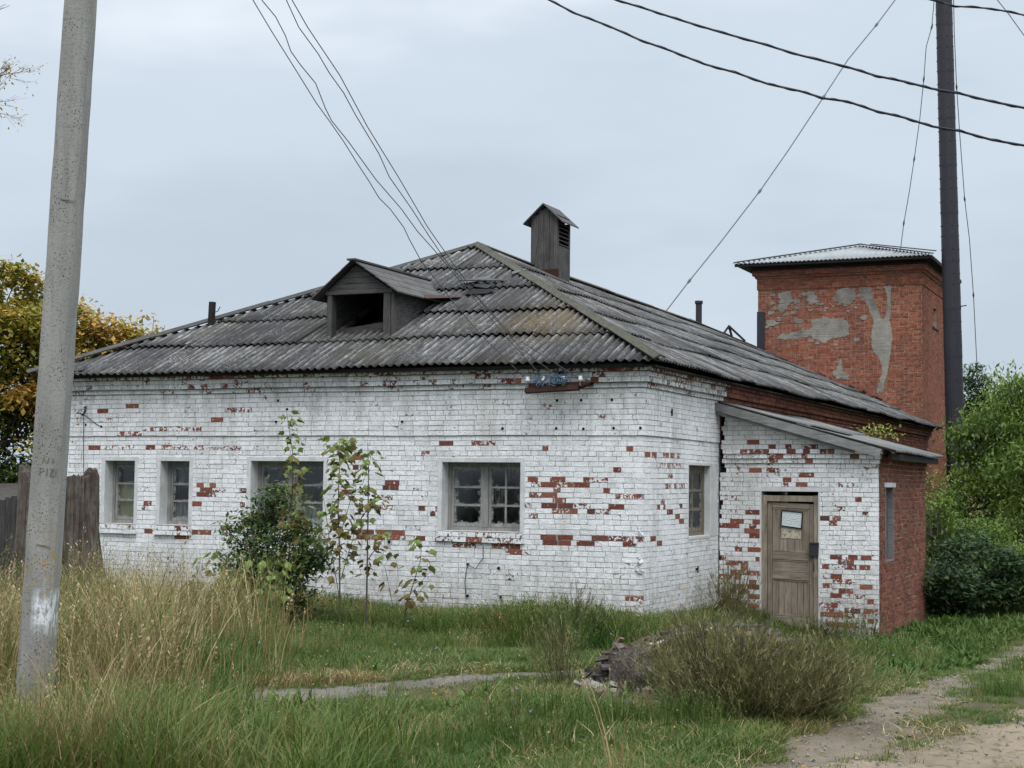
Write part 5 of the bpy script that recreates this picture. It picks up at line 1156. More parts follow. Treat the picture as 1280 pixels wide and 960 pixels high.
strokes([[(-.0, 0), (0, 1)], [(0, 1), (.45, .95), (.5, .6), (.05, .5)], [(.9, 0), (.9, 1)], [(1.3, .95), (1.75, .95), (1.35, .05), (1.8, .05)], [(2.1, 1), (2.1, .05)],
         [(.2, 1.7), (.4, 2.5), (.65, 1.7)], [(.9, 1.7), (1.05, 2.5)], [(1.5, 2.4), (1.7, 2.0), (1.45, 1.8)]], org+Vector((.9136, .4064, 0))*(-.050), .048, pole)

# ---------------------------------------------------------------- stump
stump = empty('tree_stump', (-4.95, -5.9, .1), 'tall hollow grey tree stump standing behind the concrete pole', 'tree stump')
def stump_mesh():
    N, M = 180, 30; V = []; F = []; rg = random.Random(9); ph = [rg.uniform(0, 6.28) for _ in range(8)]
    C0 = Vector((-5.34, -6.16, 0)); H = 1.98; zb = -.25
    def rad(a, t):
        base = .475+(.62+.48*math.cos(a+.2))*max(0, .75-t)**2
        fl_ = sum(math.sin(a*k+ph[k % 8])/(k**.75) for k in (2, 3, 5, 8))*.025*(1+1.6*(1-t))
        cr = -.055*max(0, math.sin(a*9+1.5*t+ph[2]))**10-.045*max(0, math.sin(a*16-1.2*t))**9-.022*abs(math.sin(a*24+t*2.5))-.012*abs(math.sin(a*36+t*5))
        return base+fl_+cr
    for j in range(M+1):
        t = j/M
        for i in range(N):
            a = 2*PI*i/N; r = rad(a, t); top = H+.02+.05*math.sin(a*2+1)+.03*math.sin(a*5)-.03*math.cos(a-.6)-.05*max(0, math.sin(a*9+1))**5-.07*max(0, math.sin(a*4+2))**9; z = zb+(top-zb)*t
            V.append((C0.x+r*math.cos(a), C0.y+r*math.sin(a), z))
    for j in range(M):
        for i in range(N): F.append((j*N+i, j*N+(i+1) % N, (j+1)*N+(i+1) % N, (j+1)*N+i))
    b = M*N; rings = [(.97, .015), (.86, -.02), (.74, -.09), (.55, -.30), (.2, -.45)]
    prev = b
    for (s, dz) in rings:
        st_ = len(V)
        for i in range(N):
            x, y_, z = V[b+i]; w = rg.uniform(-.015, .015); V.append((C0.x+(x-C0.x)*s+w, C0.y+(y_-C0.y)*s+w, z+dz+rg.uniform(-.02, .02)))
        for i in range(N): F.append((prev+i, prev+(i+1) % N, st_+(i+1) % N, st_+i))
        prev = st_
    V.append((C0.x, C0.y, H-.5)); 
    for i in range(N): F.append((prev+i, prev+(i+1) % N, len(V)-1))
    q = MB(); q.add(V, F); return q
stump_mesh().build('trunk', M_bark, stump)
q = MB(); rg = random.Random(14)
for k in range(16):                         # loose bark slabs at the feet
    a = rg.uniform(-2.9, .6); top = False; z = rg.uniform(1.72, 1.98) if top else rg.uniform(.1, .8); r = .545 if top else .60+max(0, .5-z)*.25
    c = Vector((-5.42+r*math.cos(a), -6.22+r*math.sin(a), z)); t_ = Vector((-math.sin(a), math.cos(a), 0)); nn = Vector((math.cos(a), math.sin(a), 0))
    q.obb(c, t_*rg.uniform(.02, .06), nn*rg.uniform(.006, .016), Vector((rg.uniform(-.01, .01), 0, rg.uniform(.04, .16)))+t_*rg.uniform(-.02, .02))
o = q.build('bark_slabs', M_bark, stump); o['kind'] = 'stuff'

# ---------------------------------------------------------------- plank fence, rubble, far left shed
fence = empty('plank_fence', (-13.2, 1.9, 0), 'old grey vertical plank fence beyond the stump', 'fence')
rg = random.Random(12); x = -19.0
while x < -10.95:
    w = rg.uniform(.12, .16); h = rg.uniform(1.50, 1.66); q = MB(); q.box(x, x+w-.008, 1.9+rg.uniform(0, .01), 1.925, -.3, h-.05); q.build('plank', M_fence, fence); x += w
for z in (.35, 1.25): q = MB(); q.box(-19, -10.9, 1.93, 1.99, z, z+.08); q.build('rail', M_fence, fence)
for x in (-18.5, -16, -13.5, -11.1): q = MB(); q.box(x, x+.12, 1.995, 2.1, -.2, 1.55); q.build('post', M_fence, fence)
hut = empty('log_hut', (-17.5, 6, 0), 'dark low hut roof seen over the fence at the left edge', 'hut')
q = MB(); q.box(-21, -15.2, 5, 9, -.1, 1.5); q.build('wall', M_darkwood, hut)
q = MB(); q.add([(-21.5, 4.6, 1.5), (-14.9, 4.6, 1.45), (-15.2, 7, 1.8), (-21.5, 7, 1.8), (-21.5, 9.4, 1.5), (-14.9, 9.4, 1.5)], [(0, 1, 2, 3), (3, 2, 5, 4)]); o = q.build('roof', M_felt, hut); so = o.modifiers.new('s', 'SOLIDIFY'); so.thickness = .08
rg = random.Random(19)
rub = MB()
for k in range(22):
    x = -4.25+rg.gauss(0, .28); y = -8.0+rg.gauss(0, .28); s = rg.uniform(.03, .085); rt = Euler((rg.random()*3, rg.random()*3, rg.random()*3)).to_matrix()
    rub.obb((x, y, float(gz(x, y))+.06+rg.random()*.22), rt@Vector((s*1.3, 0, 0)), rt@Vector((0, s*.8, 0)), rt@Vector((0, 0, s*.6)), t=0)
tag(rub.build('rubble_pile', m_simple('pinkish broken masonry', (.46, .37, .34), (.17, .10, .09), 9, 30)), 'small pale pile of broken masonry in the grass behind the pole', 'rubble')

# ---------------------------------------------------------------- collapsed cellar mound with torn roofing felt
mound = empty('cellar_mound', (3.3, -7.2, .1), 'low collapsed mound covered with torn dark roofing felt in front of the annex', 'mound')
def mound_h(x, y):
    # local axes: s along the slab (low left end to high right end), t across
    s = (x-2.64)*.62+(y+8.2)*.78; t = (x-2.64)*.78-(y+8.2)*.62
    h = np.minimum(.34+.19*np.clip(s, 0, 2.2), .53)
    e = S01((s+.12+.10*np.sin(t*7)+.05*np.sin(t*17))/.16)*S01((2.2-s)/.8)*S01((t+.62)/.28)*S01((.85-t)/.6)
    return h*e, s, t
X, Y, F = grid(1.4, 6.2, -9.6, -4.0, .05); h, s_m, t_m = mound_h(X, Y)
rn = RNG.normal(0, 1, len(X)); rip = .030*np.sin(s_m*7+2*np.sin(t_m*6))+.026*np.sin(t_m*13+s_m*4)+.016*np.sin(s_m*23+3*np.sin(t_m*11))+.014*rn
Z = gz(X, Y)+h+np.where(h > .05, rip, 0)-.03; keep = (h[F].max(1) > .02); used = np.unique(F[keep]); mp_ = np.full(len(X), -1); mp_[used] = np.arange(len(used))
g = NT('torn felt over earth'); P = g.pos(); a = g.noise(P, 3, 5, .6); b = g.noise(g.mapv(P, (1, .22, 1), rot=(0, 0, .67)), 34, 6, .7)
col = g.mix(a, (.105, .088, .078), (.040, .034, .031)); col = g.mix(g.mr(b, .5, .8), col, (.19, .165, .14)); col = g.mix(g.mr(g.noise(P, 5, 5, .75), .58, .8, 0, .8), col, (.085, .05, .035))
M_mound = g.fin(col, .9, g.bump(g.ma('ADD', a, b), .9, .03), .2)
np_mesh('felt_cover', np.stack([X[used], Y[used], Z[used]], 1), mp_[F[keep]], M_mound, mound)
def on_m(s, t):
    x = 2.64+.62*s+.78*t; y = -8.2+.78*s-.62*t; hh, _, _ = mound_h(np.array(x), np.array(y)); return Vector((x, y, float(gz(x, y)+hh)))
rg = random.Random(31)
def felt(name, c, L, Wd, mat, th=.015, n=9, rag_=.05):
    q = MB(); V = []; 
    for i in range(n+1):
        s = c[0]+L*(i/n-.5)
        for sg in (-1, 1):
            p = on_m(s, c[1]+sg*Wd/2+rg.uniform(-rag_, rag_)); p.z += .025+rg.uniform(0, .02); V.append(p)
    q.add(V, [(2*i, 2*i+2, 2*i+3, 2*i+1) for i in range(n)]); o = q.build(name, mat, mound); so = o.modifiers.new('s', 'SOLIDIFY'); so.thickness = th; return o
M_pale = m_simple('pale bare backing', (.50, .40, .31), (.30, .24, .18), 6, 30)
felt('felt_strip', (.75, .12), .62, .16, M_pale, n=7, rag_=.035); felt('felt_strip', (.30, .18), .16, .06, M_pale, n=4, rag_=.02)
for k in range(6): felt('felt_strip', (rg.uniform(.2, 1.2), rg.uniform(-.35, .3)), rg.uniform(.3, .7), rg.uniform(.10, .3), M_felt)
q = MB(); q.tube([on_m(.9, -.42)+Vector((0, 0, .04)), on_m(1.5, -.43)+Vector((0, 0, .05)), on_m(1.8, -.40)+Vector((0, 0, .05))], [.022, .025, .015], 8); q.build('edge_pole', M_wood_grey_x, mound)
for k in range(11):
    q = MB(); z0 = .05+.045*(k % 5); t_ = rg.uniform(-.45, .6); a = on_m(.02+rg.uniform(-.05, .15), t_); b = on_m(.05+rg.uniform(-.15, .25), t_+rg.uniform(.15, .42)); a.z = float(gz(a.x, a.y))+z0+.03; b.z = float(gz(b.x, b.y))+z0+rg.uniform(-.03, .05)
    a -= Vector((.05, .07, 0)); b -= Vector((.05, .07, 0)); q.beam(a, b, rg.uniform(.05, .13), rg.uniform(.015, .04)); q.build('rotten_board', M_bark if k % 3 else M_felt, mound)
q = MB()
for k in range(150):
    s, t = rg.uniform(-.75, 1.5), rg.uniform(.0, 1.5)
    if s > .05 and t < .75: continue
    x = 2.64+.62*s+.78*t; y = -8.2+.78*s-.62*t; sz = rg.uniform(.02, .055); rt = Euler((rg.random()*3, rg.random()*3, rg.random()*3)).to_matrix()
    q.obb((x, y, float(gz(x, y))+rg.uniform(0, .10)*(1 if s < .5 else 1.5)), rt@Vector((sz*1.4, 0, 0)), rt@Vector((0, sz, 0)), rt@Vector((0, 0, sz*.7)), mi=rg.choice((0, 0, 1)))
for k in range(110):                        # crumbs and bark-like shards lying on the slope
    s, t = rg.uniform(-.05, 1.7), rg.uniform(-.5, .6); p = on_m(s, t); sz = rg.uniform(.015, .05); rt = Euler((rg.gauss(0, .4), rg.gauss(0, .4), rg.random()*3)).to_matrix()
    q.obb(p+Vector((0, 0, .01)), rt@Vector((sz*2.2, 0, 0)), rt@Vector((0, sz*.7, 0)), rt@Vector((0, 0, sz*.3)), mi=rg.choice((0, 2, 2, 2)))
o = q.build('crumbled_masonry', [m_simple('crumbled brick and lime', (.22, .14, .115), (.075, .05, .042), 20, 60), M_cement, M_bark], mound); o['kind'] = 'stuff'
# ---------------------------------------------------------------- leaves and crowns
def leaves(P, size, rng, droop=.3, aspect=.5, up=None):
    """P (n,3) leaf bases -> V,F: each leaf a folded diamond of 2 triangles"""
    n = len(P); az = rng.uniform(0, 2*PI, n); el = rng.normal(-droop, .5, n)
    d = np.stack([np.cos(az)*np.cos(el), np.sin(az)*np.cos(el), np.sin(el)], 1)
    s = np.stack([-np.sin(az), np.cos(az), rng.normal(0, .35, n)], 1); s /= np.linalg.norm(s, axis=1)[:, None]
    nn = np.cross(d, s); L = (size*rng.uniform(.6, 1.3, n))[:, None]; w = L*aspect
    a = P; b = P+d*L*.45+s*w*.5-nn*w*.12; c = P+d*L; e = P+d*L*.45-s*w*.5-nn*w*.12
    V = np.stack([a, b, c, e], 1).reshape(-1, 3); i = np.arange(n)*4
    F = np.stack([i, i+1, i+2, i+3], 1)
    return V, F
def clumps_in(rng, C, R, n_cl, n_leaf, r_cl, flat=.7, shell=.45, droop=0.):
    u = rng.normal(0, 1, (n_cl, 3)); u /= np.linalg.norm(u, axis=1)[:, None]
    r = (shell+(1-shell)*rng.uniform(0, 1, n_cl)**.6)[:, None]; cc = np.array(C)+u*r*np.array(R)
    cr = r_cl*rng.uniform(.55, 1.4, n_cl); P = []; T = []
    for k in range(n_cl):
        m = int(n_leaf*rng.uniform(.6, 1.4)*(cr[k]/r_cl)**1.5)
        q = rng.normal(0, .5, (m, 3))*cr[k]; q[:, 2] *= flat; q[:, 2] -= droop*np.hypot(q[:, 0], q[:, 1])
        P.append(cc[k]+q); T.append(np.full(m, rng.normal(0, .10)))
    return cc, np.concatenate(P), np.concatenate(T)
def tree(name, label, base, trunk_top, blobs, mat, leaf, cat='tree', group=None, seed=0, tint=(.35, .2), trunk_r=.14, droop=.3, twig=True, tint_fn=None, n_leaf=60, r_cl=.42, aspect=.5, fine=0):
    rng = np.random.default_rng(seed); root = empty(name, base, label, cat, group)
    q = MB(); b = Vector(base); tt = Vector(trunk_top); fork = b.lerp(tt, .45)
    q.tube([b-Vector((0, 0, .3)), b.lerp(tt, .2), fork], [trunk_r*1.25, trunk_r, trunk_r*.8], 9)
    allP = []; allT = []
    for (C, R, n_cl) in blobs:
        cc, P, T = clumps_in(rng, C, R, n_cl, n_leaf, r_cl)
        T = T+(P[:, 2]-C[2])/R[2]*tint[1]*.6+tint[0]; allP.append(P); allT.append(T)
        Cv = Vector(C); m1 = fork.lerp(Cv, .55)+Vector((rng.normal(0, .15), rng.normal(0, .15), .15)); q.tube([fork, m1, Cv], [trunk_r*.6, trunk_r*.4, trunk_r*.22], 6)
        for k in range(0, len(cc), 2 if len(cc) < 60 else 3):
            e = Vector(cc[k]); m = Cv.lerp(e, .5)+Vector((0, 0, .1)); q.tube([Cv.lerp(m1, float(rng.uniform(0, .8))), m, e], [trunk_r*.16, trunk_r*.10, trunk_r*.05], 4, cap=False)
    q.build('trunk', M_trunk, root)
    P = np.concatenate(allP); T = np.concatenate(allT)
    gr_ = gz(P[:, 0], P[:, 1]); ok = P[:, 2] > gr_+.03; P, T = P[ok], T[ok]
    T = T+rng.normal(0, .10, len(P))
    if tint_fn is not None: T = T+tint_fn(P)
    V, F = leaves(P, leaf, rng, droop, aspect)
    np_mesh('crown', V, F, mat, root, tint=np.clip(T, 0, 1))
    return root

# left: autumn maples behind the fence
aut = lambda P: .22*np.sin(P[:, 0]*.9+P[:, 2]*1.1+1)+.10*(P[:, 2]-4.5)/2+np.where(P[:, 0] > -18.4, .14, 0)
tree('maple_tree', 'tall maple turning yellow and orange at the left edge behind the pole', (-19.6, 8.3, 0), (-19.6, 8.3, 5.2),
     [((-19.5, 8.2, 5.5), (1.5, 1.4, 1.75), 50), ((-18.2, 8.8, 4.9), (1.15, 1.2, 1.6), 42), ((-20.9, 7.6, 5.2), (1.5, 1.4, 2.0), 34), ((-18.8, 8.5, 2.9), (1.9, 1.4, 1.7), 50), ((-20.6, 7.8, 2.8), (1.8, 1.4, 1.9), 40)],
     M_leaf_aut, .165, seed=3, tint=(.36, .34), tint_fn=aut, n_leaf=190, r_cl=.52, aspect=.66)
tree('maple_tree', 'lower orange-leaved maple right of the pole rising behind the house roof', (-17.0, 9.4, 0), (-17.0, 9.4, 4.6),
     [((-17.1, 9.3, 5.0), (.85, .9, .95), 32), ((-16.45, 9.6, 4.75), (.7, .8, .85), 24), ((-17.2, 9.3, 3.5), (1.3, 1.2, 1.4), 40), ((-16.0, 10.0, 3.7), (.9, 1.0, 1.0), 22)],
     M_leaf_aut, .15, seed=5, tint=(.52, .25), tint_fn=lambda P: .14*np.sin(P[:, 0]*1.7+P[:, 2]), n_leaf=140, r_cl=.38, aspect=.66)
# sparse top twigs of the orange maple against the sky
def twig_spray(root, base, tips, mat, leaf, rng, tint, per=16, r=.012):
    q = MB(); P = []
    for t in tips:
        a = Vector(base); b = Vector(t); m = a.lerp(b, .5)+Vector((rng.normal(0, .08), rng.normal(0, .08), .08)); q.tube([a, m, b], [r*1.6, r, r*.4], 4, cap=False)
        for k in range(per):
            f = rng.uniform(.35, 1.05); c = a.lerp(m, f*2) if f < .5 else m.lerp(b, f*2-1); P.append(tuple(c+Vector(rng.normal(0, .07, 3))))
    q.build('twigs', M_twig, root)
    V, F = leaves(np.array(P), leaf, rng, .4, .6); np_mesh('leaves', V, F, mat, root, tint=np.clip(tint+rng.normal(0, .12, len(F)), 0, 1))
rng = np.random.default_rng(8)
sap_t = empty('young_maple', (-16.0, 10.0, 0), 'sparse pinkish-orange treetop thinning out just above the roof edge', 'tree')
q = MB(); q.tube([(-16.0, 10.0, 0), (-16.0, 10.0, 2.5), (-16.0, 9.9, 4.4)], [.09, .06, .03], 7); q.build('trunk', M_trunk, sap_t)
twig_spray(sap_t, (-16.1, 9.9, 4.0), [(-16.3, 9.7, 5.95), (-16.05, 9.8, 5.9), (-15.8, 9.9, 5.7), (-15.7, 9.9, 5.35), (-16.6, 9.6, 5.8), (-16.9, 9.5, 5.9), (-15.75, 10, 5.05), (-15.6, 10, 4.8), (-16.4, 9.7, 5.4), (-16.0, 9.8, 5.3)], M_leaf_aut, .14, rng, .80, per=30)
# bare twigs in the upper left corner: a dying birch close by
dead = empty('birch_tree', (-8.6, -6.7, 0), 'nearly leafless tree whose twigs reach in at the top left corner', 'tree')
q = MB(); q.tube([(-8.6, -6.7, -.2), (-8.4, -6.6, 3), (-8.0, -6.45, 6), (-7.6, -6.3, 9.0)], [.14, .11, .08, .04], 8); q.build('trunk', M_trunk, dead)
def branchlets(q, a, b, r, depth, rng, out):
    a, b = Vector(a), Vector(b); m = a.lerp(b, .5)+Vector(rng.normal(0, .06*(b-a).length, 3)); q.tube([a, m, b], [r, r*.75, r*.45], 4, cap=False); out.append(b)
    if depth:
        for k in range(4):
            s = a.lerp(b, float(rng.uniform(.3, 1))); d = (b-a)*float(rng.uniform(.3, .55)); d = Vector((d.x+rng.normal(0, .35)*(b-a).length*.5, d.y+rng.normal(0, .3)*(b-a).length*.5, d.z+rng.normal(.05, .35)*(b-a).length*.5))
            branchlets(q, s, s+d, r*.55, depth-1, rng, out)
q = MB(); out = []
for t in ((-6.72, -5.95, 7.05), (-6.74, -5.97, 6.8), (-6.70, -5.95, 8.0)): zb_ = t[2]-.55; tb = Vector((-8.0+(zb_-6)*.2, -6.45+(zb_-6)*.075, zb_)); mb = Vector((-7.3, -6.2, t[2]-.2)); q.tube([tb, mb], [.028, .012], 5); branchlets(q, mb, t, .010, 3, rng, out)
q.build('branches', M_twig, dead); P = np.array([tuple(p) for p in out]); P = P[(rng.random(len(P)) < .6) & (P[:, 2] < 7.6)]; P = np.repeat(P, 2, 0)+rng.normal(0, .03, (len(P)*2, 3)); V, F = leaves(P, .045, rng, .5, .6); np_mesh('leaves', V, F, M_leaf_aut, dead, tint=np.clip(.75+rng.normal(0, .15, len(F)), 0, 1))
# dark undergrowth behind the fence
tree('lilac_bush', 'dark green bush behind the fence left of the stump', (-17, 8, 0), (-17, 8, 1.6), [((-17.5, 8, 1.3), (2.2, 1.2, 1.5), 46), ((-14.2, 8.2, 1.1), (1.9, 1.2, 1.3), 40), ((-21, 8.4, 1.5), (2.0, 1.2, 1.6), 36)], M_leaf_dark, .16, cat='bush', seed=12, tint=(.35, .2), n_leaf=85, r_cl=.5)
# right: green trees
tree('maple_tree', 'big green ash-leaved maple filling the right edge behind the path', (6.1, 17.5, -.3), (6.0, 17.5, 3.8),
     [((3.5, 18.5, 4.0), (.85, 1.0, 1.05), 30), ((5.0, 18.3, 4.3), (1.5, 1.5, 1.5), 50), ((4.3, 17.0, 2.5), (1.4, 1.5, 1.6), 44), ((6.6, 17.6, 4.6), (1.9, 1.6, 1.4), 40), ((4.6, 16.6, 1.1), (1.5, 1.3, 1.2), 40), ((6.2, 16.6, 1.8), (1.8, 1.4, 1.6), 44)],
     M_leaf_green, .17, seed=21, tint=(.42, .25), droop=.75, n_leaf=115, r_cl=.5, aspect=.36)
tree('maple_tree', 'bright green sapling-like maple between the smokestack and the tall trees', (2.9, 21.5, -.3), (2.9, 21.5, 3.4),
     [((2.1, 21.6, 3.2), (.85, 1.0, 1.0), 34), ((2.9, 21.4, 3.6), (.9, 1.0, 1.3), 36), ((3.2, 21.0, 2.4), (1.3, 1.3, 1.5), 40), ((2.0, 21.0, 1.4), (1.1, 1.2, 1.3), 40), ((3.4, 20.4, .9), (1.3, 1.2, 1.2), 34)],
     M_leaf_green, .16, seed=22, tint=(.46, .22), droop=.7, n_leaf=110, r_cl=.45, aspect=.38)
tree('spruce_like_tree', 'distant dark rounded treetop just right of the smokestack', (-2.7, 56, -.3), (-2.7, 56, 5.4), [((-2.7, 56.2, 6.3), (.75, 1.0, 1.6), 44), ((-1.9, 56.5, 5.0), (1.2, 1.2, 1.5), 34), ((-3.4, 56, 4.5), (1.2, 1.2, 1.7), 30)], M_leaf_dark, .22, seed=23, tint=(.42, .15), n_leaf=80, r_cl=.5, trunk_r=.2)
tree('willow_bush', 'dim green thicket behind the annex along the right edge', (4.9, 24, -.3), (4.9, 24, 2), [((4.0, 26, 2.6), (2.4, 1.8, 2.4), 60), ((7.5, 25, 3.6), (2.6, 1.8, 3.0), 60), ((1.5, 30, 2.2), (1.8, 1.5, 2.2), 40), ((10.5, 23, 3.5), (2.6, 2, 3.4), 50)], M_leaf_dark, .2, cat='bush', seed=24, tint=(.5, .2), n_leaf=90, r_cl=.6)
tree('elder_bush', 'leafy green bush beside the red annex wall below the smokestack', (2.6, 12.6, -.3), (2.6, 12.6, 1.0),
     [((2.15, 12.2, .9), (.75, .9, 1.05), 30), ((2.9, 12.8, .5), (1.0, .9, .9), 32), ((1.9, 13.4, 1.6), (.6, .7, .75), 14)], M_leaf_green, .11, cat='bush', seed=25, tint=(.36, .22), droop=.6, n_leaf=95, r_cl=.3, aspect=.4)
tree('burdock_bush', 'dark blue-green low bush at the far corner of the annex', (3.3, 8.8, -.35), (3.3, 8.8, .2),
     [((2.95, 8.6, .1), (.55, .7, .45), 22), ((3.7, 9.6, .2), (.75, .8, .55), 26), ((3.2, 10.4, .45), (.8, .8, .6), 24)], M_leaf_dark, .12, cat='bush', seed=26, tint=(.42, .25), droop=.2, n_leaf=110, r_cl=.27, aspect=.6, trunk_r=.03)
tree('bramble_bush', 'spreading mid-green weeds beside the dirt path at the right edge', (4.6, 9.5, -.35), (4.6, 9.5, .1),
     [((4.1, 10.5, .15), (.7, 1.0, .5), 26), ((4.4, 13.0, .3), (1.0, 1.2, .7), 34), ((5.9, 14.0, .3), (1.2, 1.2, .8), 30), ((3.4, 14.5, .5), (1.1, 1., .9), 26)], M_leaf_green, .10, cat='bush', seed=27, tint=(.33, .2), n_leaf=100, r_cl=.3, aspect=.5, trunk_r=.03)
tree('olive_bush', 'dull olive-brown bush below the green maple', (4.4, 15.4, -.35), (4.4, 15.4, .6), [((4.6, 15.6, .75), (1.2, .8, .75), 34)], M_broom, .09, cat='bush', seed=28, tint=(.5, .2), n_leaf=90, r_cl=.35, aspect=.3, trunk_r=.04)
far = empty('far_trees', (0, 110, 0), 'faint far tree line beyond the house', 'tree line'); rng = np.random.default_rng(77)
P = []
for k in range(70):
    x = -110+k*3.2+rng.normal(0, 1); y = 100+rng.normal(0, 6); h = rng.uniform(3.5, 6.0); m = 180; u = rng.normal(0, .45, (m, 3))*np.array((2.2, 1.6, h*.5))+np.array((x, y, h*.5)); P.append(u)
P = np.concatenate(P); P = P[P[:, 2] > 0]; V, F = leaves(P, .9, rng, .3, .7); o = np_mesh('crown', V, F, M_leaf_dark, far, tint=np.clip(rng.normal(.45, .15, len(F)), 0, 1)); o['kind'] = 'stuff'
# weed growing on the annex roof
rw = empty('roof_weed', (1.0, 9.0, 2.3), 'small yellow-green weed growing behind the annex roof edge', 'weed'); rng = np.random.default_rng(4)
P = np.array([1.55, 9.0, 2.98])+rng.normal(0, 1, (170, 3))*np.array((.25, .12, .09)); V, F = leaves(P, .09, rng, .1, .5); np_mesh('leaves', V, F, M_leaf_green, rw, tint=np.clip(rng.normal(.82, .12, len(F)), 0, 1))
q = MB(); [q.tube([(1.3+.12*i, 9.0, 2.3), (1.3+.12*i, 9.02, 2.95)], .008, 4) for i in range(5)]; q.build('stem', M_twig, rw)

# ---------------------------------------------------------------- shrub by window 3 and saplings with pickable leaves
def bx_leaf(seed):
    rg = random.Random(seed); V = [(0, 0, 0)]; pts = [(.18, .30), (.50, .42), (.62, .22), (1.0, 0), (.62, -.22), (.50, -.42), (.18, -.30)]
    for a, b in pts: V.append((a, b, -.10*abs(b)*1.8-.15*a*a+rg.uniform(-.02, .02)))
    V.append((.5, 0, .03))
    F = [(8, 0, 1), (8, 1, 2), (8, 2, 3), (8, 3, 4), (8, 4, 5), (8, 5, 6), (8, 6, 7), (8, 7, 0)]
    me = bpy.data.meshes.new('leaf'); me.from_pydata(V, [], F); me.update(); return me
g = NT('large sapling leaf'); t = g.ma('ADD', g.attr('tint', 'OBJECT'), g.ma('MULTIPLY', g.ma('SUBTRACT', g.noise(g.obj(), 3, 4, .7), .5), .22))
M_bigleaf = g.leaf(g.ramp(t, [(0, (.045, .030, .018)), (.25, (.12, .085, .030)), (.5, (.15, .125, .030)), (.75, (.13, .19, .045)), (1, (.20, .28, .07))]), .3)
LM = [bx_leaf(i) for i in range(5)]; [m.materials.append(M_bigleaf) for m in LM]
def sapling(label, pts, n_lv, size, seed, tint, spread=.16, side=(), r=.012, z_from=.2, group='saplings in front of the house wall'):
    rng = np.random.default_rng(seed); pts = [Vector(p) for p in pts]; pts[0].z = float(gz(pts[0].x, pts[0].y))-.05; root = empty('sapling', pts[0], label, 'sapling', group)
    q = MB(); q.tube(pts, [r*(1-.75*i/(len(pts)-1)) for i in range(len(pts))], 5)
    lines = [pts]
    for s in side: s = [Vector(p) for p in s]; q.tube(s, [r*.5*(1-.6*i/(len(s)-1)) for i in range(len(s))], 4); lines.append(s)
    stem = q.build('stem', M_twig, root)
    for k in range(n_lv):
        L = lines[int(rng.integers(0, len(lines)))] if rng.random() < .45 else lines[0]; f = float(rng.uniform(z_from if L is lines[0] else .25, 1.0))*(len(L)-1); i = min(int(f), len(L)-2); c = L[i].lerp(L[i+1], f-i)
        az = float(rng.uniform(0, 2*PI)); pet = Vector((math.cos(az), math.sin(az), .25))*float(rng.uniform(.25, 1.0))*spread
        o = bpy.data.objects.new('leaf', LM[k % 5]); COL.objects.link(o); o.parent = root; o.location = c+pet-Vector(root.location)
        o.rotation_euler = (float(rng.normal(0, .4)), float(rng.uniform(.1, 1.0)), az+float(rng.normal(0, .4))); s = size*float(rng.uniform(.55, 1.35)); o.scale = (s, s, s)
        o['tint'] = float(np.clip(tint[0]+tint[1]*(f/(len(L)-1))+rng.normal(0, .17), 0, 1))
    return root
sapling('tallest sapling, rising in front of the half hidden wide window', [(-3.70, -3.5, .0), (-3.68, -3.55, .8), (-3.62, -3.6, 1.6), (-3.62, -3.6, 2.3), (-3.73, -3.6, 2.85)], 130, .10, 1, (.30, .45), .15, side=([(-3.64, -3.6, 1.7), (-3.45, -3.7, 2.0), (-3.35, -3.7, 2.1)], [(-3.65, -3.6, 1.2), (-3.45, -3.65, 1.6)]))
sapling('bushiest sapling with brown and green leaves, middle one', [(-2.68, -3.9, .05), (-2.70, -3.9, .9), (-2.74, -3.9, 1.6), (-2.76, -3.85, 2.2), (-2.80, -3.8, 2.5)], 260, .105, 2, (.18, .60), .19, side=([(-2.68, -3.9, .7), (-2.52, -3.9, 1.2), (-2.44, -3.9, 1.5)], [(-2.72, -3.9, 1.2), (-2.56, -3.9, 1.7), (-2.42, -3.8, 1.95)], [(-2.68, -3.9, .4), (-2.86, -3.9, 1.2), (-2.95, -3.9, 1.7)]))
sapling('slender sapling with few leaves, right of the bushy one', [(-2.30, -3.9, .1), (-2.30, -3.9, .9), (-2.33, -3.85, 1.6), (-2.36, -3.8, 2.1), (-2.38, -3.8, 2.45)], 115, .10, 3, (.22, .62), .17, side=([(-2.30, -3.9, .95), (-2.06, -3.9, 1.25), (-1.96, -3.9, 1.3)], [(-2.32, -3.9, 1.5), (-2.18, -3.9, 1.75)]), r=.013)
sapling('low twiggy sapling with brown leaves leaning right', [(-1.85, -3.9, .1), (-1.70, -3.9, .5), (-1.55, -3.9, .95), (-1.52, -3.9, 1.25)], 60, .11, 4, (.10, .6), .18, side=([(-1.80, -3.9, .3), (-1.40, -3.9, .75)], [(-1.72, -3.9, .5), (-1.35, -3.9, .9)], [(-1.90, -3.9, .3), (-2.05, -3.9, .9), (-1.90, -3.9, 1.05)]), r=.009)
tree('lilac_shrub', 'dense dark green shrub in front of the house wall left of the saplings', (-4.05, -3.3, .0), (-4.05, -3.3, .6),
     [((-4.05, -3.3, 1.15), (.50, .4, .72), 40), ((-4.5, -3.3, .95), (.30, .35, .75), 22), ((-3.65, -3.4, .85), (.36, .35, .6), 24), ((-4.0, -3.5, .45), (.75, .4, .42), 34), ((-4.1, -3.3, 1.75), (.18, .2, .25), 5)], M_leaf_dark, .085, cat='shrub', seed=31, tint=(.66, .36), n_leaf=85, r_cl=.17, aspect=.5, trunk_r=.02,
     tint_fn=lambda P: np.where((P[:, 2] < .8) & (np.sin(P[:, 0]*9)+np.sin(P[:, 2]*8) > .5), .3, 0))
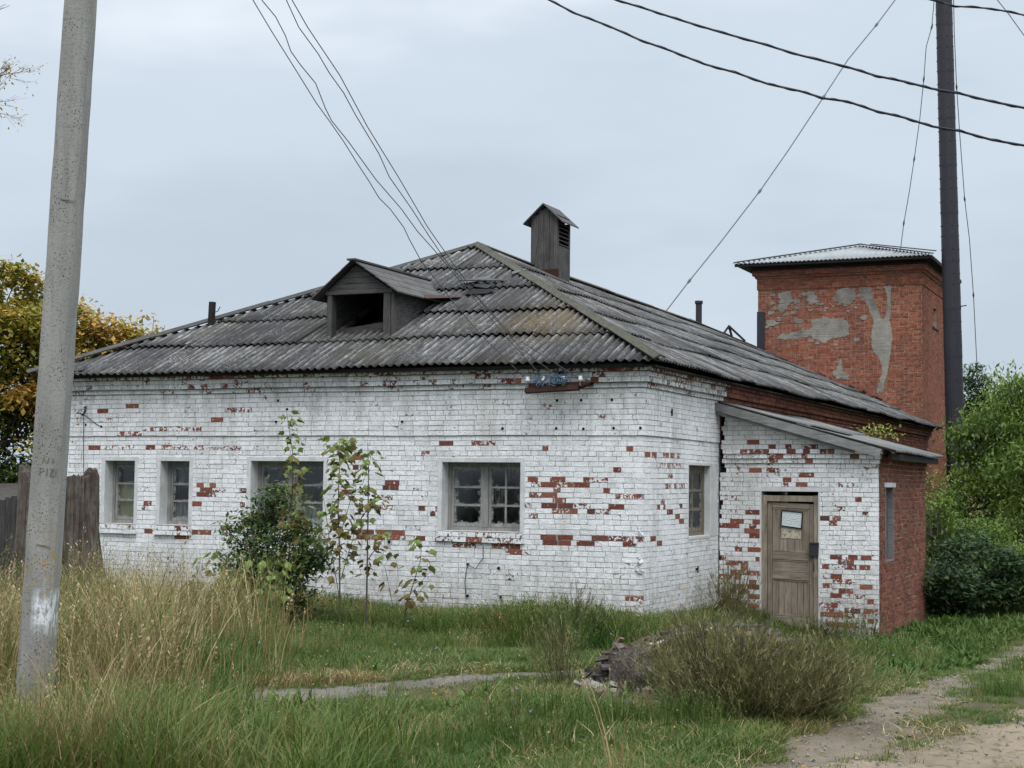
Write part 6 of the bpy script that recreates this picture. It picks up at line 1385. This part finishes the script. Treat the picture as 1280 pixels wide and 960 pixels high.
for k, (x, y, s, lab) in enumerate(((-4.25, -4.3, .42, 'maple-like young shrub with bright green leaves low at the left of the dark shrub'), (-3.5, -4.4, .42, 'young shrub with yellow-green leaves at the foot of the tallest sapling'))):
    sapling(lab, [(x, y, .1), (x+.05, y, .5), (x+.02, y, 1.0)], 75, .13, 40+k, (.35, .5), s*.8, side=([(x, y, .3), (x+.3, y, .7)], [(x, y, .3), (x-.3, y, .65)]), r=.008, group='young shrubs at the foot of the saplings')

# ---------------------------------------------------------------- broom-like shrub in front of the annex
def broom(root, C, n, hgt, spread, seed, mat, lean=(0, 0), tint=(.5, .18), w=.0035, sub=3, r0=.16):
    rng = np.random.default_rng(seed); VV = []; FF = []; TT = []; nb = 0
    def strip(P, w0, t):
        nonlocal nb
        P = np.array(P); m = len(P); d = rng.normal(0, 1, 3); d -= 0; d[2] = 0; d /= np.linalg.norm(d)+1e-6
        ws = w0*np.linspace(1, .35, m)[:, None]; V = np.concatenate([P-d*ws, P+d*ws]); VV.append(V); i = np.arange(m-1); FF.append(np.stack([i, i+1, i+1+m, i+m], 1)+nb); TT.append(np.full(m-1, t)); nb += 2*m
    for k in range(n):
        a = rng.uniform(0, 2*PI); e = rng.beta(1.5, 1.6); s = spread*e; ca, sa = math.cos(a), math.sin(a)
        bx_, by_ = C[0]+r0*ca*e, C[1]+r0*sa*e; L = hgt*rng.uniform(.65, 1.08)*(1-.30*e*e); t0 = rng.normal(tint[0], tint[1]); P = []
        for f in np.linspace(0, 1, 6):
            P.append((bx_+ca*s*f**1.15+lean[0]*f*f+rng.normal(0, .012), by_+sa*s*f**1.15+lean[1]*f*f+rng.normal(0, .012), C[2]+L*(f-.13*f*f*e)))
        strip(P, w*1.1, t0-.15)
        for j in range(sub):
            f0 = rng.uniform(.25, .9); i = f0*5; i0 = int(i); p = np.array(P[i0])*(1-(i-i0))+np.array(P[min(i0+1, 5)])*(i-i0)
            dl = rng.uniform(.08, .22)*hgt; dv = np.array((ca*.6+rng.normal(0, .5), sa*.6+rng.normal(0, .5), 1.1+rng.normal(0, .2))); dv /= np.linalg.norm(dv)
            Q = [p, p+dv*dl*.5, p+dv*dl+np.array((0, 0, .02))]; strip(Q, w*.8, t0+rng.normal(0, .08))
            for _ in range(2):
                pp = p+dv*dl*rng.uniform(.2, .95); d2 = dv+rng.normal(0, .5, 3); d2 /= np.linalg.norm(d2); strip([pp, pp+d2*dl*.35], w*1.5, t0+.12+rng.normal(0, .08))
    V = np.concatenate(VV); F = np.concatenate(FF); return np_mesh('stems', V, F, mat, root, tint=np.clip(np.concatenate(TT), 0, 1))
bs = empty('broom_shrub', (4.1, -9.55, .14), 'large olive-brown broom-like shrub with fine twigs in front of the door', 'shrub')
broom(bs, (4.15, -9.55, .12), 950, .76, .76, 1, M_broom, (.12, 0), (.68, .24), w=.0026, sub=5, r0=.34)
broom(bs, (3.75, -9.1, .12), 560, .86, .50, 2, M_broom, (-.03, 0), (.72, .22), w=.0026, sub=5, r0=.25)
broom(bs, (4.5, -9.2, .12), 420, .70, .46, 5, M_broom, (.22, 0), (.6, .22), w=.0026, sub=5, r0=.25)
broom(bs, (4.05, -9.6, .12), 90, .88, .75, 9, M_twig, (.10, 0), (.3, .2), w=.0045, sub=1, r0=.3)
wd = empty('wiry_weed', (2.15, -8.3, .13), 'tall dark wiry weeds left of the cellar mound', 'weed'); broom(wd, (2.15, -8.3, .12), 85, .78, .26, 3, M_broom, (-.06, 0), (.6, .2), w=.0026, sub=4, r0=.16)
wd = empty('wiry_weed', (1.1, -3.3, .04), 'dry dark weeds standing before the house corner', 'weed'); broom(wd, (.35, -3.4, -.10), 70, .85, .4, 4, M_broom, (-.02, 0), (.25, .15), w=.004, sub=3, r0=.3)
wd = empty('wiry_weed', (2.0, 2.9, -.2), 'pale straw-green weeds in the angle between house and annex', 'weed'); broom(wd, (.55, 2.7, -.24), 120, 1.05, .35, 6, M_broom, (0, 0), (.75, .15), w=.0045, sub=3, r0=.22)
wd = empty('wiry_weed', (3.0, -6.6, .2), 'reddish brown dead weeds in front of the mound', 'weed'); broom(wd, (3.15, -8.6, .12), 190, .34, .34, 7, M_twig, (0, 0), (.3, .2), w=.0026, sub=4, r0=.2)
wd = empty('wiry_weed', (1.4, 3.2, -.3), 'dry brownish weeds along the foot of the annex wall', 'weed'); broom(wd, (1.75, 3.4, -.48), 150, .42, .62, 8, M_broom, (0, 0), (.62, .2), w=.004, sub=3, r0=.5)

# ---------------------------------------------------------------- grass: clump prototypes scattered over the ground
SRC = bpy.data.collections.new('grass_clump_source')
def clump(name, n, h, spread, w, seed, bend=.4, tint0=0.0, segs=3, head=False, leafy=False):
    rng = np.random.default_rng(seed); V = []; F = []; T = []
    for k in range(n):
        a = rng.uniform(0, 2*PI); rr_ = spread*math.sqrt(rng.uniform(0, 1)); x0, y0 = rr_*math.cos(a)*.5, rr_*math.sin(a)*.5; hh = h*rng.uniform(.45, 1.15); b = rng.normal(bend, .25)*hh
        a2 = a+rng.normal(0, .8); d = np.array((math.cos(a2), math.sin(a2), 0)); s = np.array((-math.sin(a2+rng.normal(0, .6)), math.cos(a2), 0)); base = len(V); t = tint0+rng.normal(0, .06)
        for j in range(segs+1):
            f = j/segs; p = np.array((x0, y0, 0))+d*b*f*f*(1 if f < 1 else 1.1)+np.array((0, 0, hh*(f-.25*f*f*abs(b/hh)))); ww = w*(1-f**1.6)*(1.0 if not leafy else math.sin(PI*min(1, f+.12))*1.5)
            if j < segs: V += [tuple(p-s*ww), tuple(p+s*ww)]
            else: V.append(tuple(p))
        for j in range(segs-1): F.append((base+2*j, base+2*j+1, base+2*j+3, base+2*j+2)); T.append(t)
        F.append((base+2*segs-2, base+2*segs-1, base+2*segs)); T.append(t)
        if head and rng.random() < .75:
            tip = np.array(V[-1])
            for m in range(9):
                q = tip-np.array((0, 0, 1))*hh*.20*rng.uniform(0, 1)-d*b*.25*rng.uniform(0, 1)*.9; e = d*rng.uniform(-.3, 1)+rng.normal(0, .22, 3)+np.array((0, 0, .8)); e = e/np.linalg.norm(e)*rng.uniform(.015, .035); sd = np.array((-e[1], e[0], 0))*.22+s*.0012; bb = len(V)
                V += [tuple(q-sd*.5), tuple(q+e*.5+sd), tuple(q+e), tuple(q+e*.5-sd)]; F.append((bb, bb+1, bb+2, bb+3)); T.append(t+.10)
    me = bpy.data.meshes.new(name); me.from_pydata(V, [], F); at = me.attributes.new('tint', 'FLOAT', 'FACE'); at.data.foreach_set('value', T); me.materials.append(M_grass); me.update()
    return bpy.data.objects.new(name, me)
def coll(name, objs):
    c = bpy.data.collections.new(name); [c.objects.link(o) for o in objs]; return c
def scatter(name, label, src, P, sc_, tint, seed, kind='stuff', tilt=.12):
    rng = np.random.default_rng(seed); n = len(P); me = bpy.data.meshes.new(name); me.vertices.add(n); me.vertices.foreach_set('co', np.ascontiguousarray(P, np.float32).ravel())
    for nm, arr in (('sc', sc_), ('tint', tint), ('rz', rng.uniform(0, 6.28, n)), ('rx', rng.normal(0, tilt, n))):
        a = me.attributes.new(nm, 'FLOAT', 'POINT'); a.data.foreach_set('value', np.ascontiguousarray(arr, np.float32))
    o = bpy.data.objects.new(name, me); COL.objects.link(o); tag(o, label, kind=kind)
    ng = bpy.data.node_groups.new(name+'_scatter', 'GeometryNodeTree'); ng.interface.new_socket('Geometry', in_out='INPUT', socket_type='NodeSocketGeometry'); ng.interface.new_socket('Geometry', in_out='OUTPUT', socket_type='NodeSocketGeometry')
    N = ng.nodes; gi = N.new('NodeGroupInput'); go = N.new('NodeGroupOutput'); ip = N.new('GeometryNodeInstanceOnPoints'); ci = N.new('GeometryNodeCollectionInfo')
    ci.inputs['Collection'].default_value = src; ci.inputs['Separate Children'].default_value = True; ci.inputs['Reset Children'].default_value = True
    ip.inputs['Pick Instance'].default_value = True
    def at(nm):
        q = N.new('GeometryNodeInputNamedAttribute'); q.data_type = 'FLOAT'; q.inputs['Name'].default_value = nm; return q.outputs[0]
    cx = N.new('ShaderNodeCombineXYZ'); ng.links.new(at('rx'), cx.inputs[0]); ng.links.new(at('rx'), cx.inputs[1]); ng.links.new(at('rz'), cx.inputs[2])
    ng.links.new(gi.outputs[0], ip.inputs['Points']); ng.links.new(ci.outputs[0], ip.inputs['Instance']); ng.links.new(cx.outputs[0], ip.inputs['Rotation']); ng.links.new(at('sc'), ip.inputs['Scale']); ng.links.new(ip.outputs[0], go.inputs[0])
    md = o.modifiers.new('scatter', 'NODES'); md.node_group = ng; return o

def vnoise(x, y, s, seed=0):
    """cheap smooth value noise 0..1"""
    r = np.random.default_rng(seed); T = r.random((64, 64)); X = np.mod(np.asarray(x)*s+17.3, 63); Y = np.mod(np.asarray(y)*s+41.7, 63); i = X.astype(int); j = Y.astype(int); fx = S01(X-i); fy = S01(Y-j)
    return (T[j, i]*(1-fx)+T[j, i+1]*fx)*(1-fy)+(T[j+1, i]*(1-fx)+T[j+1, i+1]*fx)*fy
CX, CY = 7.399, -21.228
def sample(n, dmin, dmax, seed, amin=-25., amax=22.):
    a0, a1 = amin, amax; amin = -37. if amin <= -22 else amin; amax = 36. if amax >= 22 else amax; n = int(n*(amax-amin)/(a1-a0))
    """points in the wedge of ground in front of the viewer, evenly per area"""
    r = np.random.default_rng(seed); d = np.sqrt(r.uniform(dmin**2, dmax**2, n)); a = np.radians(r.uniform(amin, amax, n)); yaw = math.atan2(-.40633, .91153)
    x = CX+d*np.sin(a+yaw); y = CY+d*np.cos(a+yaw); return x, y, d, r
def in_house(x, y): return ((x < .03) & (x > XL-.1) & (y > -.03)) | ((x < AX+.05) & (x > 0) & (y > AY-.03) & (y < AB+.05)) | ((np.hypot(x-.5, y+13.2) < .16)) | (np.hypot(x+5.42, y+6.22) < .55)
def on_mound(x, y): return mound_h(x, y)[0] > .05
def strip_dist(x, y):      # distance in front of the two walls
    return np.where(x < 0, -y, np.hypot(np.maximum(x, 0), np.minimum(y, 0)))

# 1 short green grass
short = coll('short_grass_source', [clump('grass_clump', 14, .095, .18, .0040, 100+i, .65) for i in range(6)])
parts = []
for n, d0, d1, s in ((26000, 8, 13, 1), (30000, 13, 20, 2), (26000, 20, 34, 3), (9000, 34, 60, 4)):
    x, y, d, r = sample(n, d0, d1, s); parts.append((x, y, d, r.random(len(x))))
x, y, d, u = [np.concatenate([p[i] for p in parts]) for i in range(4)]
bp = bare(x, y); fs_gap = vnoise(x, y, 1.7, 3)
keep = (u > bp*1.25-.10*vnoise(x, y, 5, 77)) & ~in_house(x, y) & ~on_mound(x, y) & ((bp < .35) | (fs_gap > .25))
# the verge between path and sandy track is worn thin
worn = (x > 5.0) & (y > -14) & (y < -2); keep &= ~(worn & (vnoise(x, y, 2.6, 9) < .42))
x, y, d, u, bp = x[keep], y[keep], d[keep], u[keep], bp[keep]
dry = vnoise(x, y, .55, 5)*.5+vnoise(x, y, 2.1, 6)*.5
lush = S01(1-np.abs(y+6.8-(x-1.0)*.9-1.6)/1.6)*(x < 1.8)+((x > 2.4) & (y > -1.5)).astype(float)*.8
rg_ = np.random.default_rng(2); tint = .23+.50*(dry-.38)-.13*lush+rg_.normal(0, .10, len(x)); tint += np.where((y < -8.6), .30*S01((vnoise(x, y, .75, 91)-.48)/.2)+.03, 0)+np.where(rg_.random(len(x)) < .12, .38, 0)
scl = (.75+.6*vnoise(x, y, 1.3, 8)+.15*lush)*(1-.45*bp)*np.where(d > 30, 1.6, 1.)*np.where((x > 5.1) & (y < -2), .6, 1.)*np.where((f_l(x, y) < .9) & (y < -9.5-(1-x)*.0-0*x+ (x-.2)*1.9), .45, 1.)
scatter('short_grass', 'short green grass covering the ground around the paths', short, np.stack([x, y, gz(x, y)-.006], 1), scl, np.clip(tint, .02, 1), 1)

# 2 taller tangled grass: strip along the walls, tussocks
mid_s = coll('tall_grass_source', [clump('tall_grass_clump', 16, .42, .22, .0042, 200+i, .38, 0, 4, head=(i % 2 == 0)) for i in range(6)])
x, y, d, r = sample(60000, 8, 27, 11); sd = strip_dist(x, y); n1 = vnoise(x, y, .9, 21); u = r.random(len(x))
pr_ = np.where(y > -9, S01((3.9-sd)/1.3)*(x < .9), 0)*.92            # strip before the front wall
pr_ = np.maximum(pr_, ((x < -1.2+.2*(y+9)) & (y < -4)).astype(float)*.55)   # left part
pr_ = np.maximum(pr_, S01((n1-.62)/.15)*.16)
pr_ = np.maximum(pr_, (((x > 1.6) & (x < 4.3) & (y < -8.2) & (y > -10.6))).astype(float)*.22)
pr_ = np.maximum(pr_, ((x < 2.3) & (x > -2) & (y < -11.2) & (u < .6)).astype(float)*.30)
keep = (u < pr_) & (bare(x, y) < .05) & ~in_house(x, y) & ~on_mound(x, y) & ~((x > 2.6) & (y > 3)); keep &= (f_l(x, y) > .12) & ~((f_l(x, y) < 1.6) & (y < -10.6+(x-.2)*1.9) & (x > -.6)) & (f_r(x, y) > .15) & (f_s(x, y) > .2)
x, y, d = x[keep], y[keep], d[keep]; rg_ = np.random.default_rng(12)
tint = .20+.50*(vnoise(x, y, .8, 31)-.4)+rg_.normal(0, .12, len(x))+np.where(rg_.random(len(x)) < .20, .35, 0)+np.where(x < -3.5, .12, 0)
scl = (.55+.75*vnoise(x, y, .7, 32))*np.where(strip_dist(x, y) < 3.9, .70+.17*np.minimum(strip_dist(x, y), 3.), .8)*np.where((y < -11), .85, 1)
scatter('tall_grass', 'tall tangled green and brown grass growing before the walls', mid_s, np.stack([x, y, gz(x, y)-.01], 1), scl, np.clip(tint, .02, 1), 2, tilt=.1)

# 3 dry straw-coloured reed grass on the left
dry_s = coll('dry_grass_source', [clump('dry_grass_clump', 8, 1.10, .24, .0044, 300+i, .34, 0, 5, head=(i % 2 == 0)) for i in range(7)])
x, y, d, r = sample(15000, 8.3, 20, 13, -25, 0); u = r.random(len(x))
# line of sight angle keeps it left of the footpath end
px_ang = np.degrees(np.arctan2(x-CX, y-CY))+24.03
pr_ = S01((-10.6-px_ang)/3.0)*np.where(d < 13, .60, .50)
pr_ = np.maximum(pr_, S01((-7.2-px_ang)/2)*S01((d-13.5)/1.5)*.10)
pr_ = np.where((d < 11.6) & (px_ang > -13.0), pr_*.55, pr_)
keep = (u < pr_) & ~in_house(x, y) & (f_l(x, y) > .1) & ~((np.hypot(x+4.4, y+7.6) < 1.7) & (u > pr_*.3)); x, y, d, px_ang = x[keep], y[keep], d[keep], px_ang[keep]; rg_ = np.random.default_rng(14)
tint = .68+.36*(vnoise(x, y, 1.1, 41)-.5)+rg_.normal(0, .17, len(x)); scl = (.55+.75*vnoise(x, y, .9, 42))*np.where(d < 11.0, .70, 1.0)*np.where((np.hypot(x-.9, y+13.6) < .9), .55, 1)
scatter('dry_grass', 'tall straw-coloured dry grass with drooping seed heads at the left', dry_s, np.stack([x, y, gz(x, y)-.01], 1), scl, np.clip(tint, .1, 1), 3, tilt=.10)
# green bases among the dry grass
gb = coll('green_grass_source', [clump('green_grass_clump', 15, .42, .22, .0056, 350+i, .45, 0, 4) for i in range(5)])
x, y, d, r = sample(11000, 8.3, 17, 15, -25, 1); u = r.random(len(x)); px_ang = np.degrees(np.arctan2(x-CX, y-CY))+24.03
pr_ = np.maximum(S01((-8.5-px_ang)/4)*.85, np.where(d < 10.3, .35*S01((-3.-px_ang)/4), 0)); keep = (u < pr_) & ~in_house(x, y) & (f_l(x, y) > .1); x, y, d = x[keep], y[keep], d[keep]; rg_ = np.random.default_rng(16)
scatter('green_grass', 'thick green grass at the foot of the dry stalks and of the pole', gb, np.stack([x, y, gz(x, y)-.01], 1), .7+.6*vnoise(x, y, 1.5, 52), np.clip(.34+.42*(vnoise(x, y, 1, 51)-.4)+rg_.normal(0, .15, len(x)), .02, 1), 4, tilt=.12)

# 4 broad-leaved weeds
forb = coll('forb_source', [clump('forb_clump', 11, .16, .16, .017, 400+i, .7, .05, 3, leafy=True) for i in range(5)])
x, y, d, r = sample(16000, 8.5, 30, 17); u = r.random(len(x)); n1 = vnoise(x, y, .8, 61)
pr_ = np.maximum(S01((n1-.5)/.2)*.10, ((x > 2.4) & (x < 4.7) & (y > -5) & (y < 9)).astype(float)*.55); pr_ = np.maximum(pr_, ((x > -5) & (x < 1.2) & (strip_dist(x, y) < 4) & (y > -8)).astype(float)*.16)
keep = (u < pr_) & (bare(x, y) < .1) & ~in_house(x, y) & ~on_mound(x, y); x, y, d = x[keep], y[keep], d[keep]; rg_ = np.random.default_rng(18)
scatter('broadleaf_weeds', 'low broad-leaved weeds mixed into the grass', forb, np.stack([x, y, gz(x, y)-.005], 1), .6+.8*rg_.random(len(x)), np.clip(.24+rg_.normal(0, .09, len(x))-.05*((x > 2.4) & (y > -5)), .02, .5), 5, tilt=.15)
# dry litter on the ground: flattened straw
lit = coll('straw_source', [clump('straw_clump', 7, .05, .3, .0022, 500+i, 2.6, .72, 3) for i in range(4)])
x, y, d, r = sample(9000, 8.5, 16, 19); keep = (vnoise(x, y, .9, 71) > .45) & (bare(x, y) < .8) & ~in_house(x, y) & ~on_mound(x, y); x, y = x[keep], y[keep]
scatter('straw_litter', 'flattened dry straw lying between the grass', lit, np.stack([x, y, gz(x, y)+.01], 1), .8+.6*np.random.default_rng(3).random(len(x)), np.random.default_rng(4).uniform(-.1, .2, len(x)), 6, tilt=.3)
# small pebbles on the paths
q = MB(); rg = random.Random(44)
for k in range(1400):
    if k % 3: x = 5.0+rg.gauss(0, .45); y = rg.uniform(-12.5, 2)
    else: x = 6.2+rg.gauss(0, .6); y = rg.uniform(-12.5, -5)
    if bare(np.array(x), np.array(y)) < .5: continue
    s = rg.uniform(.003, .008)*(1.8 if rg.random() < .04 else 1); rt = Euler((rg.random()*3, rg.random()*3, rg.random()*3)).to_matrix(); q.obb((x, y, float(gz(x, y))+.018), rt@Vector((s*1.3, 0, 0)), rt@Vector((0, s, 0)), rt@Vector((0, 0, s*.7)))
tag(q.build('pebbles', m_simple('pebble', (.28, .25, .21), (.15, .13, .11), 9, 40)), 'small pebbles and clods scattered over the dirt path', kind='stuff')
# chicory and little flowers
def flowers(name, label, col, pts, s, cat):
    g = NT(name+' petal'); m = g.leaf(col, .3); q = MB()
    for (x, y, z) in pts:
        b = float(gz(x, y)); q.tube([(x+.02, y, b), (x, y, b+z)], .0022, 3, mi=1)
        for k in range(7):
            a = 2*PI*k/7; a2 = a+.35; q.add([(x, y, b+z), (x+s*math.cos(a-.3), y+s*math.sin(a-.3)*.6-.3*s, b+z+s*.8*math.sin(a-.3)), (x+s*1.1*math.cos(a), y+s*.6*math.sin(a)-.3*s, b+z+s*math.sin(a)), (x+s*math.cos(a2), y+s*.6*math.sin(a2)-.3*s, b+z+s*.8*math.sin(a2))], [(0, 1, 2, 3)])
    o = q.build(name, [m, M_twig]); tag(o, label, kind='stuff'); return o
rg = random.Random(5)
flowers('chicory_flowers', 'few pale blue chicory flowers scattered in the grass', (.25, .34, .62), [(.1, -7.6, .25), (.35, -7.2, .2), (-.6, -6.0, .4), (3.1, -11.2, .18), (2.6, -10.3, .22), (-1.2, -11.9, .55), (-1.0, -12.2, .5), (.4, -6.8, .3), (-.3, -9.4, .35), (1.1, -4.2, .3), (4.1, -3.0, .2)], .009, 'flower')
flowers('yellow_flowers', 'tiny yellow and white flowers dotting the grass', (.60, .52, .18), [(rg.uniform(-1.5, 4.4), rg.uniform(-12.2, -7), rg.uniform(.08, .18)) for _ in range(90)], .006, 'flower')
# russet seeding weeds (sorrel, tansy) standing in the left grass and sparse tufts on the worn verge
rs = coll('russet_weed_source', [clump('russet_weed_clump', 4, .72, .16, .0050, 600+i, .18, .0, 5, head=True) for i in range(5)])
x, y, d, r = sample(5000, 9.0, 22, 23); u = r.random(len(x)); px_ang = np.degrees(np.arctan2(x-CX, y-CY))+24.03
pr_ = np.maximum(S01((-9.5-px_ang)/3)*.42, np.where((x < 1.0) & (strip_dist(x, y) < 3.0), .16, .012)); keep = (u < pr_) & ~in_house(x, y) & ~on_mound(x, y) & (bare(x, y) < .1) & (f_l(x, y) > .15); x, y = x[keep], y[keep]; r3 = np.random.default_rng(24)
scatter('russet_weeds', 'thin russet brown seeding weeds standing in the grass', rs, np.stack([x, y, gz(x, y)-.01], 1), .6+.7*r3.random(len(x)), np.clip(.76+r3.normal(0, .04, len(x)), .6, .9), 7, tilt=.12)
x, y, d, r = sample(26000, 8.5, 26, 25, 8, 24); fe = np.minimum(np.abs(f_r(x, y)), np.abs(f_s(x, y))); u = r.random(len(x)); keep = (u < np.exp(-fe*14)*.8+.03) & ((f_r(x, y) > -.16) | (u < .02)) & (f_s(x, y) > -.25); x, y = x[keep], y[keep]; r3 = np.random.default_rng(26)
scatter('verge_grass', 'sparse short grass creeping over the edges of the dirt path and the track', short, np.stack([x, y, gz(x, y)+.004], 1), .25+.4*r3.random(len(x)), np.clip(.38+r3.normal(0, .13, len(x)), .02, 1), 8)
x, y, d, r = sample(22000, 9.5, 17, 27, -22, 4); fe = np.abs(f_l(x, y)); u = r.random(len(x)); keep = (u < np.exp(-fe*16)*.8) & (f_l(x, y) > -.14); x, y = x[keep], y[keep]; r3 = np.random.default_rng(28)
scatter('footpath_edge_grass', 'short grass creeping over the edges of the footpath', short, np.stack([x, y, gz(x, y)+.004], 1), .25+.35*r3.random(len(x)), np.clip(.36+r3.normal(0, .13, len(x)), .02, 1), 9)
# fallen leaves
q = MB(); rg = random.Random(60)
for k in range(420):
    x = rg.uniform(-2, 5.6); y = rg.uniform(-12.6, -3.5)
    a = rg.uniform(0, 6.28); s = rg.uniform(.012, .028); z = float(gz(x, y))+rg.uniform(.02, .07); c, sn = math.cos(a), math.sin(a)
    q.add([(x, y, z), (x+c*s-sn*s*.5, y+sn*s+c*s*.5, z+.006), (x+c*2*s, y+sn*2*s, z-.002), (x+c*s+sn*s*.5, y+sn*s-c*s*.5, z+.008)], [(0, 1, 2, 3)], t=rg.uniform(.55, 1))
tag(q.build('fallen_leaves', M_leaf_aut), 'small yellow and brown fallen leaves lying in the grass', kind='stuff')

# weeds rooted on the mound
mw = empty('wiry_weed', (3.2, -7.4, .5), 'thin dry weeds growing out of the top of the mound', 'weed')
for k, (s, t) in enumerate(((.5, .35), (1.1, .2), (1.5, -.1), (.9, -.3), (1.7, .4))):
    p = on_m(s, t); broom(mw, (p.x, p.y, p.z-.02), 26, .26, .16, 60+k, M_broom, (0, 0), (.5, .2), w=.0022, sub=2, r0=.12)
